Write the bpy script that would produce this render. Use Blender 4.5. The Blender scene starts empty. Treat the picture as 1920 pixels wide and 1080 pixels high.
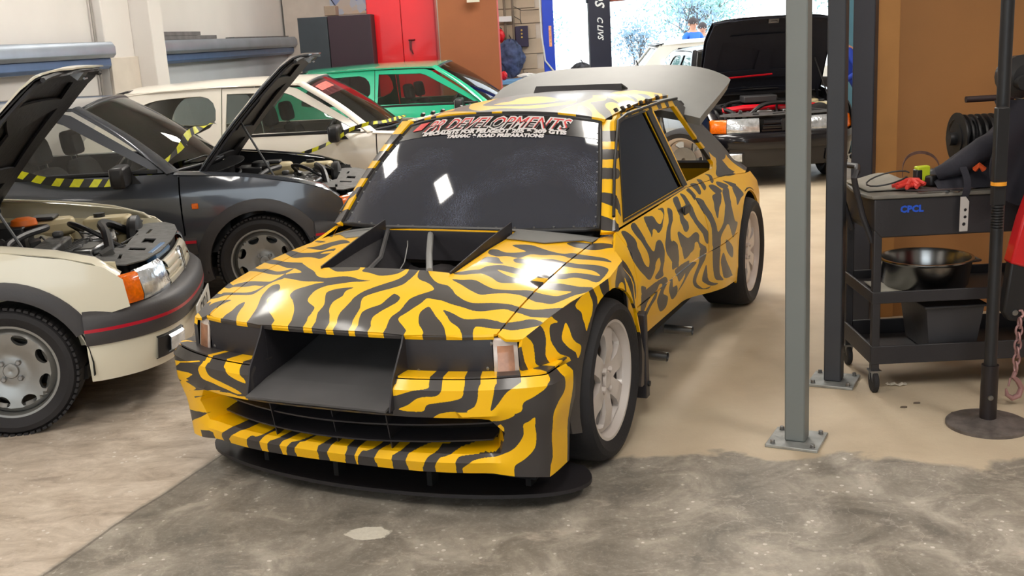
import bpy, bmesh, math, random
import numpy as np
from mathutils import Vector, Matrix
from mathutils.geometry import delaunay_2d_cdt
R = math.radians
SC = bpy.context.scene
COL = SC.collection
random.seed(7)

# ------------------------------------------------------------------ camera
cd = bpy.data.cameras.new('camera'); cam = bpy.data.objects.new('camera', cd); COL.objects.link(cam)
cd.sensor_width = 36.0; cd.lens = 2012.9 * 36.0 / 1920.0; cd.clip_end = 200
_p, _r = R(13.2928), R(-3.2948)
_f = Vector((0, math.cos(_p), -math.sin(_p))); _x = Vector((1, 0, 0)); _u = _x.cross(_f)
_rx = math.cos(_r) * _x + math.sin(_r) * _u; _ux = -math.sin(_r) * _x + math.cos(_r) * _u
_m = Matrix((_rx, _ux, -_f)).transposed().to_4x4(); _m.translation = (0, 0, 1.6057)
cam.matrix_world = _m
SC.camera = cam

# ------------------------------------------------------------------ view, world, lights
SC.view_settings.view_transform = 'Standard'; SC.view_settings.look = 'None'
SC.view_settings.exposure = 0.30; SC.view_settings.gamma = 1.0; SC.view_settings.use_curve_mapping = False
SC.cycles.use_denoising = True
SC.cycles.max_bounces = 8; SC.cycles.transparent_max_bounces = 24
SC.cycles.sample_clamp_indirect = 6.0
SC.cycles.caustics_reflective = False; SC.cycles.caustics_refractive = False
w = bpy.data.worlds.new('world'); SC.world = w; w.use_nodes = True
w.node_tree.nodes['Background'].inputs[0].default_value = (0.86, 0.95, 1.0, 1)
w.node_tree.nodes['Background'].inputs[1].default_value = 2.6
LIGHT_POWER = 26.0      # strength of each ceiling luminaire's diffuser
# luminaires hung under the roof, those labelled fill added unseen: (x, y, z, length x, length y)
LUMINAIRES = [(-2.8, 1.6, 3.9, .45, 1.6), (0.2, 0.9, 3.9, .45, 1.6), (3.0, 1.6, 3.9, .45, 1.6),
              (-2.09, 5.2, 3.9, .30, .55), (0.92, 5.45, 3.9, .42, .55), (4.4, 7.6, 3.9, .35, 1.2),
              (-3.2, 8.2, 3.9, .35, 1.8), (0.85, 8.9, 3.9, .65, 1.3), (0.0, 10.6, 3.9, .65, 1.4), (1.1, 10.9, 3.9, .65, 1.4), (-1.6, 13.4, 3.9, .35, 1.5), (2.4, 14.0, 3.9, .35, 1.5)]
LAMP_AT = ['as added fill over the left foreground floor', 'as added fill over the front of the striped car', 'as added fill over the foreground right of the striped car', 'small one above the grey hatchback front', 'small one above the striped car cabin',
           'as added fill beyond the plywood partition on the right', 'as added fill above the far left wall rail', 'nearer one between the striped and black cars', 'left one behind the striped car', 'right one in front of the black car', 'above the red cabinet', 'nearest to the vehicle doorway']

# ------------------------------------------------------------------ materials
MATS = {}
def lin(c):
    return tuple((v / 12.92 if v <= .04045 else ((v + .055) / 1.055) ** 2.4) for v in [q / 255 for q in c])
def mat(name, rgb, rough=.5, metal=0., coat=0., emit=0., bump=0., bscale=40., vary=0., vscale=6., spec=.5, trans=0.):
    """procedural principled material: colour varied by noise, fine bump from a second noise"""
    if name in MATS: return MATS[name]
    m = bpy.data.materials.new(name); m.use_nodes = True; MATS[name] = m
    nt = m.node_tree; b = nt.nodes['Principled BSDF']; c = lin(rgb)
    b.inputs['Base Color'].default_value = (*c, 1); b.inputs['Roughness'].default_value = rough
    b.inputs['Metallic'].default_value = metal; b.inputs['Coat Weight'].default_value = coat
    b.inputs['Coat Roughness'].default_value = .06; b.inputs['Specular IOR Level'].default_value = spec
    b.inputs['Transmission Weight'].default_value = trans
    if emit: b.inputs['Emission Color'].default_value = (*c, 1); b.inputs['Emission Strength'].default_value = emit
    tc = nt.nodes.new('ShaderNodeTexCoord')
    if vary:
        n = nt.nodes.new('ShaderNodeTexNoise'); n.inputs['Scale'].default_value = vscale; n.inputs['Detail'].default_value = 5
        nt.links.new(tc.outputs['Object'], n.inputs['Vector'])
        rp = nt.nodes.new('ShaderNodeValToRGB'); rp.color_ramp.elements[0].position = .3; rp.color_ramp.elements[1].position = .7
        rp.color_ramp.elements[0].color = (*[v * (1 - vary) for v in c], 1)
        rp.color_ramp.elements[1].color = (*[min(1, v * (1 + vary)) for v in c], 1)
        nt.links.new(n.outputs['Fac'], rp.inputs[0]); nt.links.new(rp.outputs[0], b.inputs['Base Color'])
    if bump:
        n = nt.nodes.new('ShaderNodeTexNoise'); n.inputs['Scale'].default_value = bscale; n.inputs['Detail'].default_value = 4
        nt.links.new(tc.outputs['Object'], n.inputs['Vector'])
        bp = nt.nodes.new('ShaderNodeBump'); bp.inputs['Strength'].default_value = bump; bp.inputs['Distance'].default_value = .01
        nt.links.new(n.outputs['Fac'], bp.inputs['Height']); nt.links.new(bp.outputs[0], b.inputs['Normal'])
    return m
def glass(name, tint, fac=.08, rough=.02):
    """clear or smoked pane: tinted see-through mixed with a mirror by fresnel"""
    if name in MATS: return MATS[name]
    m = bpy.data.materials.new(name); m.use_nodes = True; MATS[name] = m; nt = m.node_tree; nt.nodes.clear()
    o = nt.nodes.new('ShaderNodeOutputMaterial'); mx = nt.nodes.new('ShaderNodeMixShader')
    t = nt.nodes.new('ShaderNodeBsdfTransparent'); g = nt.nodes.new('ShaderNodeBsdfGlossy'); fr = nt.nodes.new('ShaderNodeFresnel')
    fr.inputs['IOR'].default_value = 1.5; g.inputs['Roughness'].default_value = rough
    t.inputs['Color'].default_value = (*tint, 1)
    if fac < 0: g.inputs['Color'].default_value = (.45, .5, .62, 1)
    ad = nt.nodes.new('ShaderNodeMath'); ad.operation = 'ADD'; ad.inputs[1].default_value = fac; ad.use_clamp = True
    nt.links.new(fr.outputs[0], ad.inputs[0]); nt.links.new(ad.outputs[0], mx.inputs[0])
    nt.links.new(t.outputs[0], mx.inputs[1]); nt.links.new(g.outputs[0], mx.inputs[2]); nt.links.new(mx.outputs[0], o.inputs[0])
    return m
BLK = mat('black_plastic', (30, 29, 31), .45, bump=.1)
RUB = mat('tyre_rubber', (34, 32, 34), .75, bump=.15, bscale=90, vary=.15)
DRK = mat('dark_void', (10, 10, 11), .8, vary=.2)
TRIM = mat('grey_trim_plastic', (62, 60, 62), .5, bump=.08, bscale=120)
CHR = mat('chrome', (220, 222, 225), .12, 1., vary=.05)
STEEL = mat('brushed_steel', (150, 150, 150), .35, 1., vary=.15)
ALU = mat('cast_alloy', (150, 150, 148), .38, .85, vary=.08)
FAB = mat('seat_fabric', (42, 42, 45), .9, bump=.2, bscale=150)
RED = mat('red_strip', (185, 20, 45), .35, coat=.3, vary=.05)
AMB = mat('amber_lens', (240, 110, 10), .15, coat=.6, vary=.2, vscale=60, bump=.2, bscale=60)
LENS = mat('lamp_lens', (205, 212, 220), .12, .6, coat=1., vary=.3, vscale=25, bump=.25, bscale=50)
GLS = glass('clear_glass', (.93, .94, .93), .03)
GLD = glass('tinted_glass', (.80, .82, .80), .03)
SMK = glass('smoked_perspex', (.16, .17, .20), -.03, .03)

# ------------------------------------------------------------------ object helpers
def link(o, parent=None):
    COL.objects.link(o)
    if parent is not None: o.parent = parent
    return o
def tag(o, label=None, cat=None, group=None, kind=None):
    for k, v in (('label', label), ('category', cat), ('group', group), ('kind', kind)):
        if v: o[k] = v
    return o
def empty(name, loc=(0, 0, 0), rz=0., label=None, cat=None, group=None):
    o = bpy.data.objects.new(name, None); o.empty_display_size = .1; o.location = loc; o.rotation_euler = (0, 0, rz)
    COL.objects.link(o); return tag(o, label, cat, group)
def copy_tree(o, parent=None):
    c = o.copy(); COL.objects.link(c); c.parent = parent
    for ch in list(o.children): copy_tree(ch, c)
    return c

class MB:
    """collects shapes and links them as ONE mesh object"""
    def __init__(s): s.v = []; s.f = []; s.mi = []; s.uv = {}
    def add(s, vs, fs, mi=0):
        k = len(s.v); s.v += [tuple(v) for v in vs]; s.f += [tuple(i + k for i in f) for f in fs]; s.mi += [mi] * len(fs); return s
    def box(s, c, d, rot=None, mi=0, taper=1.):
        x, y, z = d[0] / 2, d[1] / 2, d[2] / 2
        vs = [Vector((a * x * (taper if e > 0 else 1), b * y * (taper if e > 0 else 1), e * z)) for e in (-1, 1) for b in (-1, 1) for a in (-1, 1)]
        if rot is not None:
            mm = rot if isinstance(rot, Matrix) else Matrix.Rotation(rot, 3, 'Z'); vs = [mm @ v for v in vs]
        vs = [v + Vector(c) for v in vs]
        return s.add(vs, [(0, 2, 3, 1), (4, 5, 7, 6), (0, 1, 5, 4), (2, 6, 7, 3), (0, 4, 6, 2), (1, 3, 7, 5)], mi)
    def tube(s, pts, r, seg=10, mi=0, caps=True, closed=False):
        pts = [Vector(p) for p in pts]; n = len(pts); vs = []; fs = []; up = None
        rr = r if isinstance(r, (list, tuple)) else [r] * n
        for i, p in enumerate(pts):
            a = pts[(i - 1) % n] if (i or closed) else pts[0]; b = pts[(i + 1) % n] if (i < n - 1 or closed) else pts[-1]
            t = (b - a).normalized()
            if up is None: up = Vector((0, 0, 1)) if abs(t.z) < .9 else Vector((1, 0, 0))
            sd = t.cross(up).normalized(); up = sd.cross(t).normalized()
            for k in range(seg):
                an = 2 * math.pi * k / seg; vs.append(p + (sd * math.cos(an) + up * math.sin(an)) * rr[i])
        for i in range(n if closed else n - 1):
            j = (i + 1) % n
            for k in range(seg):
                l = (k + 1) % seg; fs.append((i * seg + k, i * seg + l, j * seg + l, j * seg + k))
        if caps and not closed:
            fs.append(tuple(range(seg - 1, -1, -1))); fs.append(tuple((n - 1) * seg + k for k in range(seg)))
        return s.add(vs, fs, mi)
    def lathe(s, prof, axis='X', seg=48, c=(0, 0, 0), mi=0, close=False, sx=1.):
        """prof: list of (along axis, radius)"""
        vs = []; fs = []; n = len(prof); C = Vector(c)
        for a, r in prof:
            for k in range(seg):
                t = 2 * math.pi * k / seg; q = (math.cos(t) * r, math.sin(t) * r)
                vs.append(C + Vector({'X': (a * sx, q[0], q[1]), 'Y': (q[0], a, q[1]), 'Z': (q[0], q[1], a)}[axis]))
        rows = n if close else n - 1
        for i in range(rows):
            j = (i + 1) % n
            for k in range(seg):
                l = (k + 1) % seg; fs.append((i * seg + k, i * seg + l, j * seg + l, j * seg + k))
        if not close:
            if prof[0][1] > 1e-4: fs.append(tuple(range(seg)))
            if prof[-1][1] > 1e-4: fs.append(tuple((n - 1) * seg + k for k in range(seg - 1, -1, -1)))
        return s.add(vs, fs, mi)
    def prism(s, poly, fn, d, mi=0):
        """poly: 2D outline; fn(u, v, w) -> point; extruded over w in (0, d)"""
        n = len(poly); vs = [fn(u, v, 0) for u, v in poly] + [fn(u, v, d) for u, v in poly]
        fs = [tuple(range(n)), tuple(range(2 * n - 1, n - 1, -1))] + [(i, i + n, (i + 1) % n + n, (i + 1) % n) for i in range(n)]
        return s.add(vs, fs, mi)
    def grid(s, fn, nu, nv, mi=0, thick=0.):
        P = [[Vector(fn(i / nu, j / nv)) for j in range(nv + 1)] for i in range(nu + 1)]
        vs = [p for r_ in P for p in r_]; w_ = nv + 1
        fs = [(i * w_ + j, (i + 1) * w_ + j, (i + 1) * w_ + j + 1, i * w_ + j + 1) for i in range(nu) for j in range(nv)]
        if thick: vs, fs = shell(vs, fs, thick)
        return s.add(vs, fs, mi)
    def build(s, name, m, parent=None, smooth=35, bevel=0., uvf=None):
        me = bpy.data.meshes.new(name); me.from_pydata([tuple(v) for v in s.v], [], s.f)
        for q in (m if isinstance(m, (list, tuple)) else [m]): me.materials.append(q)
        me.polygons.foreach_set('material_index', s.mi)
        bm = bmesh.new(); bm.from_mesh(me); bmesh.ops.recalc_face_normals(bm, faces=bm.faces); bm.to_mesh(me); bm.free()
        if smooth:
            me.polygons.foreach_set('use_smooth', [True] * len(me.polygons)); me.set_sharp_from_angle(angle=R(smooth))
        if uvf: set_uv(me, uvf)
        me.update(); o = bpy.data.objects.new(name, me)
        if bevel:
            b = o.modifiers.new('bevel', 'BEVEL'); b.width = bevel; b.segments = 2; b.limit_method = 'ANGLE'; b.angle_limit = R(40); b.harden_normals = False
        return link(o, parent)
def set_uv(me, uvf):
    """uvf(x, y, z, normal) -> (u, v), evaluated per face so that a panel can switch region face by face"""
    uv = me.uv_layers.new(name='wrap')
    for p in me.polygons:
        g = uvf.region(p.center, p.normal)
        for li in p.loop_indices:
            uv.data[li].uv = uvf.uv(g, me.vertices[me.loops[li].vertex_index].co)
def shell(vs, fs, t):
    """gives a sheet a thickness t against its normals, with a rim"""
    n = len(vs); N = [Vector() for _ in vs]; vs = [Vector(v) for v in vs]
    for f in fs:
        a = (vs[f[1]] - vs[f[0]]).cross(vs[f[2]] - vs[f[0]])
        if len(f) > 3: a += (vs[f[2]] - vs[f[0]]).cross(vs[f[3]] - vs[f[0]])
        for i in f: N[i] += a
    out = vs + [v - (q.normalized() * t) for v, q in zip(vs, N)]
    ed = {}
    for f in fs:
        for a, b in zip(f, f[1:] + f[:1]): ed[(a, b)] = 1
    F = list(fs) + [tuple(i + n for i in reversed(f)) for f in fs]
    for (a, b) in ed:
        if (b, a) not in ed: F.append((b, a, a + n, b + n))
    return out, F
def resample(poly, step):
    o = []; n = len(poly)
    for i in range(n):
        a, b = np.array(poly[i], float), np.array(poly[(i + 1) % n], float); k = max(1, int(round(np.linalg.norm(b - a) / step)))
        for j in range(k): o.append(tuple(a + (b - a) * j / k))
    return o
def inside(P, poly):
    P = np.asarray(P, float); q = np.asarray(poly, float); x, y = P[:, 0], P[:, 1]; r_ = np.zeros(len(P), bool)
    for (x0, y0), (x1, y1) in zip(q, np.roll(q, -1, 0)):
        if y0 == y1: continue
        c = ((y0 > y) != (y1 > y)) & (x < (x1 - x0) * (y - y0) / (y1 - y0) + x0); r_ ^= c
    return r_
def smooth_poly(poly, it=2):
    p = np.asarray(poly, float)
    for _ in range(it): 
        q = np.roll(p, -1, 0); p = np.stack([p * .75 + q * .25, p * .25 + q * .75], 1).reshape(-1, 2)
    return [tuple(a) for a in p]
def curve_poly(poly, n=4):
    """closed Catmull-Rom curve through every point"""
    p = np.asarray(poly, float); o = []
    for i in range(len(p)):
        a, b, c, d = p[i - 1], p[i], p[(i + 1) % len(p)], p[(i + 2) % len(p)]
        for t in [k / n for k in range(n)]: o.append(tuple(.5 * ((2 * b) + (c - a) * t + (2 * a - 5 * b + 4 * c - d) * t * t + (3 * b - a - 3 * c + d) * t ** 3)))
    return o
def arc(cx, cy, r, a0, a1, n=16, ry=None):
    return [(cx + r * math.cos(R(a0 + (a1 - a0) * i / n)), cy + (ry or r) * math.sin(R(a0 + (a1 - a0) * i / n))) for i in range(n + 1)]
def sheet(mb, outline, holes, fn, step=.05, thick=.012, flip=False, mi=0, lined=False):
    """fills a 2D outline with holes by triangles and maps it to a curved 3D sheet through fn(u, v)"""
    rings = [resample(outline, step)] + [resample(h, step * .7) for h in holes]
    V = []; E = []
    for r_ in rings:
        k = len(V); V += r_; E += [(k + i, k + (i + 1) % len(r_)) for i in range(len(r_))]
    A = np.array(outline, float); g = np.mgrid[A[:, 0].min():A[:, 0].max():step, A[:, 1].min():A[:, 1].max():step].reshape(2, -1).T + step * .37
    ok = inside(g, outline)
    for h in holes: ok &= ~inside(g, h)
    B = np.array(V); g = g[ok]
    if len(g):
        d = np.min(np.linalg.norm(g[:, None] - B[None], axis=2), 1); g = g[d > step * .45]
    allv = [Vector(p) for p in V] + [Vector(p) for p in g]
    vs, _, fs, *_r = delaunay_2d_cdt(allv, E, [], 0, 1e-6)
    c = np.array([[sum(vs[i].x for i in f) / 3, sum(vs[i].y for i in f) / 3] for f in fs]); ok = inside(c, outline)
    for h in holes: ok &= ~inside(c, h)
    fs = [tuple(f) if not flip else tuple(reversed(f)) for f, k in zip(fs, ok) if k]
    v3 = [Vector(fn(v.x, v.y)) for v in vs]
    nf = len(fs)
    if thick: v3, fs = shell(v3, fs, thick)
    mb.add(v3, fs, mi)
    if lined: k = len(mb.mi) - len(fs); mb.mi[k + nf:k + 2 * nf] = [1] * nf   # inner skin in the second material
    return mb
def ip(x, xs, ys): return float(np.interp(x, xs, ys))
def sst(a, b, x):
    t = min(1, max(0, (x - a) / (b - a))); return t * t * (3 - 2 * t)
def text_obj(body, size, fn, m, parent=None, name='lettering', shear=0., bold=0., depth=.0006, spacing=1., width=None, clip=None):
    """lettering as thin raised geometry; fn(u, v, w) maps the flat text onto its surface"""
    cu = bpy.data.curves.new('t', 'FONT'); cu.body = body; cu.size = size; cu.shear = shear; cu.offset = bold; cu.align_x = 'CENTER'; cu.align_y = 'CENTER'
    cu.space_character = spacing; cu.resolution_u = 2
    t = bpy.data.objects.new('t', cu); COL.objects.link(t); dg = bpy.context.evaluated_depsgraph_get(); dg.update()
    me = bpy.data.meshes.new_from_object(t.evaluated_get(dg)); bpy.data.objects.remove(t); bpy.data.curves.remove(cu)
    if clip is not None:   # keep only the lower part of every letter
        bm = bmesh.new(); bm.from_mesh(me); bmesh.ops.bisect_plane(bm, geom=bm.verts[:] + bm.edges[:] + bm.faces[:], plane_co=(0, clip, 0), plane_no=(0, 1, 0), clear_outer=True); bm.to_mesh(me); bm.free()
    k_ = 1.
    if width: xs = [v.co.x for v in me.vertices]; k_ = width / (max(xs) - min(xs))
    vs = [Vector((v.co.x * k_, v.co.y, 0)) for v in me.vertices]; fs = [tuple(p.vertices) for p in me.polygons]; bpy.data.meshes.remove(me)
    mb = MB(); n = len(vs); ed = set()
    for f in fs:
        for a, b in zip(f, f[1:] + f[:1]): ed.add((a, b))
    F = fs + [(b, a, a + n, b + n) for a, b in ed if (b, a) not in ed]
    mb.add([fn(v.x, v.y, depth) for v in vs] + [fn(v.x, v.y, 0) for v in vs], F)
    return mb.build(name, m, parent, smooth=0)
def loft(mb, plan, prof, s0=-1e9, s1=1e9, n=None, mi=0, thick=0., close=False, step=.03):
    """sweeps profile [(offset outwards, z)] along the front plan curve between arc lengths s0 and s1"""
    S0, S1 = max(s0, plan.lo), min(s1, plan.hi); n = n or max(2, int((S1 - S0) / step)); m_ = len(prof)
    vs = []
    for i in range(n + 1):
        s = S0 + (S1 - S0) * i / n; p, nn = plan(s)
        for off, z in prof: vs.append((p[0] + nn[0] * off, p[1] + nn[1] * off, z))
    fs = [(i * m_ + j, (i + 1) * m_ + j, (i + 1) * m_ + (j + 1) % m_, i * m_ + (j + 1) % m_) for i in range(n) for j in range(m_ if close else m_ - 1)]
    if close: fs += [tuple(range(m_)), tuple(n * m_ + j for j in range(m_ - 1, -1, -1))]
    if thick: vs, fs = shell(vs, fs, thick)
    return mb.add(vs, fs, mi)
class Plan:
    """symmetric plan curve given by its x >= 0 half, parametrised by signed arc length (sign of x)"""
    def __init__(s, half, it=2):
        h = np.array(half, float)
        from_ = h[::-1].copy(); from_[:, 0] *= -1; p = np.vstack([from_[:-1], h]) if h[0, 0] == 0 else h
        for _ in range(it):
            q = np.vstack([p[:1], np.stack([p[:-1] * .75 + p[1:] * .25, p[:-1] * .25 + p[1:] * .75], 1).reshape(-1, 2), p[-1:]]); p = q
        d = np.r_[0, np.cumsum(np.linalg.norm(np.diff(p, axis=0), axis=1))]; s.S = d - d[-1] / 2; s.p = p; s.lo, s.hi = s.S[0], s.S[-1]
    def __call__(s, t):
        a = np.array([np.interp(t, s.S, s.p[:, 0]), np.interp(t, s.S, s.p[:, 1])])
        e = .012; b0 = [np.interp(max(s.lo, t - e), s.S, s.p[:, k]) for k in (0, 1)]; b1 = [np.interp(min(s.hi, t + e), s.S, s.p[:, k]) for k in (0, 1)]
        d = np.array(b1) - np.array(b0); d /= np.linalg.norm(d); return a, np.array([-d[1], d[0]])
    def at_x(s, x): return float(np.interp(x, s.p[:, 0], s.S))
# ------------------------------------------------------------------ surfaces of the striped car (its own coordinates: x right, y forward from the front axle, z up)
def h_c(y): return ip(y, [-.6, -.3, 0, .3, .45, .60, .68, .71], [.845, .832, .812, .778, .745, .70, .668, .645])
def h_top(x, y): return h_c(y) - .092 * (abs(x) / .75) ** 2.4
def h_crease(y): return ip(y, [-.45, -.33, -.2, 0, .1, .26, .40, .5, .60, .66], [.655, .672, .765, .782, .772, .748, .72, .70, .675, .655])
def h_low(y): return ip(y, [-.5, .25, .34, .40, .46, .52, .585, .64], [.785, .785, .780, .765, .745, .72, .685, .655])
def h_fender(y, z):
    c = h_crease(y); return c + (h_low(y) - c) * sst(h_top(c, y) - .005, h_top(c, y) - .12, z)
def h_side(y, z):
    b = ip(z, [.12, .25, .33, .45, .60, .72, .80, 1.22, 1.27], [.66, .685, .73, .752, .758, .735, .672, .535, .50])
    f = sst(-1.25, -1.85, y)
    hz = ip(z, [.15, .30, .58, .66, .76, .81, .83], [.78, .80, .80, .785, .72, .672, 0])
    b = b + f * max(0, hz - b)
    return b - .10 * max(0, (-2.35 - y) / .6) ** 2 * (.6 if z < .8 else 1)
FRONT = Plan([(0, .700), (.30, .690), (.50, .655), (.60, .622), (.67, .588), (.715, .53), (.745, .46), (.765, .40)])
BUMP = Plan([(0, .80), (.30, .790), (.50, .752), (.61, .712), (.66, .690), (.755, .640), (.785, .612), (.792, .590), (.795, .53), (.795, .42)], 1)
def h_boff(s, z):
    k = sst(.56, .72, abs(s)); base = ip(z, [.165, .185, .228, .244, .35, .385, .40, .50, .512, .522], [-.070, -.060, -.045, -.075, -.05, -.03, 0, 0, -.006, -.03])
    end = ip(z, [.10, .14, .30, .40, .50, .512, .522], [-.05, -.04, -.03, -.004, 0, -.006, -.03])
    return base * (1 - k) + end * k
def h_bump(s, z):
    p, n = BUMP(s); o = h_boff(s, z); return (p[0] + n[0] * o, p[1] + n[1] * o, z)
# ------------------------------------------------------------------ small hatchback builder
STOCK = dict(wb=(.655, -.50, .885), wt=(.53, -1.06, 1.29), bb=.15, tb=.06, yB=-1.76, yr=-2.60, zr=1.275, crown=.05, belt=.885, beltr=.90,
             tail=(.60, -2.98, .86), sill=.20, wr=.29, hub=.29, arch=.345, win_top=1.255, yd0=-.47)
def s_side(y, z):
    b = ip(z, [.15, .25, .45, .62, .78, .885, 1.29, 1.34], [.70, .735, .76, .765, .752, .712, .55, .50])
    b -= .075 * max(0, (y - .12) / .5) ** 2 + .10 * max(0, (-2.3 - y) / .7) ** 2
    return b
S_UP = Plan([(0, .672), (.34, .655), (.50, .625), (.60, .585), (.68, .53), (.72, .46)])
S_BP = Plan([(0, .735), (.30, .722), (.50, .68), (.63, .60), (.71, .50), (.755, .40), (.765, .34)])
def s_hood(x, y): return ip(y, [-.6, -.4, 0, .3, .5, .62, .68], [.895, .885, .845, .79, .74, .695, .66]) + .012 - .05 * (abs(x) / .7) ** 2.5

def side_fn(sf, s): return lambda y, z: (s * sf(y, z), y, z)
def both(build):
    for s in (1, -1): build(s)
def part_sheet(name, outline, holes, fn, m, root, step=.05, thick=.012, s=1, uvf=None, smooth=40):
    mb = MB()
    if uvf is None: sheet(mb, outline, holes, fn, step, thick, flip=(s < 0)); return mb.build(name, m, root, smooth=smooth)
    a, b = outline[0], outline[1]; P0 = Vector(fn(*np.mean(outline, 0))); sg = [Vector(fn(*(np.mean(outline, 0) + np.array(d)))) - P0 for d in ((.01, 0), (0, .01))]
    nn = sg[0].cross(sg[1]) * (1 if s > 0 else -1); out = Vector((P0.x, max(0, P0.y), 1.2 * abs(P0.z) if name in ('bonnet', 'fender_top') else 0))
    if name == 'front_bumper': out = Vector((0, 1, 0))
    sheet(mb, outline, holes, fn, step, thick if nn.dot(out) > 0 else -thick, flip=(s < 0), lined=True); return mb.build(name, [m, DRK], root, smooth=smooth, uvf=uvf)

def wheel(root, x, y, z, s, Rt, Rr, wd, style, rim, name='wheel', steer=0.):
    """rim (part) with tyre and nuts as sub-parts; s = +1 for the right-hand side"""
    mb = MB()
    if style == 'slots':       # dished alloy with eight round-ended slots near the rim
        holes = []
        for k in range(8):
            a = 22.5 + 45 * k; h = []
            for da, r in ((-12, .138), (-14, .150), (-11, .166), (0, .171), (11, .166), (14, .150), (12, .138), (5, .124), (-5, .124)): h.append((r * math.cos(R(a + da)), r * math.sin(R(a + da))))
            holes.append(smooth_poly(h, 1))
        dep = lambda r: ip(r, [0, .05, .07, .12, .17, .185, .19], [-.026, -.026, -.03, -.018, -.012, -.03, -.034])
        r0 = .19
    else:                      # six broad spokes
        holes = []
        r0 = Rr * .90
        for k in range(6):
            a = 60 * k + (8 if style == 'six' else 0); h = []
            for da, r in ((-4, .36), (-13, .62), (-17, .82), (-14, .93), (0, .965), (14, .93), (17, .82), (13, .62), (4, .36)): h.append((r * r0 * math.cos(R(a + da)), r * r0 * math.sin(R(a + da))))
            holes.append(smooth_poly(h, 1))
        dep = lambda r: ip(r / r0, [0, .20, .34, .6, .9, 1.0], [-.030, -.030, -.022, -.012, -.02, -.035])
    fn = lambda u, v: (s * dep(math.hypot(u, v)), u, v)
    sheet(mb, arc(0, 0, r0, 0, 360, 64)[:-1], holes, fn, .016, .022, flip=(s < 0))
    q = [(-.004, Rr + .006), (0, Rr + .004), (-.001, Rr - .006), (-.014, Rr - .012), (-.03, r0 + .002), (-wd * .5, r0 - .005), (-wd + .02, Rr - .012), (-wd, Rr + .004), (-wd * .6, Rr - .02), (-.03, Rr - .004)]
    mb.lathe(q, 'X', 64, close=True, sx=s)
    o = mb.build(name, rim, root, smooth=30); o.location = (x, y, z); o.rotation_euler = (0, 0, steer)
    c_ = MB(); c_.lathe([(-.028, .034), (-.020, .034), (-.016, .030), (-.015, .012), (-.018, 0)], 'X', 28, sx=s); c_.build('centre_cap', rim, o, smooth=30)
    t = MB(); b = .006; seg = 96
    prof = [(-.006, Rr - .002), (.006, Rr + .012), (.014 + b, (Rr + Rt) / 2), (.008 + b, Rt - .022), (-.012, Rt - .006), (-.03, Rt - .001), (-wd / 2, Rt), (-wd + .02, Rt - .002), (-wd - .008, Rt - .03), (-wd - .014, (Rr + Rt) / 2), (-wd, Rr)]
    t.lathe(prof, 'X', seg, close=True, sx=s)
    if style == 'slots':       # shoulder tread blocks
        nb = 64
        for k in range(nb):
            a = 2 * math.pi * k / nb; mt = Matrix.Rotation(a, 3, 'X')
            t.box(mt @ Vector((s * -.012, 0, Rt - .0055)), (.05, .019, .011), rot=mt)
    tb = t.build('tyre', RUB, o, smooth=25)
    n = MB()
    for k in range(4):
        a = R(45 + 90 * k + (10 if style == 'six' else 0)); n = MB(); n.lathe([(-.03, .013), (-.016, .013), (-.012, .009)], 'X', 6, c=(0, .05 * math.cos(a), .05 * math.sin(a)), sx=s); n.build('wheel_nut', rim if style == 'six' else STEEL, o, smooth=0)
    d = MB(); d.lathe([(-.09, .02), (-.09, .125), (-.10, .125), (-.10, .02)], 'X', 32, sx=s, close=True); d.build('brake_disc', STEEL, o)
    return o

def seat(root, x, y, z=.28):
    b = MB()
    prof = [(-.24, 0), (.24, 0), (.26, .06), (.2, .12), (-.2, .12), (-.26, .06)]
    b.prism(prof, lambda u, v, w_: (x + u, y + .25 - w_, z + v), .48)
    b.prism([(-.23, 0), (.23, 0), (.25, .3), (.2, .5), (.12, .54), (-.12, .54), (-.2, .5), (-.25, .3)], lambda u, v, w_: (x + u, y - .22 - v * .32 + w_, z + .12 + v), .11)
    o = b.build('seat', FAB, root, bevel=.025)
    h = MB(); h.prism([(-.12, 0), (.12, 0), (.135, .07), (.11, .17), (-.11, .17), (-.135, .07)], lambda u, v, w_: (x + u, y - .405 - v * .15 + w_, z + .69 + v), .09); h.build('headrest', FAB, o, bevel=.03)
    for k in (-.05, .05):
        p = MB(); p.tube([(x + k, y - .36, z + .62), (x + k, y - .37, z + .70)], .006); p.build('headrest_post', CHR, o)

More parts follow.
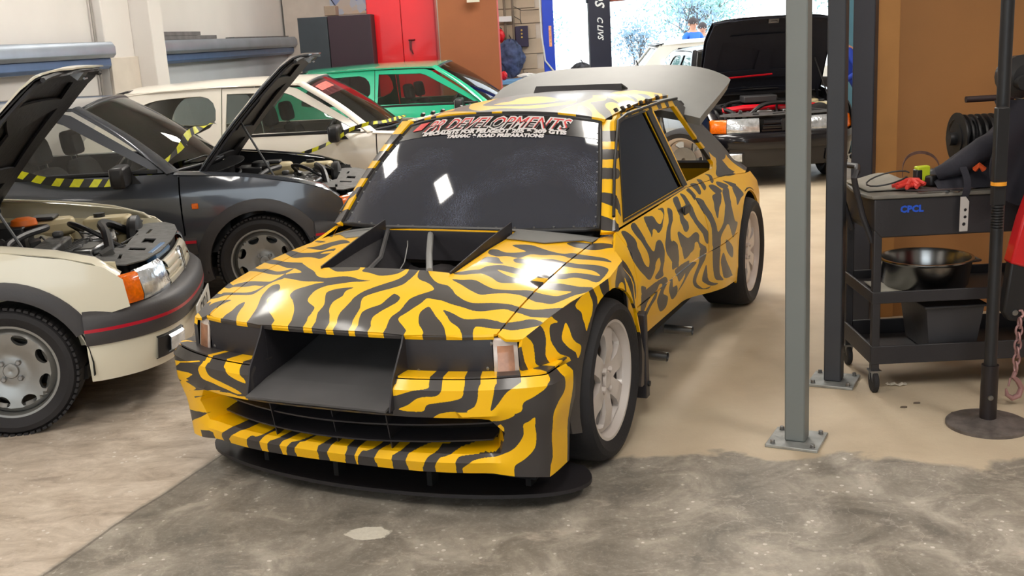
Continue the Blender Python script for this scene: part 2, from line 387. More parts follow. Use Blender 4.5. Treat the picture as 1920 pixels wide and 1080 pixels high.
def interior(root, P, rhd=True, steer=True):
    wb = P['wb']; dz = wb[2] - .885; dy = wb[1] + .50
    d = MB(); d.prism([(.0, .0), (.0, .12), (-.16, .17), (-.30, .16), (-.36, .10), (-.34, -.12), (-.1, -.16)], lambda u, v, w_: (-.60 + w_, wb[1] + .04 + u, wb[2] - .14 + v), 1.20)
    d.build('dashboard', BLK, root, bevel=.012)
    if steer:
        sx = .34 if rhd else -.34; s_ = MB(); c = Vector((sx, wb[1] - .46, wb[2] - .07)); mt = Matrix.Rotation(R(62), 3, 'X')
        s_.tube([c + mt @ Vector((.185 * math.cos(a * .1963), .185 * math.sin(a * .1963), 0)) for a in range(32)], .014, 8, closed=True)
        for a in (30, 150, 270): s_.tube([c, c + mt @ Vector((.18 * math.cos(R(a)), .18 * math.sin(R(a)), 0))], .014, 6)
        s_.lathe([(-.02, .05), (.02, .045)], 'Z', 16, c=(0, 0, 0)) if False else s_.tube([c, c + Vector((0, .25, -.1))], .03, 8)
        s_.build('steering_wheel', BLK, root)
    for x in (.33, -.33): seat(root, x, P['yB'] + .70 + dy * .3, .26 + dz)
    b = MB(); b.box((0, P['yB'] - .50, .42 + dz), (1.1, .45, .14)); b.box((0, P['yB'] - .76, .66 + dz), (1.1, .12, .42), rot=Matrix.Rotation(R(-14), 3, 'X')); b.build('rear_bench', FAB, root, bevel=.03)

def body_shell(root, P, sf, paint, uvf=None, dark=DRK):
    """floor pan, wheel wells and inner walls so that nothing shows through"""
    b = MB(); b.box((0, (P['tail'][1] + .35) / 2, P['sill'] + .03), (1.30, .35 - P['tail'][1] - .1, .06)); o = b.build('floor_pan', dark, root)
    for s in (1, -1):
        for yy in (0, P['yrear']):
            ww = MB(); r = P['arch'] + .012; xs = [s * .36, s * (sf(yy, .62) - .012)]; n = 20; vs = []; fs = []
            for i in range(n + 1):
                a = R(-8 + 196 * i / n)
                for x in xs: vs.append((x, yy + r * math.cos(a), P['hub'] + r * math.sin(a)))
            fs = [(i * 2, i * 2 + 2, i * 2 + 3, i * 2 + 1) for i in range(n)]; v2, f2 = shell(vs, fs, .004); ww.add(v2, f2)
            cap = [(yy + r * math.cos(R(-8 + 196 * i / n)), P['hub'] + r * math.sin(R(-8 + 196 * i / n))) for i in range(n + 1)]
            ww.prism(cap, lambda u, v, w_: (s * (.35 + w_), u, v), .01); ww.build('wheel_well', dark, root)

def roof(root, P, sf, m, uvf=None, hole=None):
    wt = P['wt']
    def fn(a, b):   # a in -1..1, b in 0..1
        yf = wt[1] + P['tb'] * (1 - a * a); y = yf + (P['yr'] - yf) * b
        ze = wt[2] + (P['zr'] - wt[2]) * b + .018 * math.sin(math.pi * b); xe = (wt[0] + .012) - .02 * b
        return (a * xe, y, ze + P['crown'] * (1 - abs(a) ** 2.6) * (1 - .15 * b))
    mb = MB(); mb.grid(lambda u, v: fn(u * 2 - 1, v), 28, 28, thick=.015); return mb.build('roof', m, root, smooth=60, uvf=uvf)
def screen_pt(P, a, b, out=0.):
    """windscreen surface: a in -1..1 across, b in 0..1 upwards"""
    wb, wt = P['wb'], P['wt']
    lo = Vector((wb[0] * a, wb[1] + P['bb'] * (1 - a * a), wb[2] + .004 * (1 - a * a))); hi = Vector((wt[0] * a, wt[1] + P['tb'] * (1 - a * a), wt[2] + P['crown'] * (1 - abs(a) ** 2.6)))
    p = lo + (hi - lo) * b; n = Vector((a * .25, (wt[2] - wb[2]), (wb[1] - wt[1]))).normalized()
    return p + n * (.022 * math.sin(math.pi * b) + out)
def windscreen(root, P, m, seal=BLK):
    mb = MB(); mb.grid(lambda u, v: screen_pt(P, (u * 2 - 1) * .985, .01 + .975 * v), 24, 16, thick=.005); g = mb.build('windscreen', m, root, smooth=60)
    t = MB(); ring = [(-1, b / 14) for b in range(15)] + [(a / 12 - 1, 1) for a in range(1, 24)] + [(1, 1 - b / 14) for b in range(15)] + [(1 - a / 12, 0) for a in range(1, 24)]
    t.tube([screen_pt(P, a * .985, .005 + .985 * b, .002) for a, b in ring], .011, 6, closed=True); t.build('screen_seal', seal, root, smooth=60)
    return g
def apillar(root, P, sf, m, uvf=None):
    wb, wt = P['wb'], P['wt']
    for s in (1, -1):
        mb = MB()
        def fn(u, v):
            p = screen_pt(P, s, -.02 + 1.05 * v); y = p.y - .035 - .02 * (1 - v); z = p.z - .004; q = Vector((s * (sf(y, z) + .004), y, z))
            r_ = p + (q - p) * u; r_.x += s * .012 * math.sin(math.pi * u); return r_
        mb.grid(fn, 5, 12, thick=.02); mb.build('windscreen_pillar', m, root, smooth=60, uvf=uvf)
def wiper(root, P, xs):
    for x0, x1 in xs:
        mb = MB(); a = screen_pt(P, x0, .0, .02); b = screen_pt(P, (x0 + x1) / 2, .05, .035); c0 = screen_pt(P, x0 + .1, .03, .015); c1 = screen_pt(P, x1, .06, .015)
        mb.tube([a, b], .006); mb.tube([c0, b, c1], .005); mb.build('wiper', BLK, root)

def mirror(root, P, s, m, size=(.11, .09, .10)):
    y = P['wb'][1] - .30; z = P['wb'][2] + .01
    mb = MB(); mb.prism([(-.08, -.06), (.10, -.07), (.125, .0), (.11, .06), (-.06, .07), (-.095, .02)], lambda u, v, w_: (s * (.745 + u + .06), y + .05 - w_, z + v), .085)
    o = mb.build('door_mirror', m, root, bevel=.018)
    g = MB(); g.box((s * .82, y - .037, z), (.16, .004, .10)); g.build('mirror_glass', CHR, o, bevel=.001)
    f = MB(); f.prism([(0, -.05), (.12, -.05), (.02, .06)], lambda u, v, w_: (s * (sf_stock(y, z) + .0 + w_), y - .02 + u, z - .01 + v), .03); f.build('mirror_foot', m, o)
sf_stock = s_side

def hatchback(root, paint, o):
    """o: options. Builds a three-door hatchback of the early eighties with every panel a part"""
    P = dict(STOCK); P['yrear'] = -2.42; sf = s_side; A = P['arch']; H = P['hub']; yd0 = P['yd0']; yB = P['yB']
    body_shell(root, P, sf, paint)
    for s in (1, -1):
        fn = side_fn(sf, s)
        hood = lambda y: s_hood(.69, y) - .012
        fender = [(yd0 + .004, .875), (yd0 + .004, .70), (yd0 + .012, .22), (-.36, .215)] + arc(0, H, A, 192, -4, 18) + [(.365, .40), (.46, .515), (.535, .53), (.520, .655)] + [(.45, .715), (.3, .768), (0, .825), (-.3, .86)]
        part_sheet('front_fender', fender, [], fn, paint, root, .05, s=s)
        # rolled inner edge of the fender along the bonnet opening
        mb = MB(); ys = [.50, .40, .25, .1, -.1, -.3, -.50]; zz = [.655, .735, .782, .81, .838, .86, .875]
        mb.grid(lambda u, v: (s * (sf(ip(v, [0, 1], [.50, -.50]), .85) + .004 - .075 * u), ip(v, [0, 1], [.50, -.50]), ip(ip(v, [0, 1], [.50, -.50]), ys[::-1], zz[::-1]) + .016 * math.sin(u * 1.9)), 5, 20, thick=.006)
        mb.build('fender_top', paint, root, smooth=60)
        door = [(yd0 - .006, .878), (yd0 - .006, .72), (yd0 + .0, .225), (yB + .03, .225), (yB + .003, .60), (yB + .003, P['beltr'] - .004)]
        d = part_sheet('door', door, [], fn, paint, root, .06, s=s)
        # window frame around the door glass
        fo = [(yd0 - .05, .888), (P['wt'][1] - .06, 1.262), (P['wt'][1] - .14, 1.285), (yB + .005, 1.295), (yB + .005, P['beltr'])]
        fi = [(yd0 - .175, .912), (P['wt'][1] - .115, 1.215), (P['wt'][1] - .18, 1.238), (yB + .045, 1.25), (yB + .03, .92)]
        part_sheet('door_frame', fo, [fi], fn, o.get('frame', paint), d, .05, .02, s=s)
        gi = [(fi[0][0] + .02, .90)] + [(fi[1][0] + .01, 1.225), (fi[2][0], 1.25), (fi[3][0] - .008, 1.262), (fi[4][0] - .008, .90)]
        part_sheet('door_glass', gi, [], lambda y, z: (s * (sf(y, z) - .012), y, z), o.get('sideglass', GLS), d, .09, .004, s=s)
        hd = MB(); hd.box((s * (sf(yB + .13, .78) + .004), yB + .13, .775), (.02, .13, .035)); hd.build('door_handle', BLK, d, bevel=.006)
        st = MB(); st.box((s * (sf(yB + .6, .897) - .0), (yd0 + yB) / 2 - .06, .902), (.014, abs(yB - yd0) - .14, .022)); st.build('waist_seal', BLK, d, bevel=.004)
        rb = -2.42; Y = P['yr']
        q = [(yB - .003, P['beltr'] - .0), (yB - .003, .60), (yB + .024, .22), (rb + .36, .215)] + arc(rb, H, A, -12, 186, 18) + [(-2.80, .30), (-3.0, .36), (-3.03, .50), (-3.02, .84)] + [(-2.9, .875)]
        part_sheet('rear_quarter', q, [], fn, paint, root, .06, s=s)
        uo = [(yB - .003, .895), (yB - .003, 1.297), (-2.2, 1.295), (Y, 1.275), (Y - .07, 1.255), (-3.02, .852), (-2.9, .872)]
        ui = smooth_poly([(yB - .05, .925), (yB - .05, 1.245), (-2.15, 1.24), (-2.36, 1.225), (-2.5, 1.16), (-2.62, .99), (-2.58, .925)], 2)
        part_sheet('rear_pillar', uo, [ui], fn, paint, root, .05, .02, s=s)
        part_sheet('quarter_glass', [(yB - .03, .91), (yB - .03, 1.255), (-2.2, 1.25), (-2.42, 1.22), (-2.66, .99), (-2.62, .91)], [], lambda y, z: (s * (sf(y, z) - .012), y, z), o.get('sideglass', GLS), root, .09, .004, s=s)
        mb = MB(); mb.tube([(s * (sf(y, 1.29) + .006), y, z) for y, z in [(P['wt'][1] - .02, 1.292), (-1.3, 1.305), (-1.8, 1.308), (-2.3, 1.298), (Y - .03, 1.272)]], .008, 6); mb.build('roof_gutter', o.get('gutter', paint), root)
        # arch trim, side strip and sill trim
        if o.get('trims', True):
            for yy in (0, rb):
                mb = MB(); a_ = arc(yy, H, 1, 196, 24 if yy == 0 else -16, 26); vs = []
                for i, (u, v) in enumerate(a_):
                    du, dv = u - yy, v - H
                    for r_, off in ((A - .012, -.02), (A - .012, .016), (A + .03, .022), (A + .062, .006), (A + .062, -.004)):
                        y, z = yy + du * r_, H + dv * r_; vs.append((s * (sf(y, max(.2, z)) + off), y, z))
                fs = [(i * 5 + j, i * 5 + 5 + j, i * 5 + 6 + j, i * 5 + 1 + j) for i in range(26) for j in range(4)]
                mb.add(vs, fs); mb.build('arch_trim', TRIM, root, smooth=50)
            for y0, y1, nm in ((-.475, -.40, 'fender_strip'), (yB + .01, yd0 - .01, 'door_strip'), (rb + .40, yB - .01, 'quarter_strip')):
                mb = MB(); mb.grid(lambda u, v: (s * (sf(y0 + (y1 - y0) * u, .42) + .014 * math.sin(math.pi * min(1, max(0, v)))), y0 + (y1 - y0) * u, .37 + .12 * v), 6, 6, thick=.006)
                t = mb.build(nm, TRIM, root); mb = MB(); mb.box((s * (sf((y0 + y1) / 2, .44) + .014), (y0 + y1) / 2, .452), (.010, abs(y1 - y0), .018)); mb.build('red_stripe', RED, t)
            mb = MB(); mb.box((s * .715, (rb + .36 - .36) / 2, .225), (.04, abs(rb) - .74, .07)); mb.build('sill_trim', TRIM, root, bevel=.012)
            mb = MB(); mb.box((s * (sf(-.38, .68) + .004), -.385, .675), (.014, .042, .036)); mb.build('side_repeater', AMB, root, bevel=.006)
        mirror(root, P, s, BLK)
        wheel(root, s * (sf(0, .4) - .012), 0, P['wr'], s, .292, .205, .185, o.get('rims', 'slots'), ALU)
        wheel(root, s * (sf(rb, .4) - .012), rb, P['wr'], s, .292, .205, .185, o.get('rims', 'slots'), ALU)
    roof(root, P, sf, paint); windscreen(root, P, o.get('screen', GLS)); apillar(root, P, sf, paint); wiper(root, P, ((-.5, .15), (.1, .8)) if o.get('wipers', True) else ())
    # tailgate
    tl = P['tail']
    def hfn(a, b): 
        x = a * (.50 + (tl[0] - .50) * b); return (x, P['yr'] - .02 + (tl[1] - P['yr'] + .02) * b - .03 * (1 - a * a), P['zr'] + .02 * (1 - a * a) + (tl[2] - P['zr'] - .02 * (1 - a * a)) * b)
    t = part_sheet('tailgate', [(-1, 0), (1, 0), (1, 1), (-1, 1)], [[(-.82, .14), (.82, .14), (.82, .85), (-.82, .85)]], hfn, paint, root, .12, .02)
    part_sheet('rear_glass', [(-.85, .11), (.85, .11), (.85, .88), (-.85, .88)], [], lambda a, b: Vector(hfn(a, b)) + Vector((0, .006, -.004)), GLS, t, .2, .004)
    mb = MB(); mb.grid(lambda u, v: ((u * 2 - 1) * (.60 + .07 * math.sin(v * 3)), tl[1] - .05 + .02 * (1 - (u * 2 - 1) ** 2), tl[2] - .36 * v), 12, 5, thick=.01); mb.build('tail_panel', paint, root)
    mb = MB(); mb.box((0, tl[1] - .07, .42), (1.42, .12, .20)); mb.build('rear_bumper', TRIM, root, bevel=.03)
    for s in (1, -1):
        mb = MB(); mb.box((s * .55, tl[1] - .07, .68), (.20, .03, .22)); mb.build('tail_lamp', mat('tail_red', (150, 15, 15), .2, coat=.5, vary=.1), root, bevel=.01)
    mb = MB(); mb.box((0, P['yr'] - .04, P['zr'] + .02), (.98, .15, .02), rot=Matrix.Rotation(R(12), 3, 'X')); mb.build('roof_spoiler', BLK, root, bevel=.006)
    interior(root, P)
    # ---------- front end
    up = S_UP; bp = S_BP; sx = up.at_x
    for k in (1, -1):
        i0 = o.get('ind0', .613); rng = sorted((k * sx(o.get('lamp0', .355)), k * sx(i0 - .003)))
        mb = MB(); loft(mb, up, [(-.03, .535), (.006, .54), (.010, .56), (-.018, .655), (-.035, .668), (-.05, .66)], *rng, thick=.004)
        h = mb.build('headlight', LENS, root, smooth=50)
        rng = sorted((k * sx(i0 + .002), k * sx(.703)))
        mb = MB(); loft(mb, up, [(-.03, .535), (.004, .54), (.008, .56), (-.012, .655), (-.02, .662), (-.04, .66)], *rng, thick=.004); mb.build('indicator', AMB, root, smooth=50)
    for i, z in enumerate((.548, .590, .632)):
        x = o.get('lamp0', .355) - .02 - .012 * i; mb = MB(); loft(mb, up, [(-.03, z - .012), (.0, z - .018), (.012 - .008 * i, z - .004), (.008 - .012 * i, z + .012), (-.012 - .006 * i, z + .017), (-.035, z + .012)], -sx(x), sx(x), thick=.003)
        mb.build('grille_bar', o.get('bars', paint), root, smooth=60)
    mb = MB(); loft(mb, up, [(-.05, .53), (-.05, .66), (-.06, .66), (-.06, .53)], close=True); mb.build('nose_backing', DRK, root)
    mb = MB(); mb.prism([(-.022, .545), (.022, .545), (.03, .64), (.02, .66), (-.02, .66), (-.03, .64)], lambda u, v, w_: (u, .675 + w_ - (v - .55) * .15, v), .012)
    mb.prism([(-.012, .55), (.012, .55), (.012, .65), (-.012, .65)], lambda u, v, w_: (u, .684 + w_ - (v - .55) * .15, v), .008); mb.build('badge', CHR if o.get('badge', 1) else BLK, root)
    mb = MB(); loft(mb, bp, [(-.05, .385), (-.004, .388), (0, .40), (.004, .43), (.004, .455), (0, .50), (-.02, .522), (-.07, .528)], thick=.01); b = mb.build('front_bumper', o.get('bumper', TRIM), root, smooth=50)
    mb = MB()
    if o.get('stripe', 1): loft(mb, bp, [(.006, .438), (.014, .440), (.014, .455), (.006, .458)], close=True); mb.build('red_stripe', RED, b, smooth=0)
    mb = MB(); loft(mb, bp, [(-.03, .384), (-.012, .378), (-.012, .34), (-.03, .26), (-.045, .205), (-.075, .195)], thick=.008); v = mb.build('valance', paint, root, smooth=50)
    for k in (1, -1):
        mb = MB(); rng = sorted((k * bp.at_x(.40), k * bp.at_x(.60))); loft(mb, bp, [(-.03, .245), (-.018, .25), (-.004, .345), (-.02, .352)], *rng, thick=.004); fl = mb.build('fog_lamp_housing', BLK, v)
        mb = MB(); rng = sorted((k * bp.at_x(.42), k * bp.at_x(.54))); loft(mb, bp, [(-.012, .262), (0.002, .27), (.008, .33), (-.004, .34)], *rng, thick=.004); mb.build('fog_lamp', LENS, v)
    if o.get('plate'):
        mb = MB(); mb.box((0, .752, .345), (.52, .008, .115)); p = mb.build('number_plate', mat('plate_white', (215, 215, 210), .35, vary=.03), root, bevel=.003)
        text_obj(o['plate'], .10, lambda u, v, w_: (-u, .7565 + w_, .345 + v), mat('plate_black', (15, 15, 18), .4), p, 'registration', bold=.002)
    if o.get('bonnet') == 'closed':
        mb = MB(); sheet(mb, [(-.66, -.46), (-.4, -.38), (0, -.35), (.4, -.38), (.66, -.46), (.655, .3), (.60, .55), (.35, .635), (0, .655), (-.35, .635), (-.60, .55), (-.655, .3)], [], lambda x, y: (x, y, s_hood(x, y)), .07, .012)
        mb.build('bonnet', paint, root, smooth=60)
    else:
        engine_bay(root, paint, o)
        if o.get('bonnet') == 'open': open_bonnet(root, paint, o)
    # cowl
    mb = MB(); mb.grid(lambda u, v: ((u * 2 - 1) * .66, P['wb'][1] + .15 * (1 - (u * 2 - 1) ** 2) + .012 + .13 * v, .872 - .012 * v - .02 * abs(u * 2 - 1) ** 3), 16, 3, thick=.006); mb.build('scuttle_panel', BLK if o.get('darkscuttle', 1) else paint, root)

def open_bonnet(root, paint, o):
    ang = R(o.get('angle', 46)); y0, z0 = -.42, .872
    def hp(x, t, w_=0.):   # t: distance from the hinge
        y = -t; bow = .03 * math.sin(math.pi * min(1, t / 1.05)) - .05 * (abs(x) / .7) ** 2.5; e = -.10 * max(0, (t - .90) / .15) ** 2
        u = bow + e + w_; return (x, y0 + t * math.cos(ang) - u * math.sin(ang) * 1.0, z0 + t * math.sin(ang) + u * math.cos(ang))
    ol = [(-.655, .02), (-.3, -.0), (.3, -.0), (.655, .02), (.65, .72), (.60, .95), (.35, 1.04), (0, 1.06), (-.35, 1.04), (-.60, .95), (-.65, .72)]
    mb = MB(); sheet(mb, ol, [], lambda x, t: hp(x, t), .07, .008); b = mb.build('bonnet', paint, root, smooth=60)
    # pressed inner frame with openings, dark lining
    und = o.get('under', mat('bonnet_underside', (26, 24, 29), .55, bump=.25, bscale=30))
    il = [(x * .965, t * .965 + .02) for x, t in ol]
    holes = [[(-.50, .30), (-.08, .30), (-.06, .55), (-.46, .70)], [(.50, .30), (.08, .30), (.06, .55), (.46, .70)], [(-.40, .76), (.40, .76), (.34, .88), (-.34, .88)], [(-.45, .08), (.45, .08), (.5, .2), (-.5, .2)]]
    mb = MB(); sheet(mb, il, holes, lambda x, t: hp(x, t, -.028), .06, .012); mb.build('bonnet_frame', und, b, smooth=60)
    mb = MB(); sheet(mb, il, [], lambda x, t: hp(x, t, -.014), .12, .004); mb.build('bonnet_lining', und, b, smooth=60)
    mb = MB(); mb.tube([hp(x * .66 / 10, (.96 if abs(x) > 8 else 1.035 - .09 * (x / 9) ** 2), -.03) for x in range(-9, 10)], .012, 6); mb.build('bonnet_lip', und, b)
    mb = MB(); mb.box(hp(0, .985, -.05), (.10, .05, .05), rot=Matrix.Rotation(ang, 3, 'X')); mb.tube([hp(-.03, .97, -.05), hp(-.03, .985, -.09), hp(.03, .985, -.09)], .006, 6); mb.build('bonnet_latch', STEEL, b)
    for s in (1, -1):
        mb = MB(); mb.tube([hp(s * .60, .0, -.03), hp(s * .60, .12, -.03), (s * .62, y0 + .05, z0 - .08)], .012, 6); mb.build('bonnet_hinge', und, b)
    k = o.get('stay', 1)
    mb = MB(); mb.tube([(k * .60, .10, .80), hp(k * .52, .44, -.03)], .007, 6); mb.build('bonnet_stay', BLK, root)

def engine_bay(root, paint, o):
    rnd = random.Random(o.get('seed', 3)); G = mat('engine_grey', (92, 92, 92), .5, .3, vary=.3, vscale=20, bump=.3, bscale=50); CRM = mat('cream_bottle', (205, 190, 150), .4, vary=.08)
    mb = MB(); mb.grid(lambda u, v: ((u * 2 - 1) * .60, -.36 + .85 * v, .42), 2, 2); mb.build('bay_floor', DRK, root)
    mb = MB(); mb.prism([(-.62, .30), (.62, .30), (.64, .84), (-.64, .84)], lambda u, v, w_: (u, -.39 + w_, v), .02); mb.build('bulkhead', o.get('bay', paint), root)
    for s in (1, -1):
        mb = MB(); mb.grid(lambda u, v: (s * (.62 - .05 * math.sin(math.pi * u)), -.38 + .86 * v, .35 + (.44 - .07 * v) * u), 4, 8, thick=.006); mb.build('inner_wing', o.get('bay', paint), root)
        mb = MB(); mb.lathe([(.40, .16), (.66, .15), (.72, .12), (.735, .05), (.735, 0.001)], 'Z', 24, c=(s * .48, -.10, 0)); t = mb.build('strut_tower', o.get('bay', paint), root)
        mb = MB(); mb.lathe([(.735, .045), (.76, .04), (.765, .0)], 'Z', 16, c=(s * .48, -.10, 0)); mb.build('strut_top', BLK, t)
    # slam panel with slots, radiator behind
    sl = [(-.56, .40), (.56, .40), (.62, .48), (.56, .585), (.30, .61), (0, .625), (-.30, .61), (-.56, .585), (-.62, .48)]
    sl = [(-.42, .36), (-.30, .43), (.10, .44), (.30, .36), (.44, .34), (.58, .42), (.60, .52), (.50, .585), (.30, .625), (0, .64), (-.30, .625), (-.50, .585), (-.60, .52), (-.58, .44)]
    hl = [[(-.05, .50), (.07, .50), (.09, .56), (-.03, .56)], [(.20, .47), (.26, .47), (.28, .55), (.22, .55)], [(-.34, .48), (-.20, .48), (-.20, .495), (-.34, .495)], [(.36, .45), (.48, .46), (.48, .475), (.36, .465)]]
    mb = MB(); sheet(mb, sl, hl, lambda x, y: (x, y, .70 + .02 * (.6 - y) * 3 - .01 * abs(x)), .05, .006); mb.build('slam_panel', G, root, smooth=30)
    mb = MB(); mb.box((0, .50, .56), (.66, .05, .26)); mb.build('radiator', BLK, root, bevel=.006)
    # engine block, cam cover, airbox and the rest
    mb = MB(); mb.box((.02, .06, .58), (.46, .24, .20)); mb.box((.02, .06, .70), (.40, .12, .06)); mb.box((-.16, .06, .745), (.05, .05, .03))
    for i in range(4): mb.box((-.14 + .1 * i, .19, .70), (.05, .12, .04), rot=Matrix.Rotation(R(20), 3, 'X'))
    e = mb.build('engine', G, root, bevel=.012)
    mb = MB(); mb.lathe([(-.07, .0), (-.07, .13), (-.02, .14), (.03, .13), (.05, .06), (.05, .0)], 'Z', 28, c=(.22, -.16, .735)); mb.build('air_filter', BLK, root)
    mb = MB(); mb.lathe([(0, .0), (0, .10), (.02, .115), (.05, .115), (.06, .09), (.07, .03), (.07, 0)], 'Y', 28, c=(-.42, .36, .66)); mb.build('cooling_fan', BLK, root)
    mb = MB(); mb.box((-.20, .25, .70), (.30, .16, .05), rot=R(12)); mb.box((.12, .27, .70), (.20, .10, .045), rot=R(-9)); mb.build('inlet_manifold', STEEL if o.get('bright', 1) else G, root, bevel=.012)
    mb = MB(); mb.box((-.30, -.20, .66), (.24, .18, .26)); bt = mb.build('battery', BLK, root, bevel=.008)
    mb = MB(); mb.lathe([(.775, .06), (.79, .066), (.815, .06), (.825, .035), (.825, .001)], 'Z', 24, c=(-.29, -.13, .0)); mb.build('filler_cap', mat('cap_orange', (235, 115, 30), .45, vary=.05) if o.get('orange', 1) else BLK, bt)
    mb = MB(); mb.prism([(-.12, -.07), (.12, -.07), (.13, .02), (.10, .07), (-.12, .07)], lambda u, v, w_: (-.50 + v, .24 + u, .60 + w_), .17); wbt = mb.build('washer_bottle', CRM, root, bevel=.02)
    mb = MB(); mb.lathe([(.77, .03), (.79, .03), (.79, .001)], 'Z', 16, c=(-.50, .20, 0)); mb.build('bottle_cap', BLK, wbt)
    mb = MB(); mb.prism([(-.16, -.08), (.13, -.08), (.15, .03), (.05, .08), (-.14, .08)], lambda u, v, w_: (-.44 + v, -.06 + u, .70 + w_), .09); wb2 = mb.build('expansion_tank', CRM if o.get('bright', 1) else G, root, bevel=.025)
    mb = MB(); mb.box((-.42, -.06, .80), (.13, .12, .02)); mb.build('tank_lid', BLK, wb2, bevel=.008)
    hoses = [[(.30, .40, .66), (.15, .36, .77), (-.05, .30, .79), (-.3, .28, .76), (-.46, .36, .68)], [(.48, .20, .66), (.42, -.02, .77), (.22, -.02, .80), (-.05, .04, .80), (-.22, -.10, .77)],
             [(.50, .34, .64), (.48, .1, .74), (.40, -.1, .76), (.28, -.18, .79)], [(-.40, -.30, .74), (-.1, -.26, .80), (.15, -.20, .80), (.5, -.28, .74)],
             [(.0, .42, .66), (-.05, .22, .78), (-.25, .10, .78), (-.44, .12, .70)], [(.36, .42, .62), (.44, .30, .72), (.52, .06, .74), (.50, -.25, .72)]]
    for i, h in enumerate(hoses):
        p = [Vector(q) for q in h]; pts = []
        for j in range(len(p) - 1):
            a, b, c, d = p[max(0, j - 1)], p[j], p[j + 1], p[min(len(p) - 1, j + 2)]
            for t in [k / 6 for k in range(6)]:
                pts.append(.5 * ((2 * b) + (c - a) * t + (2 * a - 5 * b + 4 * c - d) * t * t + (3 * b - a - 3 * c + d) * t ** 3))
        mb = MB(); mb.tube(pts + [p[-1]], (.022, .017, .014, .009, .012, .02)[i], 8); mb.build('hose', BLK, root)
    mb = MB()
    for k in range(46):
        x, y = rnd.uniform(-.5, .5), rnd.uniform(-.3, .42); z = rnd.uniform(.60, .73); s = rnd.uniform(.02, .07)
        if k % 3: mb.box((x, y, z), (s, s * rnd.uniform(.5, 1.4), s * .6), rot=Matrix.Rotation(rnd.uniform(0, 3), 3, (rnd.random(), rnd.random(), 1)))
        else: mb.tube([(x, y, z), (x + rnd.uniform(-.15, .15), y + rnd.uniform(-.1, .1), z + .03), (x + rnd.uniform(-.2, .2), y + rnd.uniform(-.15, .15), z - .02)], .006, 6)
    tag(mb.build('engine_fittings', G, root, smooth=30), kind='stuff')
    if o.get('blue', 1):
        mb = MB(); mb.tube([(.02, .60, .665), (.10, .605, .675), (.34, .585, .672)], .028, 10); mb.build('blue_duct', mat('blue_film', (95, 135, 180), .3, coat=.3, vary=.1), root)
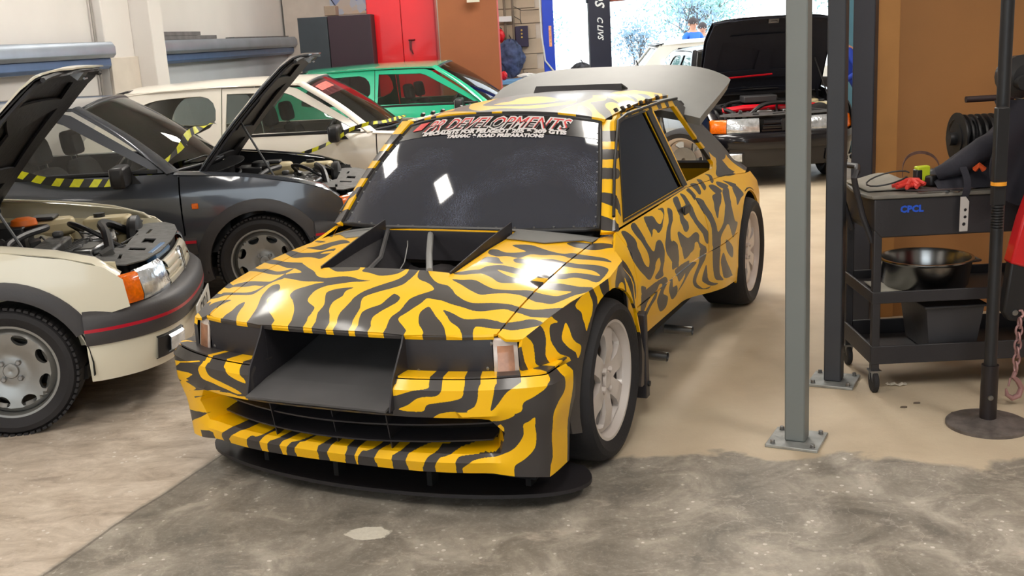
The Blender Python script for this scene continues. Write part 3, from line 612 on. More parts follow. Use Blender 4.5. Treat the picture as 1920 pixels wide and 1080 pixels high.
# zebra film shapes, plus a painted highlight streak: (region, 1 dark / 0 yellow, outline in metres on that panel of the car)
STRIPES = [
('TOP', 1, [(0.856, 0.39), (0.856, 0.378), (0.832, 0.33), (0.688, 0.414), (0.676, 0.408), (0.586, 0.444), (0.514, 0.462), (0.478, 0.45), (0.466, 0.414), (0.454, 0.378), (0.442, 0.342), (0.436, 0.318), (0.412, 0.366), (0.436, 0.384), (0.454, 0.414), (0.46, 0.456), (0.478, 0.486), (0.544, 0.474), (0.634, 0.45), (0.664, 0.456), (0.718, 0.444), (0.814, 0.396)]),
('TOP', 1, [(0.856, 0.33), (0.856, 0.294), (0.856, 0.24), (0.856, 0.18), (0.784, 0.246), (0.688, 0.336), (0.676, 0.336), (0.64, 0.336), (0.592, 0.342), (0.526, 0.366), (0.466, 0.384), (0.454, 0.372), (0.46, 0.408), (0.478, 0.42), (0.526, 0.402), (0.58, 0.396), (0.658, 0.366), (0.676, 0.372), (0.73, 0.336), (0.856, 0.246), (0.856, 0.294)]),
('TOP', 1, [(0.856, 0.264), (0.856, 0.228), (0.856, 0.168), (0.856, 0.102), (0.856, 0.042), (0.856, 0), (0.784, 0.066), (0.694, 0.15), (0.622, 0.192), (0.52, 0.27), (0.472, 0.282), (0.448, 0.27), (0.436, 0.264), (0.43, 0.306), (0.46, 0.324), (0.526, 0.3), (0.634, 0.222), (0.706, 0.168), (0.856, 0.06), (0.856, 0.108), (0.856, 0.162), (0.856, 0.216)]),
('TOP', 0, [(0.856, 0.222), (0.856, 0.162), (0.856, 0.09), (0.856, 0.144), (0.856, 0.192)]),  # yellow streak paints a highlight onto the dark stripe
('TOP', 1, [(0.856, 0.042), (0.856, -0.012), (0.856, -0.078), (0.856, -0.114), (0.796, -0.06), (0.64, 0.078), (0.538, 0.15), (0.448, 0.192), (0.43, 0.21), (0.358, 0.276), (0.298, 0.324), (0.256, 0.366), (0.208, 0.384), (0.154, 0.372), (0.106, 0.372), (0.058, 0.39), (0.028, 0.396), (0.004, 0.396), (0.034, 0.408), (0.07, 0.414), (0.118, 0.432), (0.16, 0.45), (0.184, 0.474), (0.19, 0.498), (0.184, 0.54), (0.166, 0.564), (0.13, 0.588), (0.118, 0.6), (0.112, 0.63), (0.112, 0.654), (0.1, 0.696), (0.16, 0.696), (0.172, 0.666), (0.19, 0.624), (0.214, 0.588), (0.244, 0.552), (0.28, 0.516), (0.286, 0.486), (0.274, 0.468), (0.244, 0.45), (0.22, 0.432), (0.19, 0.42), (0.232, 0.414), (0.292, 0.408), (0.358, 0.384), (0.43, 0.354), (0.424, 0.33), (0.4, 0.324), (0.358, 0.324), (0.4, 0.288), (0.436, 0.264), (0.496, 0.234), (0.592, 0.156), (0.682, 0.09), (0.856, -0.066), (0.856, -0.024)]),
('TOP', 1, [(0.352, 0.702), (0.364, 0.648), (0.376, 0.594), (0.412, 0.516), (0.424, 0.468), (0.424, 0.426), (0.4, 0.42), (0.37, 0.45), (0.358, 0.48), (0.364, 0.51), (0.37, 0.534), (0.346, 0.57), (0.304, 0.618), (0.262, 0.654), (0.226, 0.69), (0.292, 0.69), (0.28, 0.714), (0.31, 0.726)]),
('TOP', 1, [(0.49, 0.666), (0.502, 0.624), (0.49, 0.594), (0.49, 0.558), (0.472, 0.54), (0.454, 0.57), (0.448, 0.6), (0.436, 0.636), (0.412, 0.684)]),
('TOP', 1, [(0.622, 0.612), (0.658, 0.546), (0.664, 0.504), (0.622, 0.492), (0.562, 0.504), (0.58, 0.522), (0.598, 0.546), (0.604, 0.57), (0.586, 0.63)]),
('TOP', 1, [(0.736, 0.51), (0.718, 0.498), (0.682, 0.48), (0.658, 0.54), (0.622, 0.606), (0.676, 0.564)]),
('TOP', 1, [(0.856, -0.072), (0.856, -0.108), (0.856, -0.21), (0.856, -0.27), (0.616, -0.024), (0.52, 0.036), (0.466, 0.048), (0.436, 0.036), (0.388, 0.03), (0.37, 0.132), (0.382, 0.162), (0.412, 0.144), (0.472, 0.114), (0.55, 0.09), (0.61, 0.042), (0.694, -0.048), (0.844, -0.216), (0.856, -0.15)]),
('TOP', 0, [(0.43, 0.084), (0.418, 0.06), (0.382, 0.06), (0.382, 0.09)]),
('TOP', 1, [(0.634, -0.108), (0.568, -0.084), (0.532, -0.108), (0.496, -0.132), (0.454, -0.132), (0.376, -0.06), (0.406, -0.048), (0.442, -0.024), (0.454, 0.024), (0.514, -0.006)]),
('TOP', 1, [(0.856, -0.168), (0.856, -0.234), (0.856, -0.33), (0.856, -0.402), (0.838, -0.438), (0.688, -0.276), (0.568, -0.162), (0.634, -0.198), (0.85, -0.426), (0.856, -0.372), (0.856, -0.3), (0.856, -0.228)]),
('TOP', 1, [(0.856, -0.384), (0.856, -0.426), (0.85, -0.45), (0.826, -0.45), (0.778, -0.45), (0.706, -0.444), (0.646, -0.342), (0.616, -0.276), (0.778, -0.45), (0.82, -0.45), (0.856, -0.45), (0.856, -0.414)]),
('TOP', 1, [(0.832, -0.45), (0.79, -0.45), (0.748, -0.45), (0.712, -0.45), (0.682, -0.45), (0.688, -0.45), (0.736, -0.45), (0.772, -0.45), (0.808, -0.45)]),
('TOP', 1, [(0.262, 0.27), (0.142, 0.27), (0.106, 0.312), (0.172, 0.33), (0.214, 0.318)]),
('TOP', 1, [(0.094, 0.276), (0.052, 0.288), (0.004, 0.276), (-0.038, 0.258), (-0.086, 0.252), (-0.086, 0.294), (-0.074, 0.33), (-0.044, 0.348), (-0.008, 0.354), (0.04, 0.336), (0.082, 0.324), (0.088, 0.294)]),
('TOP', 1, [(-0.092, 0.258), (-0.134, 0.264), (-0.146, 0.324), (-0.146, 0.372), (-0.14, 0.414), (-0.11, 0.45), (-0.092, 0.462), (-0.056, 0.492), (-0.038, 0.516), (-0.044, 0.546), (-0.062, 0.582), (-0.068, 0.612), (-0.074, 0.654), (-0.086, 0.696), (-0.038, 0.696), (-0.014, 0.66), (-0.002, 0.624), (-0.002, 0.588), (-0.002, 0.546), (-0.002, 0.516), (-0.014, 0.48), (-0.038, 0.45), (-0.068, 0.414), (-0.098, 0.378), (-0.11, 0.336), (-0.104, 0.3)]),
('TOP', 1, [(0.058, 0.696), (0.07, 0.666), (0.088, 0.624), (0.088, 0.6), (0.094, 0.57), (0.124, 0.516), (0.13, 0.492), (0.112, 0.474), (0.082, 0.462), (0.04, 0.456), (0.058, 0.48), (0.052, 0.516), (0.064, 0.546), (0.064, 0.57), (0.052, 0.606), (0.028, 0.642), (0.004, 0.696)]),
('TOP', 1, [(-0.122, 0.696), (-0.098, 0.654), (-0.086, 0.618), (-0.086, 0.6), (-0.104, 0.576), (-0.128, 0.552), (-0.134, 0.516), (-0.14, 0.486), (-0.146, 0.48), (-0.176, 0.498), (-0.182, 0.528), (-0.17, 0.558), (-0.152, 0.594), (-0.14, 0.624), (-0.146, 0.654), (-0.164, 0.69)]),
('TOP', 1, [(-0.224, 0.69), (-0.212, 0.654), (-0.206, 0.618), (-0.218, 0.582), (-0.218, 0.546), (-0.218, 0.504), (-0.236, 0.474), (-0.26, 0.45), (-0.272, 0.432), (-0.272, 0.42), (-0.248, 0.396), (-0.218, 0.378), (-0.188, 0.366), (-0.164, 0.342), (-0.146, 0.294), (-0.14, 0.264), (-0.164, 0.27), (-0.206, 0.324), (-0.242, 0.36), (-0.272, 0.378), (-0.308, 0.384), (-0.338, 0.408), (-0.368, 0.438), (-0.41, 0.462), (-0.446, 0.468), (-0.482, 0.456), (-0.524, 0.438), (-0.566, 0.426), (-0.59, 0.426), (-0.62, 0.426), (-0.656, 0.414), (-0.692, 0.384), (-0.734, 0.348), (-0.758, 0.318), (-0.77, 0.312), (-0.746, 0.366), (-0.722, 0.426), (-0.698, 0.444), (-0.662, 0.462), (-0.626, 0.462), (-0.596, 0.462), (-0.56, 0.462), (-0.524, 0.486), (-0.494, 0.504), (-0.464, 0.51), (-0.428, 0.504), (-0.38, 0.498), (-0.332, 0.486), (-0.302, 0.486), (-0.278, 0.486), (-0.272, 0.516), (-0.26, 0.552), (-0.248, 0.588), (-0.236, 0.612), (-0.242, 0.63), (-0.272, 0.654), (-0.302, 0.678), (-0.332, 0.708), (-0.314, 0.726), (-0.254, 0.69)]),
('TOP', 1, [(-0.38, 0.69), (-0.35, 0.66), (-0.32, 0.63), (-0.302, 0.594), (-0.296, 0.564), (-0.308, 0.534), (-0.332, 0.552), (-0.362, 0.582), (-0.392, 0.606), (-0.416, 0.63), (-0.44, 0.666), (-0.452, 0.678)]),
('TOP', 1, [(-0.368, 0.54), (-0.404, 0.546), (-0.452, 0.564), (-0.482, 0.558), (-0.518, 0.54), (-0.566, 0.534), (-0.59, 0.534), (-0.632, 0.504), (-0.656, 0.48), (-0.686, 0.468), (-0.71, 0.48), (-0.668, 0.528), (-0.632, 0.558), (-0.608, 0.564), (-0.578, 0.576), (-0.548, 0.582), (-0.518, 0.588), (-0.512, 0.6), (-0.518, 0.624), (-0.53, 0.654), (-0.5, 0.66), (-0.482, 0.636), (-0.458, 0.612), (-0.422, 0.594), (-0.398, 0.57)]),
('TOP', 1, [(-0.38, 0.252), (-0.35, 0.27), (-0.326, 0.288), (-0.29, 0.294), (-0.29, 0.276), (-0.314, 0.252), (-0.338, 0.228), (-0.356, 0.216), (-0.368, 0.174), (-0.41, 0.144), (-0.452, 0.144), (-0.494, 0.144), (-0.542, 0.138), (-0.59, 0.12), (-0.632, 0.102), (-0.668, 0.06), (-0.71, 0.036), (-0.752, 0.018), (-0.722, -0.006), (-0.692, 0), (-0.65, 0.018), (-0.614, 0.03), (-0.59, 0.036), (-0.542, 0.054), (-0.494, 0.084), (-0.452, 0.096), (-0.428, 0.072), (-0.44, 0.048), (-0.482, 0.048), (-0.524, 0.012), (-0.56, -0.012), (-0.59, -0.012), (-0.614, -0.018), (-0.65, -0.03), (-0.698, -0.066), (-0.728, -0.078), (-0.758, -0.06), (-0.764, 0.072), (-0.722, 0.084), (-0.68, 0.102), (-0.656, 0.138), (-0.62, 0.162), (-0.596, 0.174), (-0.578, 0.186), (-0.524, 0.192), (-0.476, 0.198), (-0.416, 0.192), (-0.458, 0.222), (-0.5, 0.234), (-0.548, 0.228), (-0.59, 0.216), (-0.62, 0.21), (-0.656, 0.186), (-0.686, 0.174), (-0.722, 0.162), (-0.764, 0.132), (-0.758, 0.186), (-0.734, 0.24), (-0.716, 0.3), (-0.692, 0.348), (-0.662, 0.36), (-0.632, 0.366), (-0.59, 0.354), (-0.56, 0.354), (-0.518, 0.366), (-0.476, 0.39), (-0.446, 0.408), (-0.398, 0.39), (-0.356, 0.366), (-0.302, 0.336), (-0.338, 0.33), (-0.368, 0.318), (-0.392, 0.318), (-0.404, 0.324), (-0.458, 0.348), (-0.494, 0.348), (-0.542, 0.33), (-0.59, 0.306), (-0.626, 0.306), (-0.662, 0.3), (-0.692, 0.282), (-0.716, 0.222), (-0.692, 0.234), (-0.656, 0.252), (-0.626, 0.264), (-0.596, 0.258), (-0.572, 0.252), (-0.542, 0.264), (-0.506, 0.288), (-0.47, 0.3), (-0.434, 0.276), (-0.398, 0.258), (-0.374, 0.252)]),
('TOP', 1, [(-0.32, 0.132), (-0.32, 0.09), (-0.344, 0.078), (-0.368, 0.078), (-0.392, 0.108), (-0.41, 0.126), (-0.38, 0.138), (-0.35, 0.138), (-0.326, 0.15)]),
('TOP', 1, [(-0.302, 0.006), (-0.326, -0.006), (-0.368, 0.012), (-0.41, -0.006), (-0.434, -0.036), (-0.398, -0.054), (-0.356, -0.084), (-0.386, -0.108), (-0.422, -0.12), (-0.458, -0.108), (-0.494, -0.096), (-0.53, -0.09), (-0.566, -0.096), (-0.59, -0.126), (-0.632, -0.138), (-0.674, -0.156), (-0.71, -0.168), (-0.74, -0.15), (-0.71, -0.132), (-0.68, -0.114), (-0.632, -0.078), (-0.596, -0.066), (-0.578, -0.072), (-0.542, -0.06), (-0.506, -0.03), (-0.464, -0.012), (-0.446, 0.036), (-0.434, 0.048), (-0.392, 0.048), (-0.356, 0.066), (-0.314, 0.048)]),
('TOP', 1, [(-0.53, -0.222), (-0.548, -0.258), (-0.584, -0.276), (-0.614, -0.294), (-0.644, -0.33), (-0.68, -0.342), (-0.698, -0.318), (-0.674, -0.276), (-0.656, -0.234), (-0.632, -0.21), (-0.608, -0.204), (-0.578, -0.198), (-0.554, -0.204)]),
('TOP', 1, [(-0.506, -0.306), (-0.518, -0.342), (-0.548, -0.378), (-0.572, -0.396), (-0.59, -0.426), (-0.62, -0.45), (-0.626, -0.432), (-0.614, -0.39), (-0.596, -0.348), (-0.572, -0.33), (-0.542, -0.324), (-0.518, -0.306)]),
('SIDE', 1, [(-0.17, 0.9), (0.75, 0.9), (0.75, 0), (-0.41, 0), (-0.4, 0.3), (-0.31, 0.44), (-0.26, 0.62), (-0.235, 0.73)]),
('SIDE', 0, [(0.615, 0.66), (0.595, 0.655), (0.56, 0.63), (0.54, 0.605), (0.54, 0.585), (0.545, 0.555), (0.545, 0.535), (0.525, 0.52), (0.505, 0.505), (0.5, 0.48), (0.57, 0.495), (0.575, 0.52), (0.585, 0.55), (0.59, 0.58), (0.595, 0.615), (0.605, 0.64)]),
('SIDE', 0, [(0.5, 0.67), (0.43, 0.67), (0.41, 0.655), (0.395, 0.64), (0.435, 0.64), (0.46, 0.6), (0.46, 0.575), (0.445, 0.545), (0.4, 0.52), (0.39, 0.505), (0.385, 0.48), (0.44, 0.48), (0.45, 0.505), (0.485, 0.52), (0.5, 0.54), (0.5, 0.565), (0.48, 0.6), (0.475, 0.635)]),
('SIDE', 0, [(0.36, 0.63), (0.36, 0.61), (0.365, 0.59), (0.36, 0.565), (0.32, 0.535), (0.345, 0.5), (0.36, 0.525), (0.4, 0.555), (0.415, 0.58), (0.405, 0.6), (0.385, 0.615)]),
('SIDE', 0, [(0.695, 0.695), (0.64, 0.68), (0.62, 0.66), (0.67, 0.665), (0.695, 0.665)]),
('SIDE', 0, [(0.275, 0.67), (0.185, 0.7), (0.165, 0.68), (0.16, 0.65), (0.185, 0.62), (0.235, 0.595), (0.265, 0.575), (0.265, 0.615), (0.255, 0.64)]),
('SIDE', 0, [(0.14, 0.705), (0.105, 0.72), (0.08, 0.675), (0.065, 0.64), (0.125, 0.625), (0.12, 0.665)]),
('SIDE', 0, [(0.025, 0.74), (-0.12, 0.76), (-0.13, 0.725), (-0.08, 0.685), (-0.06, 0.65), (-0.06, 0.615), (0.01, 0.63), (0.01, 0.67), (0.015, 0.705)]),
('SIDE', 0, [(-0.12, 0.65), (-0.15, 0.65), (-0.165, 0.615), (-0.165, 0.57), (-0.075, 0.61), (-0.1, 0.64)]),
('SIDE', 0, [(-0.11, 0.655), (-0.16, 0.65), (-0.165, 0.605), (-0.16, 0.57), (-0.085, 0.62)]),
('SIDE', 0, [(-0.19, 0.665), (-0.215, 0.62), (-0.255, 0.56), (-0.275, 0.51), (-0.31, 0.45), (-0.265, 0.475), (-0.175, 0.565), (-0.18, 0.61)]),
('SIDE', 1, [(-0.452, 0.79), (-0.501, 0.785), (-0.529, 0.75), (-0.508, 0.72), (-0.515, 0.68), (-0.536, 0.64), (-0.578, 0.62), (-0.606, 0.655), (-0.585, 0.705), (-0.564, 0.75), (-0.578, 0.79), (-0.641, 0.795), (-0.641, 0.765), (-0.627, 0.725), (-0.655, 0.68), (-0.69, 0.665), (-0.732, 0.69), (-0.781, 0.695), (-0.816, 0.68), (-0.83, 0.64), (-0.802, 0.605), (-0.774, 0.565), (-0.781, 0.535), (-0.69, 0.54), (-0.655, 0.56), (-0.725, 0.58), (-0.739, 0.625), (-0.676, 0.615), (-0.634, 0.58), (-0.571, 0.565), (-0.48, 0.615), (-0.417, 0.67), (-0.389, 0.72), (-0.431, 0.755)]),
('SIDE', 1, [(-0.774, 0.795), (-0.83, 0.79), (-0.879, 0.78), (-0.872, 0.755), (-0.9, 0.745), (-0.998, 0.765), (-1.012, 0.785), (-0.984, 0.795), (-1.054, 0.79), (-1.026, 0.77), (-0.935, 0.745), (-0.865, 0.725), (-0.809, 0.72), (-0.795, 0.74), (-0.76, 0.74), (-0.711, 0.72), (-0.725, 0.745), (-0.746, 0.77)]),
('SIDE', 1, [(-1.103, 0.78), (-1.138, 0.765), (-1.082, 0.74), (-0.977, 0.7), (-0.949, 0.66), (-1.005, 0.64), (-1.019, 0.61), (-1.026, 0.55), (-1.033, 0.525), (-0.963, 0.53), (-0.942, 0.555), (-0.9, 0.58), (-0.851, 0.62), (-0.858, 0.665), (-0.928, 0.71), (-1.026, 0.745)]),
('SIDE', 1, [(-1.229, 0.76), (-1.292, 0.75), (-1.229, 0.72), (-1.264, 0.68), (-1.215, 0.65), (-1.173, 0.67), (-1.159, 0.715)]),
('SIDE', 1, [(-1.068, 0.675), (-1.131, 0.655), (-1.215, 0.615), (-1.292, 0.615), (-1.306, 0.55), (-1.208, 0.54), (-1.131, 0.535), (-1.103, 0.58), (-1.068, 0.635)]),
('SIDE', 1, [(-0.788, 0.455), (-0.851, 0.49), (-0.823, 0.52), (-0.746, 0.53), (-0.564, 0.535), (-0.466, 0.53), (-0.459, 0.5), (-0.452, 0.46), (-0.501, 0.445), (-0.55, 0.475), (-0.641, 0.49), (-0.69, 0.495), (-0.725, 0.51), (-0.767, 0.5), (-0.753, 0.485), (-0.697, 0.45), (-0.725, 0.41), (-0.788, 0.37), (-0.872, 0.37), (-0.879, 0.415)]),
('SIDE', 1, [(-0.459, 0.565), (-0.529, 0.54), (-0.473, 0.53), (-0.459, 0.54)]),
('SIDE', 1, [(-0.69, 0.49), (-0.676, 0.46), (-0.606, 0.44), (-0.55, 0.41), (-0.522, 0.435), (-0.585, 0.46)]),
('SIDE', 1, [(-0.977, 0.52), (-1.18, 0.515), (-1.222, 0.5), (-1.138, 0.46), (-1.054, 0.445), (-1.005, 0.485)]),
('SIDE', 1, [(-0.879, 0.46), (-0.928, 0.495), (-0.949, 0.445), (-1.019, 0.435), (-1.047, 0.39), (-0.97, 0.38), (-0.907, 0.42)]),
('SIDE', 1, [(-0.27, 0.72), (-0.312, 0.695), (-0.354, 0.645), (-0.382, 0.58), (-0.382, 0.53), (-0.34, 0.53), (-0.319, 0.57), (-0.291, 0.64), (-0.263, 0.695)]),
('SIDE', 1, [(-0.417, 0.875), (-0.445, 0.84), (-0.445, 0.8), (-0.396, 0.81), (-0.389, 0.85)]),
('SIDE', 1, [(-1.243, 0.8), (-1.32, 0.8), (-1.292, 0.765), (-1.222, 0.735), (-1.264, 0.67), (-1.215, 0.65), (-1.166, 0.67), (-1.18, 0.735), (-1.208, 0.765)]),
('SIDE', 1, [(-1.376, 0.805), (-1.425, 0.79), (-1.418, 0.755), (-1.404, 0.715), (-1.411, 0.675), (-1.481, 0.62), (-1.523, 0.585), (-1.516, 0.535), (-1.474, 0.55), (-1.439, 0.595), (-1.376, 0.65), (-1.327, 0.705), (-1.334, 0.74), (-1.369, 0.775)]),
('SIDE', 1, [(-1.488, 0.805), (-1.551, 0.805), (-1.558, 0.77), (-1.53, 0.76), (-1.495, 0.755), (-1.502, 0.78)]),
('SIDE', 1, [(-1.53, 0.76), (-1.6, 0.74), (-1.6, 0.71), (-1.621, 0.66), (-1.642, 0.61), (-1.663, 0.565), (-1.754, 0.595), (-1.824, 0.645), (-1.887, 0.68), (-1.978, 0.73), (-2.097, 0.725), (-1.999, 0.67), (-1.978, 0.625), (-1.999, 0.565), (-2.062, 0.54), (-1.999, 0.495), (-1.943, 0.485), (-1.852, 0.57), (-1.768, 0.56), (-1.705, 0.53), (-1.691, 0.48), (-1.586, 0.5), (-1.572, 0.555), (-1.565, 0.625), (-1.53, 0.675), (-1.502, 0.72)]),
('SIDE', 1, [(-1.775, 0.735), (-1.922, 0.725), (-1.838, 0.69), (-1.747, 0.67), (-1.684, 0.63), (-1.677, 0.67), (-1.726, 0.705)]),
('SIDE', 1, [(-1.404, 0.53), (-1.488, 0.515), (-1.481, 0.47), (-1.439, 0.44), (-1.397, 0.41), (-1.383, 0.365), (-1.502, 0.305), (-1.593, 0.295), (-1.551, 0.29), (-1.418, 0.325), (-1.334, 0.37), (-1.327, 0.41), (-1.383, 0.465)]),
('SIDE', 1, [(-1.586, 0.5), (-1.691, 0.48), (-1.684, 0.4), (-1.698, 0.335), (-1.754, 0.295), (-1.712, 0.3), (-1.628, 0.33), (-1.586, 0.42)]),
('SIDE', 1, [(-1.502, 0.425), (-1.551, 0.335), (-1.684, 0.29), (-1.607, 0.295), (-1.509, 0.33), (-1.46, 0.36), (-1.474, 0.405)]),
('SIDE', 1, [(-1.747, 0.44), (-1.81, 0.375), (-1.929, 0.285), (-1.936, 0.275), (-1.768, 0.3), (-1.719, 0.365), (-1.705, 0.41)]),
('SIDE', 1, [(-1.796, 0.5), (-1.943, 0.43), (-1.929, 0.375), (-1.81, 0.435)]),
('SIDE', 1, [(-1.082, 0.675), (-1.131, 0.655), (-1.215, 0.62), (-1.334, 0.625), (-1.383, 0.605), (-1.39, 0.565), (-1.488, 0.52), (-1.404, 0.53), (-1.362, 0.57), (-1.313, 0.575), (-1.236, 0.54), (-1.138, 0.535), (-1.089, 0.59), (-1.068, 0.63)]),
('SIDE', 1, [(-0.956, 0.65), (-1.026, 0.63), (-1.026, 0.6), (-1.033, 0.54), (-0.921, 0.535)]),
('SIDE', 1, [(-1.138, 0.5), (-1.348, 0.475), (-1.243, 0.45), (-1.145, 0.415), (-1.047, 0.395), (-1.152, 0.445)]),
('SIDE', 1, [(-1.6, 0.82), (-1.698, 0.805), (-1.656, 0.77), (-1.607, 0.765), (-1.607, 0.79)]),
('SIDE', 1, [(-1.726, 0.825), (-1.796, 0.81), (-1.782, 0.78), (-1.712, 0.77), (-1.733, 0.8)]),
('SIDE', 1, [(-1.894, 0.83), (-1.985, 0.81), (-1.964, 0.785), (-1.901, 0.78), (-1.936, 0.81)]),
('SIDE', 1, [(-1.908, 0.77), (-1.964, 0.73), (-1.852, 0.73), (-1.817, 0.775)]),
('SIDE', 1, [(-1.999, 0.775), (-2.125, 0.735), (-2.027, 0.73), (-1.957, 0.76)]),
('SIDE', 1, [(-2.104, 0.765), (-2.272, 0.72), (-2.174, 0.72), (-2.132, 0.745)]),
('SIDE', 1, [(-2.167, 0.715), (-2.258, 0.715), (-2.3, 0.66), (-2.216, 0.65), (-2.104, 0.63), (-2.125, 0.67)]),
('SIDE', 1, [(-2.16, 0.795), (-2.237, 0.77), (-2.398, 0.76), (-2.293, 0.78)]),
('SIDE', 1, [(-1.915, 1.16), (-2.006, 1.15), (-2.09, 1.01), (-1.95, 0.985), (-1.992, 1.035)]),
('SIDE', 1, [(-1.936, 0.93), (-2.097, 0.945), (-2.097, 0.87), (-1.922, 0.845), (-1.901, 0.87)]),
('SIDE', 1, [(-2.006, 1.15), (-2.097, 1.135), (-2.223, 1.025), (-2.293, 0.9), (-2.377, 0.79), (-2.398, 0.77), (-2.069, 0.79), (-2.202, 0.855), (-2.195, 0.955)]),
('SIDE', 1, [(-0.662, 1.185), (-0.844, 1.16), (-0.809, 1.125), (-0.634, 1.15)]),
('SIDE', 1, [(-0.592, 1.115), (-0.753, 1.09), (-0.718, 1.06), (-0.557, 1.08)]),
('SIDE', 1, [(-0.508, 1.045), (-0.676, 1.02), (-0.634, 0.985), (-0.473, 1.015)]),
('SIDE', 1, [(-0.431, 0.98), (-0.515, 0.96), (-0.473, 0.935), (-0.403, 0.955)]),
('SIDE', 1, [(-0.347, 0.915), (-0.424, 0.895), (-0.368, 0.85), (-0.305, 0.875)]),
('SIDE', 1, [(-0.515, 0.945), (-0.557, 0.905), (-0.522, 0.845), (-0.508, 0.86), (-0.473, 0.925)]),
('SIDE', 1, [(-0.403, 0.875), (-0.438, 0.845), (-0.459, 0.8), (-0.396, 0.805), (-0.368, 0.845)]),
('SIDE', 1, [(-0.93, 1.205), (-0.96, 1.205), (-0.99, 1.3), (-0.96, 1.3)]),
('SIDE', 1, [(-1.03, 1.205), (-1.08, 1.205), (-1.11, 1.3), (-1.06, 1.3)]),
('SIDE', 1, [(-1.2, 1.205), (-1.26, 1.205), (-1.29, 1.3), (-1.23, 1.3)]),
('SIDE', 1, [(-1.36, 1.205), (-1.4, 1.205), (-1.43, 1.3), (-1.39, 1.3)]),
('SIDE', 1, [(-1.5, 1.205), (-1.56, 1.205), (-1.59, 1.3), (-1.53, 1.3)]),
('SIDE', 1, [(-1.64, 1.205), (-1.69, 1.205), (-1.72, 1.3), (-1.67, 1.3)]),
('SIDE', 1, [(-1.78, 1.205), (-1.83, 1.205), (-1.86, 1.3), (-1.81, 1.3)]),
('SIDE', 1, [(-1.92, 1.205), (-1.97, 1.205), (-2, 1.3), (-1.95, 1.3)]),
('SIDE', 1, [(-1.84, 1.25), (-1.95, 1.22), (-2.3, 1.03), (-2.46, 0.88), (-2.32, 0.85), (-2.1, 0.93), (-1.8, 1.2)]),
('SIDE', 1, [(-2.52, 0.94), (-2.82, 0.75), (-2.64, 0.75), (-2.42, 0.9)]),
('FRONT', 1, [(-1.5, 0.05), (1.5, 0.05), (1.5, 0.66), (-1.5, 0.66)]),
('FRONT', 0, [(0.813, 0.5), (0.833, 0.516), (0.917, 0.48), (0.869, 0.484)]),
('FRONT', 0, [(0.781, 0.488), (0.901, 0.464), (0.957, 0.436), (0.905, 0.44), (0.901, 0.412), (0.625, 0.444), (0.925, 0.332), (0.669, 0.412), (0.681, 0.412), (0.889, 0.396), (0.725, 0.472), (0.837, 0.46)]),
('FRONT', 0, [(0.581, 0.504), (0.973, 0.42), (0.501, 0.516), (0.521, 0.504), (0.521, 0.48), (0.501, 0.46), (0.441, 0.448), (0.385, 0.436), (0.357, 0.428), (0.341, 0.416), (0.373, 0.412), (0.425, 0.424), (0.489, 0.436), (0.557, 0.444), (0.577, 0.472)]),
('FRONT', 0, [(0.429, 0.504), (0.421, 0.516), (0.349, 0.52), (0.345, 0.504), (0.329, 0.484), (0.317, 0.476), (0.313, 0.46), (0.357, 0.468), (0.393, 0.48), (0.413, 0.496)]),
('FRONT', 0, [(0.813, 0.424), (0.845, 0.396), (0.681, 0.412), (0.925, 0.328), (0.965, 0.308), (0.497, 0.404), (0.469, 0.404), (0.409, 0.408), (0.365, 0.404), (0.321, 0.404), (0.321, 0.368), (0.369, 0.36), (0.421, 0.364), (0.469, 0.364), (0.517, 0.368), (0.569, 0.364), (0.945, 0.288), (0.653, 0.376), (0.685, 0.4), (0.797, 0.388), (0.813, 0.408)]),
('FRONT', 0, [(0.797, 0.36), (0.733, 0.364), (0.701, 0.352), (0.705, 0.316), (0.889, 0.236), (0.885, 0.2), (0.737, 0.2), (0.721, 0.168), (0.813, 0.156), (0.813, 0.188), (0.813, 0.244), (0.813, 0.268), (0.833, 0.296), (0.805, 0.332)]),
('FRONT', 0, [(0.613, 0.356), (0.561, 0.36), (0.529, 0.344), (0.477, 0.316), (0.489, 0.256), (0.513, 0.236), (0.557, 0.208), (0.581, 0.168), (0.633, 0.168), (0.637, 0.208), (0.953, 0.148), (0.641, 0.276), (0.953, 0.24)]),
('FRONT', 0, [(0.449, 0.304), (0.393, 0.296), (0.345, 0.292), (0.317, 0.256), (0.321, 0.244), (0.353, 0.232), (0.389, 0.228), (0.425, 0.18), (0.529, 0.172), (0.493, 0.212), (0.453, 0.236), (0.421, 0.248), (0.429, 0.272)]),
('FRONT', 0, [(0.325, 0.224), (0.305, 0.244), (0.261, 0.252), (0.221, 0.252), (0.269, 0.232), (0.285, 0.224), (0.305, 0.184), (0.329, 0.184)]),
('FRONT', 0, [(0.229, 0.228), (0.205, 0.24), (0.165, 0.252), (0.105, 0.252), (0.173, 0.236), (0.189, 0.228), (0.213, 0.188), (0.229, 0.192)]),
('FRONT', 0, [(0.153, 0.232), (0.133, 0.24), (0.089, 0.252), (0.033, 0.256), (0.061, 0.236), (0.065, 0.232), (0.069, 0.192), (0.161, 0.192)]),
('FRONT', 0, [(0.017, 0.232), (0.005, 0.248), (-0.011, 0.256), (-0.051, 0.256), (-0.051, 0.24), (-0.055, 0.232), (-0.043, 0.192), (0.017, 0.192)]),
('FRONT', 0, [(-0.095, 0.232), (-0.103, 0.248), (-0.135, 0.252), (-0.167, 0.248), (-0.135, 0.236), (-0.115, 0.232), (-0.099, 0.196), (-0.091, 0.196)]),
('FRONT', 0, [(-0.175, 0.232), (-0.187, 0.244), (-0.215, 0.248), (-0.271, 0.252), (-0.243, 0.232), (-0.239, 0.232), (-0.235, 0.192), (-0.175, 0.196)]),
('FRONT', 0, [(-0.295, 0.232), (-0.311, 0.244), (-0.371, 0.252), (-0.403, 0.248), (-0.375, 0.232), (-0.347, 0.192), (-0.299, 0.192)]),
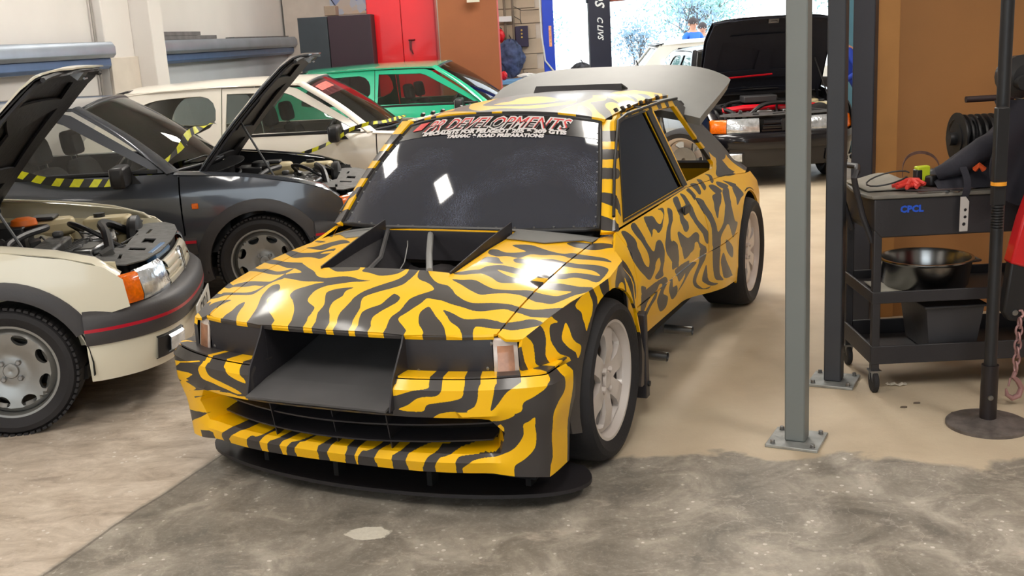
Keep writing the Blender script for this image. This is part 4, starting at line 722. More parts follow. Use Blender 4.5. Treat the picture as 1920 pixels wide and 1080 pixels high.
('FRONT', 0, [(-0.363, 0.272), (-0.395, 0.284), (-0.431, 0.296), (-0.471, 0.296), (-0.499, 0.288), (-0.475, 0.272), (-0.443, 0.252), (-0.359, 0.252)]),
('FRONT', 0, [(-0.403, 0.192), (-0.415, 0.228), (-0.435, 0.236), (-0.483, 0.248), (-0.543, 0.256), (-0.563, 0.284), (-0.571, 0.304), (-0.651, 0.308), (-0.643, 0.28), (-0.631, 0.252), (-0.571, 0.244), (-0.519, 0.24), (-0.491, 0.236), (-0.479, 0.224), (-0.471, 0.188)]),
('FRONT', 0, [(-0.503, 0.184), (-0.527, 0.22), (-0.571, 0.232), (-0.627, 0.24), (-0.679, 0.264), (-0.707, 0.292), (-0.723, 0.324), (-0.723, 0.36), (-0.743, 0.372), (-0.763, 0.384), (-0.763, 0.348), (-0.767, 0.312), (-0.759, 0.268), (-0.723, 0.232), (-0.691, 0.212), (-0.663, 0.18)]),
('FRONT', 0, [(-0.291, 0.496), (-0.319, 0.516), (-0.403, 0.52), (-0.415, 0.508), (-0.411, 0.496), (-0.359, 0.488), (-0.291, 0.468)]),
('FRONT', 0, [(-0.307, 0.42), (-0.343, 0.44), (-0.371, 0.46), (-0.395, 0.468), (-0.439, 0.472), (-0.459, 0.488), (-0.467, 0.516), (-0.531, 0.516), (-0.535, 0.496), (-0.527, 0.468), (-0.491, 0.456), (-0.439, 0.448), (-0.407, 0.44), (-0.387, 0.416)]),
('FRONT', 0, [(-0.547, 0.416), (-0.567, 0.436), (-0.579, 0.464), (-0.583, 0.496), (-0.591, 0.508), (-0.611, 0.516), (-0.663, 0.516), (-0.639, 0.504), (-0.631, 0.472), (-0.619, 0.42), (-0.643, 0.44), (-0.675, 0.48), (-0.719, 0.504), (-0.755, 0.52), (-0.843, 0.516), (-0.815, 0.496), (-0.799, 0.48), (-0.759, 0.456), (-0.727, 0.44), (-0.703, 0.404)]),
('FRONT', 0, [(-0.355, 0.376), (-0.403, 0.38), (-0.475, 0.416), (-0.687, 0.408), (-0.659, 0.38), (-0.599, 0.372), (-0.531, 0.368), (-0.503, 0.348), (-0.455, 0.348), (-0.399, 0.356)]),
('FRONT', 0, [(-0.607, 0.328), (-0.647, 0.364), (-0.659, 0.348), (-0.659, 0.336)]),
('FRONT', 0, [(-0.911, 0.512), (-0.983, 0.504), (-0.995, 0.444), (-0.979, 0.392), (-0.991, 0.32), (-0.995, 0.26), (-0.995, 0.156), (-0.947, 0.148), (-0.819, 0.176), (-0.863, 0.22), (-0.843, 0.332), (-0.835, 0.388), (-0.863, 0.42), (-0.911, 0.44), (-0.923, 0.468)]),
('ROOF', 1, [(-0.8, -2.3), (0.8, -2.3), (0.8, -0.6), (-0.8, -0.6)]),
('ROOF', 0, [(0.492, -0.774), (0.486, -0.834), (0.348, -0.69), (0.42, -0.876), (0.396, -0.912), (0.312, -0.684), (0.324, -0.684), (0.474, -0.834), (0.492, -0.786)]),
('ROOF', 0, [(0.282, -0.684), (0.312, -0.768), (0.36, -0.936), (0.234, -0.852), (0.084, -0.75), (0.108, -0.684), (0.15, -0.684), (0.222, -0.684), (0.198, -0.684), (0.15, -0.684), (0.246, -0.762), (0.264, -0.726), (0.258, -0.684)]),
('ROOF', 0, [(0.09, -0.684), (0.048, -0.684), (0.024, -0.756), (-0.03, -0.774), (-0.024, -0.69), (0.006, -0.684), (0.024, -0.684)]),
('ROOF', 0, [(0.594, -1.842), (0.576, -1.98), (0.33, -1.74), (0.33, -1.566), (0.228, -1.194), (0.186, -1.02), (0.096, -0.948), (-0.054, -0.918), (-0.162, -0.984), (-0.222, -1.116), (-0.138, -1.332), (-0.18, -1.308), (-0.264, -1.086), (-0.222, -0.942), (-0.132, -0.84), (0.03, -0.858), (0.096, -0.804), (0.204, -0.912), (0.312, -1.14), (0.516, -1.62)]),
('ROOF', 0, [(0.078, -1.116), (0.09, -1.254), (0.018, -1.308), (-0.12, -1.2), (-0.168, -1.104), (-0.108, -1.008), (0, -0.99), (0.114, -0.99), (0.108, -1.08)]),
('ROOF', 0, [(0.594, -1.482), (0.594, -1.608), (0.594, -1.74), (0.594, -1.818), (0.594, -1.842), (0.462, -1.446), (0.516, -1.41)]),
('ROOF', 0, [(0.594, -1.254), (0.552, -1.326), (0.336, -1.014), (0.342, -0.966), (0.516, -1.158)]),
('ROOF', 0, [(-0.09, -0.684), (-0.108, -0.684), (-0.126, -0.714), (-0.12, -0.684)]),
('ROOF', 0, [(-0.186, -0.684), (-0.21, -0.684), (-0.246, -0.762), (-0.282, -0.684)]),
('ROOF', 0, [(-0.3, -0.75), (-0.282, -0.864), (-0.288, -1.038), (-0.282, -1.26), (-0.246, -1.38), (-0.3, -1.41), (-0.354, -1.242), (-0.324, -1.128), (-0.366, -1.044), (-0.426, -0.936), (-0.492, -0.846), (-0.57, -0.684), (-0.57, -0.684), (-0.546, -0.684), (-0.48, -0.78), (-0.456, -0.768), (-0.414, -0.888), (-0.36, -0.978), (-0.324, -1.014), (-0.312, -0.984), (-0.348, -0.876), (-0.396, -0.684), (-0.33, -0.684)]),
('ROOF', 0, [(-0.39, -1.146), (-0.396, -1.218), (-0.438, -1.188), (-0.48, -1.116), (-0.492, -1.014), (-0.498, -0.93), (-0.456, -1.008), (-0.42, -1.062)]),
('ROOF', 0, [(-0.324, -1.362), (-0.354, -1.488), (-0.408, -1.446), (-0.456, -1.38), (-0.486, -1.26), (-0.486, -1.146), (-0.42, -1.242), (-0.366, -1.314)]),
('ROOF', 0, [(-0.27, -1.746), (-0.324, -1.98), (-0.498, -1.98), (-0.522, -1.944), (-0.6, -1.608), (-0.48, -1.98), (-0.462, -1.98), (-0.6, -1.53), (-0.6, -1.47), (-0.468, -1.896), (-0.438, -1.914), (-0.6, -1.41), (-0.6, -1.368), (-0.462, -1.776), (-0.438, -1.77), (-0.588, -1.368), (-0.528, -1.494), (-0.42, -1.704), (-0.378, -1.668), (-0.456, -1.548), (-0.492, -1.416), (-0.498, -1.314), (-0.438, -1.464), (-0.354, -1.554), (-0.288, -1.506)]),
]
# ------------------------------------------------------------------ zebra wrap: dark stripes cut from film, in the car's own coordinates
AW, AH = 2048, 2176
REG = dict(TOP=(0, 0, -.9, -.9, 1.8 / 1024), ROOF=(1024, 0, -.8, -2.3, 1.6 / 1024), SIDE=(0, 1024, -3.1, 0., 4. / 2048), FRONT=(0, 1760, -1.5, .05, 3. / 2048))
def reg_px(g, u, v):
    c, r_, u0, v0, k = REG[g]; return c + (u - u0) / k, r_ + (v - v0) / k
class HeroUV:
    def __init__(s, mode): s.mode = mode
    def region(s, c, n):
        if s.mode == 'fender': return 'SIDE'
        return s.mode
    def uv(s, g, p):
        if g == 'TOP': u, v = p.x, p.y
        elif g == 'ROOF': u, v = p.x, p.y
        elif g == 'SIDE': u, v = p.y, p.z
        else:
            q = np.array([p.x, p.y]); a, b = BUMP.p[:-1], BUMP.p[1:]; t = np.clip(((q - a) * (b - a)).sum(1) / ((b - a) ** 2).sum(1), 0, 1); d = ((a + (b - a) * t[:, None] - q) ** 2).sum(1)
            i = int(np.argmin(d)); u, v = BUMP.S[i] + t[i] * (BUMP.S[i + 1] - BUMP.S[i]), p.z
        a, b = reg_px(g, u, v); return (a / AW, b / AH)
def wrap_image():
    A = np.zeros((AH, AW), np.float32)
    lim = dict(TOP=(0, 0, 1024, 1024), ROOF=(1024, 0, 2048, 1024), SIDE=(0, 1024, 2048, 1760), FRONT=(0, 1760, 2048, 2176))
    for g, val, pts in STRIPES:
        P = np.array([reg_px(g, u, v) for u, v in (pts if len(pts) == 4 and g == 'FRONT' else curve_poly(pts))]); x0, y0, x1, y1 = lim[g]
        a0, b0 = np.maximum(P.min(0).astype(int) - 1, (x0, y0)); a1, b1 = np.minimum(P.max(0).astype(int) + 2, (x1, y1))
        if a1 <= a0 or b1 <= b0: continue
        yy, xx = np.mgrid[b0:b1, a0:a1]; m = inside(np.stack([xx.ravel() + .0, yy.ravel() + .0], 1), P).reshape(xx.shape)
        A[b0:b1, a0:a1][m] = val
    r0 = lambda z: int(reg_px('FRONT', 0, z)[1])
    A[r0(.509):2176, :] = A[r0(.508), :]; A[1760:r0(.196), :] = A[r0(.197), :]          # shapes run on over the shelf and under the lip
    c0 = int(reg_px('TOP', 0, .672)[1]); A[c0:c0 + 60, :1024] = A[c0 - 1, :1024]
    for _ in range(1):
        B = A.copy(); B[1:-1, 1:-1] = (A[:-2, 1:-1] + A[2:, 1:-1] + A[1:-1, :-2] + A[1:-1, 2:] + 2 * A[1:-1, 1:-1]) / 6; A = B
    im = bpy.data.images.new('zebra_mask', AW, AH, alpha=False, float_buffer=False); im.colorspace_settings.name = 'Non-Color'
    px = np.ones((AH, AW, 4), np.float32); px[..., :3] = A[..., None]; im.pixels.foreach_set(px.ravel()); im.update(); im.pack(); return im
def wrap_mat():
    m = bpy.data.materials.new('zebra_wrap'); m.use_nodes = True; nt = m.node_tree; b = nt.nodes['Principled BSDF']
    im = nt.nodes.new('ShaderNodeTexImage'); im.image = wrap_image(); im.interpolation = 'Cubic'
    uv = nt.nodes.new('ShaderNodeUVMap'); uv.uv_map = 'wrap'; nt.links.new(uv.outputs[0], im.inputs[0])
    rp = nt.nodes.new('ShaderNodeValToRGB'); e = rp.color_ramp.elements; e[0].position = .42; e[1].position = .58
    e[0].color = (*lin((255, 196, 0)), 1); e[1].color = (*lin((62, 58, 57)), 1); k = e.new(.5); k.color = (*lin((120, 95, 20)), 1)
    nt.links.new(im.outputs[0], rp.inputs[0]); nt.links.new(rp.outputs[0], b.inputs['Base Color'])
    b.inputs['Roughness'].default_value = .44; b.inputs['Coat Weight'].default_value = .28; b.inputs['Coat Roughness'].default_value = .12
    b.inputs['Specular IOR Level'].default_value = .42
    n = nt.nodes.new('ShaderNodeTexNoise'); n.inputs['Scale'].default_value = 7; tc = nt.nodes.new('ShaderNodeTexCoord'); nt.links.new(tc.outputs['Object'], n.inputs['Vector'])
    bp = nt.nodes.new('ShaderNodeBump'); bp.inputs['Strength'].default_value = .10; bp.inputs['Distance'].default_value = .02; nt.links.new(n.outputs['Fac'], bp.inputs['Height']); nt.links.new(bp.outputs[0], b.inputs['Normal'])
    nt.links.new(bp.outputs[0], b.inputs['Coat Normal'])
    return m

HP = dict(wb=(.615, -.385, .812), wt=(.478, -.83, 1.205), bb=.13, tb=.07, yB=-1.52, yr=-1.90, zr=1.232, crown=.05, tail=(.60, -2.78, .74), sill=.22, hub=.31, arch=.352, yrear=-2.42)
def racer():
    root = empty('rally_hatchback', (-.3459, 4.2021, 0), R(180 - 24.754), 'wide bodied hatchback in yellow and black zebra stripes with big grey roof wing', 'car')
    W = wrap_mat(); P = HP; A = P['arch']; H = P['hub']
    PNL = mat('matt_black_panel', (46, 44, 48), .42, bump=.12, bscale=25, vary=.12); DARKG = mat('black_carbon', (86, 85, 86), .38, vary=.15); GRY = mat('grey_primer', (128, 128, 126), .55, vary=.06)
    body_shell(root, P, h_side, W)
    # bonnet with the vent opening
    ys = [.60, .45, .30, .1, -.1, -.30]; sx_ = [.592, .600, .605, .606, .606, .606]
    hl = [(-x, y) for x, y in zip(sx_, ys)]; hr = [(x, y) for x, y in zip(sx_, ys)]
    bon = list(reversed(hl)) + [(-.50, .655), (-.30, .69), (0, .70), (.30, .69), (.50, .655)] + hr
    vent = [(-.285, .29), (.285, .29), (.30, -.20), (-.30, -.20)]
    part_sheet('bonnet', bon + [(.45, -.285), (.2, -.262), (0, -.255), (-.2, -.262), (-.45, -.285)], [vent], lambda x, y: (x, y, h_top(x, y)), W, root, .035, .01, uvf=HeroUV('TOP'), smooth=60)
    mb = MB(); loft(mb, FRONT, [(-.002, .652), (.0, .645), (-.004, .634), (-.03, .63)], FRONT.at_x(-.592), FRONT.at_x(.592), thick=.004); mb.build('bonnet_lip', W, root, uvf=HeroUV('TOP'))
    # grey unwrapped plates in front of the windscreen
    for s in (1, -1):
        part_sheet('scuttle_plate', [(s * .30, -.262), (s * .305, -.14), (s * .46, -.155), (s * .54, -.245), (s * .60, -.31), (s * .45, -.293)], [], lambda x, y: (x, y, h_top(x, y) + .004), GRY, root, .05, .004, s=s)
    mb = MB(); mb.grid(lambda u, v: ((u * 2 - 1) * .61, -.375 + .125 * (1 - (u * 2 - 1) ** 2) + .0 + v * (.012 + .07 * (u * 2 - 1) ** 2), h_top((u * 2 - 1) * .61, -.3) + .006), 20, 2, thick=.004); mb.build('screen_ledge', GRY, root, smooth=60)
    # vent box sunk into the bonnet, with raised side fins, centre strut and dark tray
    z0 = lambda y: h_top(.29, y)
    for s in (1, -1):
        mb = MB(); zt = lambda v: z0(.30 - .52 * v) + .010 + .040 * v
        mb.grid(lambda u, v: (s * (.279 + .016 * v - .12 * max(0, u - .25) / .75), .30 - .52 * v, zt(v) - (.03 + .04 * v) * min(1, u * 4) - .13 * max(0, u - .25) / .75), 4, 8, thick=.006); mb.build('vent_side_fin', PNL, root)
    mb = MB(); mb.prism([(-.30, -.11), (.30, -.11), (.30, .012), (-.30, .012)], lambda u, v, w_: (u, -.190 - w_, z0(-.2) + v), .008); mb.build('vent_rear_wall', PNL, root)
    mb = MB(); mb.prism([(-.285, -.11), (.285, -.11), (.285, -.004), (-.285, -.004)], lambda u, v, w_: (u, .292 + w_, h_top(u, .29) + v), .008); mb.build('vent_front_wall', PNL, root)
    mb = MB(); mb.grid(lambda u, v: ((u * 2 - 1) * .29, .29 - .5 * v, .64 + .03 * v + .012 * math.sin(u * 17 + v * 5)), 16, 8, thick=.006); mb.build('vent_tray', mat('dark_foil', (58, 55, 56), .5, vary=.5, vscale=14, bump=.5, bscale=16), root)
    mb = MB(); mb.tube([(-.185, .29, .775), (-.05, .04, .785), (.07, -.20, .815)], .013, 8); mb.build('vent_strut', GRY, root)
    mb = MB(); mb.tube([(.175, .27, .69), (.20, .0, .75), (.275, -.20, .825)], .010, 6); mb.tube([(-.28, -.2, .842), (.28, -.2, .842)], .007, 6); mb.build('vent_frame', DARKG, root)
    mb = MB(); mb.tube([(.16, -.16, .79), (.08, -.02, .80), (.03, .10, .76), (.02, .2, .72)], .0025, 5); mb.build('vent_cable', GRY, root)
    for s in (1, -1):
        fn = side_fn(h_fender, s); uvS = HeroUV('SIDE')
        # fender top
        yy = [.585, .5, .4, .26, .1, 0, -.2, -.30, -.38]
        ol = [(.597, .60), (.606, .45), (.611, .30), (.612, .1), (.612, -.34), (.600, -.47), (.648, -.47)] + [(h_crease(y), y) for y in yy[::-1]] + [(.660, .60), (.63, .612)]
        part_sheet('fender_top', [(s * a, b) for a, b in ol], [], lambda x, y: (x, y, h_top(x, y)), W, root, .035, .01, s=s, uvf=HeroUV('TOP'), smooth=60)
        zc = lambda y: h_top(h_crease(y), y)
        fo = [(-.235, zc(-.235)), (-.27, .62), (-.305, .46), (-.385, .30), (-.37, .17), (-.34, .17)] + arc(0, H, A, 202, -14, 22) + [(.40, .24), (.43, .40), (.46, .515), (.598, .515), (.598, .60)] + [(y, zc(y)) for y in [.585, .5, .4, .26, .1, 0, -.12, -.2]]
        part_sheet('fender_rear_panel', [(-.215, .732), (-.33, .772), (-.402, .800), (-.402, .36), (-.37, .36), (-.29, .46), (-.25, .60)], [], side_fn(h_side, s), W, root, .035, .012, s=s, uvf=uvS)
        part_sheet('front_fender', fo, [], fn, W, root, .035, .012, s=s, uvf=uvS)
        mb = MB(); mb.prism([(-.395, .10), (-.395, .46), (-.43, .47), (-.44, .10)], lambda u, v, w_: (s * (.735 + w_), u, v), .052); f = mb.build('mud_flap', PNL, root, bevel=.004)
        mb = MB(); mb.lathe([(.0, .012), (.02, .012), (.02, .001)], 'X', 12, c=(s * .775, -.42, .16), sx=s); mb.build('flap_bolt', BLK, f)
        # door, sill, quarter
        fs_ = side_fn(h_side, s); yB = P['yB']; y0 = -.40
        part_sheet('door', [(y0 - .008, .80), (y0 - .008, .492), (yB + .004, .492), (yB + .004, .815), (-1.0, .806)], [], fs_, W, root, .045, .012, s=s, uvf=uvS)
        part_sheet('side_skirt', [(y0 - .0, .485), (y0 - .0, .33), (-1.20, .31), (-1.60, .26), (-2.06, .22), (-2.06, .485)], [], fs_, W, root, .045, .012, s=s, uvf=uvS)
        rb = -2.42
        q = [(yB - .004, .812), (yB - .004, .490), (-2.062, .490), (-2.062, .215), (rb + .34, .20)] + arc(rb, H, A, -16, 188, 22) + [(-2.80, .25), (-2.90, .40), (-2.90, .60), (-2.82, .72), (-2.62, .735), (-2.2, .78)]
        part_sheet('rear_quarter', q, [], fs_, W, root, .035, .012, s=s, uvf=uvS)
        # window frame, B pillar, cant rail, C pillar
        fo = [(y0 - .005, .808), (P['wt'][1] + .005, 1.212), (P['wt'][1] - .07, 1.232), (yB + .145, 1.240), (yB + .0, .818)]
        fi = [(y0 - .13, .828), (P['wt'][1] - .012, 1.172), (P['wt'][1] - .05, 1.196), (P['wt'][1] - .12, 1.206), (-1.29, 1.212), (yB + .06, .832)]
        part_sheet('door_frame', fo, [fi], fs_, W, root, .045, .02, s=s, uvf=uvS)
        part_sheet('window_rubber', [(y0 - .118, .820), (P['wt'][1] - .002, 1.180), (P['wt'][1] - .042, 1.204), (P['wt'][1] - .115, 1.214), (-1.280, 1.220), (yB + .05, .824)], [fi], lambda y, z: (s * (h_side(y, z) + .004), y, z), BLK, root, .05, .006, s=s)
        part_sheet('b_pillar_cover', [(-1.29, 1.214), (-1.365, 1.218), (yB - .01, .828), (yB + .065, .828)], [], lambda y, z: (s * (h_side(y, z) + .006), y, z), BLK, root, .05, .008, s=s)
        part_sheet('door_glass', [(y0 - .125, .822), (P['wt'][1] - .008, 1.178), (P['wt'][1] - .048, 1.200), (P['wt'][1] - .12, 1.210), (-1.285, 1.216), (yB + .05, .824)], [], lambda y, z: (s * (h_side(y, z) - .008), y, z), SMK, root, .08, .004, s=s)
        uo = [(yB - .004, .815), (yB + .140, 1.241), (-1.86, 1.234), (-1.91, 1.20), (-2.78, .745), (-2.62, .738), (-2.2, .782)]
        ui = [(yB - .035, .838), (yB + .11, 1.208), (-1.76, 1.200), (-2.13, .86), (-2.08, .835)]
        part_sheet('rear_pillar', uo, [ui], fs_, W, root, .045, .02, s=s, uvf=uvS)
        mb = MB(); mb.tube([(s * (h_side(y, z) + .004), y, z) for y, z in [(-.43, .86), (-.62, 1.03), (P['wt'][1] - .03, 1.208), (-1.0, 1.225), (-1.6, 1.236), (-1.86, 1.232)]], .007, 6); mb.build('drip_rail', BLK, root)
        for k in range(9):
            y = -.98 - .10 * k
            if k in (3, 6, 8): continue
            mb = MB(); mb.box((s * (.495 - .002 * k), y, 1.247 + .0006 * k), (.012, .028, .018), rot=Matrix.Rotation(s * R(-35), 3, 'Y')); mb.build('rivet_plate', BLK, root, bevel=.002)
        mb = MB(); mb.box((s * (h_side(-1.30, .74) + .004), -1.30, .742), (.016, .12, .045)); dh = mb.build('door_handle', BLK, root, bevel=.008)
        wheel(root, s * .778, 0, H, s, .312, .226, .235, 'six', mat('white_rims', (205, 196, 190), .42, coat=.3, vary=.05))
        wheel(root, s * .800, rb, H, s, .312, .226, .245, 'six', MATS['white_rims'])
        for n_, (y, zz) in enumerate(((-.87, .25), (-1.31, .262))):
            mb = MB(); mb.tube([(s * .60, y, .14), (s * .74, y, .135)], .022, 14, caps=False); mb.build('exhaust_tip', STEEL, root)
    roof(root, P, h_side, W, uvf=HeroUV('ROOF')); apillar(root, P, h_side, W, uvf=HeroUV('SIDE'))
    g = windscreen(root, P, scratch_glass())
    for a in [k / 15 * 2 - 1 for k in range(16)]:
        mb = MB(); p = screen_pt(P, a * .96, .025, .004); mb.lathe([(-.002, .0055), (.004, .0055), (.005, .003), (.005, .0)], 'Z', 10, c=p); mb.build('screen_bolt', STEEL, g)
    for s in (1, -1):
        for k in range(9):
            mb = MB(); p = screen_pt(P, s * .965, .1 + .095 * k, .004); mb.lathe([(-.002, .004), (.004, .004), (.004, .0)], 'Z', 8, c=p); mb.build('screen_bolt', STEEL, g)
    mb = MB(); mb.grid(lambda u, v: screen_pt(P, (u * 2 - 1) * .97, .80 + .175 * v, .0065), 20, 4); mb.build('sunstrip', mat('black_sunstrip', (22, 20, 24), .25, coat=.6, vary=.1), g, smooth=60)
    WH = mat('sticker_white', (225, 220, 220), .4, vary=.04); RD = mat('sticker_red', (225, 60, 60), .4, vary=.06)
    def on_screen(x0, b0, k=1.): return lambda u, v, w_: screen_pt(P, -(x0 + u) / .55, b0 + v * 1.75, .0085 + w_ * k)
    text_obj('PR DEVELOPMENTS', .092, on_screen(.0, .90), WH, g, 'banner_letters', shear=.45, bold=.0062, width=.80)
    text_obj('PR DEVELOPMENTS', .090, on_screen(.0, .90, 2.5), RD, g, 'banner_letters', shear=.45, bold=-.0006, width=.785)
    text_obj('PR DEVELOPMENTS', .090, on_screen(.0, .90, 4.5), BLK, g, 'banner_letters', shear=.45, bold=-.0004, width=.785, clip=.006)
    text_obj('SPECIALISTS FOR PEUGEOT 205 & 309 GTIS', .028, on_screen(.01, .822), WH, g, 'banner_letters', bold=.0018, width=.76)
    text_obj('TARMAC & ROAD PREPARATIONS', .025, on_screen(.04, .780), WH, g, 'banner_letters', bold=.0016, width=.50)
    mb = MB(); mb.add([on_screen(0, 0)(u, v, .001) for u, v in ((-.50, .515), (-.44, .515), (-.425, .55), (-.485, .55))], [(0, 1, 2, 3)])
    mb.v = []; mb.f = []; mb.mi = []
    mb.grid(lambda u, v: on_screen(0, 0)(-.47 + .06 * u + .02 * v, .505 + .045 * v, .001), 4, 3, thick=.001); mb.build('banner_emblem', RD, g)
    # front face: blanked headlamps, side lamps, scoop
    for s in (1, -1):
        r_ = sorted((s * FRONT.at_x(.285), s * FRONT.at_x(.585)))
        mb = MB(); loft(mb, FRONT, [(-.018, .485), (-.014, .50), (-.012, .63), (-.014, .640)], *r_, thick=.006); p = mb.build('headlamp_blank', PNL, root)
        for x, z in ((.565, .535), (.58, .62), (.33, .525)):
            mb = MB(); q, n = FRONT(s * FRONT.at_x(x)); mb.lathe([(0, .006), (.006, .006), (.007, .0)], 'Y', 10, c=(q[0], q[1] - .012, z)); mb.build('panel_bolt', STEEL, p)
        r_ = sorted((s * FRONT.at_x(.588), s * FRONT.at_x(.662)))
        mb = MB(); loft(mb, FRONT, [(-.02, .488), (-.001, .490), (.003, .50), (-.012, .622), (-.018, .630), (-.03, .630)], *r_, thick=.004); l = mb.build('side_lamp', mat('frosted_lens', (205, 190, 180), .25, coat=.8, vary=.15, vscale=20), root)
        r_ = sorted((s * FRONT.at_x(.600), s * FRONT.at_x(.650)))
        mb = MB(); loft(mb, FRONT, [(-.001, .508), (.0055, .512), (-.0075, .608), (-.012, .614)], *r_, thick=.002); mb.build('lamp_bulb_window', mat('bronze_lamp', (165, 115, 85), .3, .2, coat=.6, vary=.4, vscale=22), l)
    mb = MB(); loft(mb, FRONT, [(-.06, .42), (-.06, .64), (-.07, .64), (-.07, .42)], FRONT.at_x(.30), FRONT.at_x(.70), close=True); loft(mb, FRONT, [(-.06, .42), (-.06, .64), (-.07, .64), (-.07, .42)], FRONT.at_x(-.70), FRONT.at_x(-.30), close=True); mb.build('nose_backing', DRK, root)
    ramp = [(.830, .430), (.70, .460), (.55, .482), (.42, .508), (.30, .535)]
    for s in (1, -1):
        mb = MB(); ol = [(.815, .420), (.782, .519), (.702, .624), (.688, .652), (.30, .655), (.30, .43)]
        mb.prism(ol, lambda u, v, w_: (s * (.285 + w_), u, v), .006); mb.build('scoop_side_plate', PNL, root)
    for i in range(4):
        (a, b), (c, d) = ramp[i], ramp[i + 1]
        mb = MB(); mb.prism([(a, b), (c, d), (c - .002, d - .008), (a - .002, b - .008)], lambda u, v, w_: (-.282 + w_, u, v), .564); mb.build('scoop_floor_panel', DARKG, root, smooth=0)
    mb = MB(); mb.box((0, .31, .60), (.57, .012, .17)); mb.build('scoop_back', DRK, root); mb = MB(); mb.box((0, .48, .652), (.57, .36, .006)); mb.build('scoop_roof', DRK, root)
    # bumper with the big mouth, inner surfaces, black slats, splitter
    lo, hi = BUMP.lo, BUMP.hi; a = BUMP.at_x(.60)
    mouth = [(-a, .380), (-a * .8, .392), (-.3, .396), (.3, .396), (a * .8, .392), (a, .380), (a + .05, .33), (a + .03, .25), (a - .03, .244), (a * .7, .243), (0, .242), (-a * .7, .243), (-a + .03, .244), (-a - .03, .25), (-a - .05, .33)]
    s1 = BUMP.at_x(.285)
    ol = [(lo, .150), (lo, .515), (lo * .9, .52), (-s1, .520), (-s1, .405), (s1, .405), (s1, .520), (hi * .9, .52), (hi, .515), (hi, .150), (hi * .8, .158), (a, .178), (0, .184), (-a, .178), (lo * .8, .158)]
    part_sheet('front_bumper', ol, [mouth], h_bump, W, root, .03, .012, uvf=HeroUV('FRONT'), smooth=40)
    def shelf(u, v):
        s_ = lo + (hi - lo) * u; p, n = BUMP(s_); return (p[0] - n[0] * (.03 + .10 * v), p[1] - n[1] * (.03 + .10 * v), .522 - .004 * v)
    for r_ in ((0, .355), (.645, 1)):
        mb = MB(); mb.grid(lambda u, v: shelf(r_[0] + (r_[1] - r_[0]) * u, v), 20, 3, thick=.006); mb.build('bumper_shelf', W, root, uvf=HeroUV('FRONT'))
    def duct(u, v): 
        i = u * len(M2); k = int(i) % len(M2); t = i - int(i); m0, m1 = M2[k], M2[(k + 1) % len(M2)]
        s_, z = m0[0] + (m1[0] - m0[0]) * t, m0[1] + (m1[1] - m0[1]) * t; p = Vector(h_bump(s_, z)); return (p.x * (1 - .10 * v), p.y - .11 * v, z + (.300 - z) * .22 * v)
    M2 = mouth; mb = MB(); mb.grid(duct, 60, 4, thick=.006); mb.build('mouth_duct', W, root, uvf=HeroUV('FRONT'))
    mb = MB(); mb.grid(lambda u, v: ((u * 2 - 1) * .60, 0.60 - .16 * (u * 2 - 1) ** 2, .20 + .22 * v), 16, 4, thick=.01); mb.build('mouth_mesh', DRK, root)
    for z in (.335, .275):
        mb = MB(); mb.grid(lambda u, v: ((u * 2 - 1) * .56, .74 - .13 * (u * 2 - 1) ** 2 - .09 * v, z + .012 * v), 16, 2, thick=.006); mb.build('intake_slat', PNL, root)
    for x in (-.22, .0, .26):
        mb = MB(); mb.prism([(.70, .22), (.73, .38), (.60, .38), (.60, .22)], lambda u, v, w_: (x + w_, u, v), .004); mb.build('intake_fin', PNL, root)
    sp = [(-.82, .33), (-.80, .44), (-.68, .535), (-.40, .625), (0, .665), (.40, .625), (.68, .535), (.80, .44), (.82, .33), (.70, .20), (-.70, .20)]
    mb = MB(); mb.prism(smooth_poly(sp, 2), lambda u, v, w_: (u, v, .045 + w_), .014); mb.build('splitter', mat('splitter_black', (40, 37, 40), .5, vary=.1), root)
    for x, y in ((-.62, .50), (-.28, .60), (.1, .62), (.45, .57)):
        mb = MB(); mb.box((x, y - .05, .09), (.02, .05, .08)); mb.build('splitter_stay', DRK, root)
    mb = MB(); mb.box((0, .25, .11), (1.3, .45, .05)); mb.build('splitter_tray', DRK, root)
    # tail
    mb = MB(); sheet(mb, [(-1, 0), (1, 0), (1, 1), (-1, 1)], [[(-.84, .10), (.84, .10), (.86, .90), (-.86, .90)]], lambda u, v: (u * (.53 + .12 * v), -1.94 - .85 * v, 1.20 - .46 * v), .12, .015); mb.build('tailgate_frame', PNL, root)
    mb = MB(); mb.grid(lambda u, v: ((u * 2 - 1) * (.66 + .06 * v), -2.82 - .05 * math.sin(v * 3), .74 - .5 * v), 10, 6, thick=.012); mb.build('rear_bumper', W, root, uvf=HeroUV('TOP'))
    # roof scoop and wing
    mb = MB(); mb.grid(lambda u, v: ((u * 2 - 1) * (.255 - .01 * v), -1.80 - .02 * v, 1.268 + .044 * v), 8, 3, thick=.008); mb.grid(lambda u, v: ((u * 2 - 1) * .245, -1.82 - .10 * v, 1.312 - .03 * v), 8, 3, thick=.008); mb.build('roof_vent', PNL, root)
    def wing(u, v):   # u -1..1 across, v 0..1 front to rear; a broad dished blade with rounded tips
        hw = .70 - .05 * (1 - v) ** 1.6 - .35 * max(0, v - .90) ** 2 * 6
        x = u * hw; dn = .085 * v * abs(u) ** 4.5
        y = -1.93 - .54 * v + .06 * abs(u) ** 3; z = 1.20 + .185 * v ** .9 - dn - .075 * (1 - v) * abs(u) ** 2
        return (x, y, z)
    mb = MB(); mb.grid(lambda u, v: wing(u * 2 - 1, v), 44, 16, thick=-.045); mb.build('roof_wing', GRY, root, smooth=50)
    for s in (1, -1):
        mb = MB(); mb.prism([(-2.04, 1.10), (-2.06, 1.19), (-2.42, 1.27), (-2.34, 1.10)], lambda u, v, w_: (s * (.50 + w_), u, v), .03); mb.build('wing_stand', PNL, root, bevel=.006)
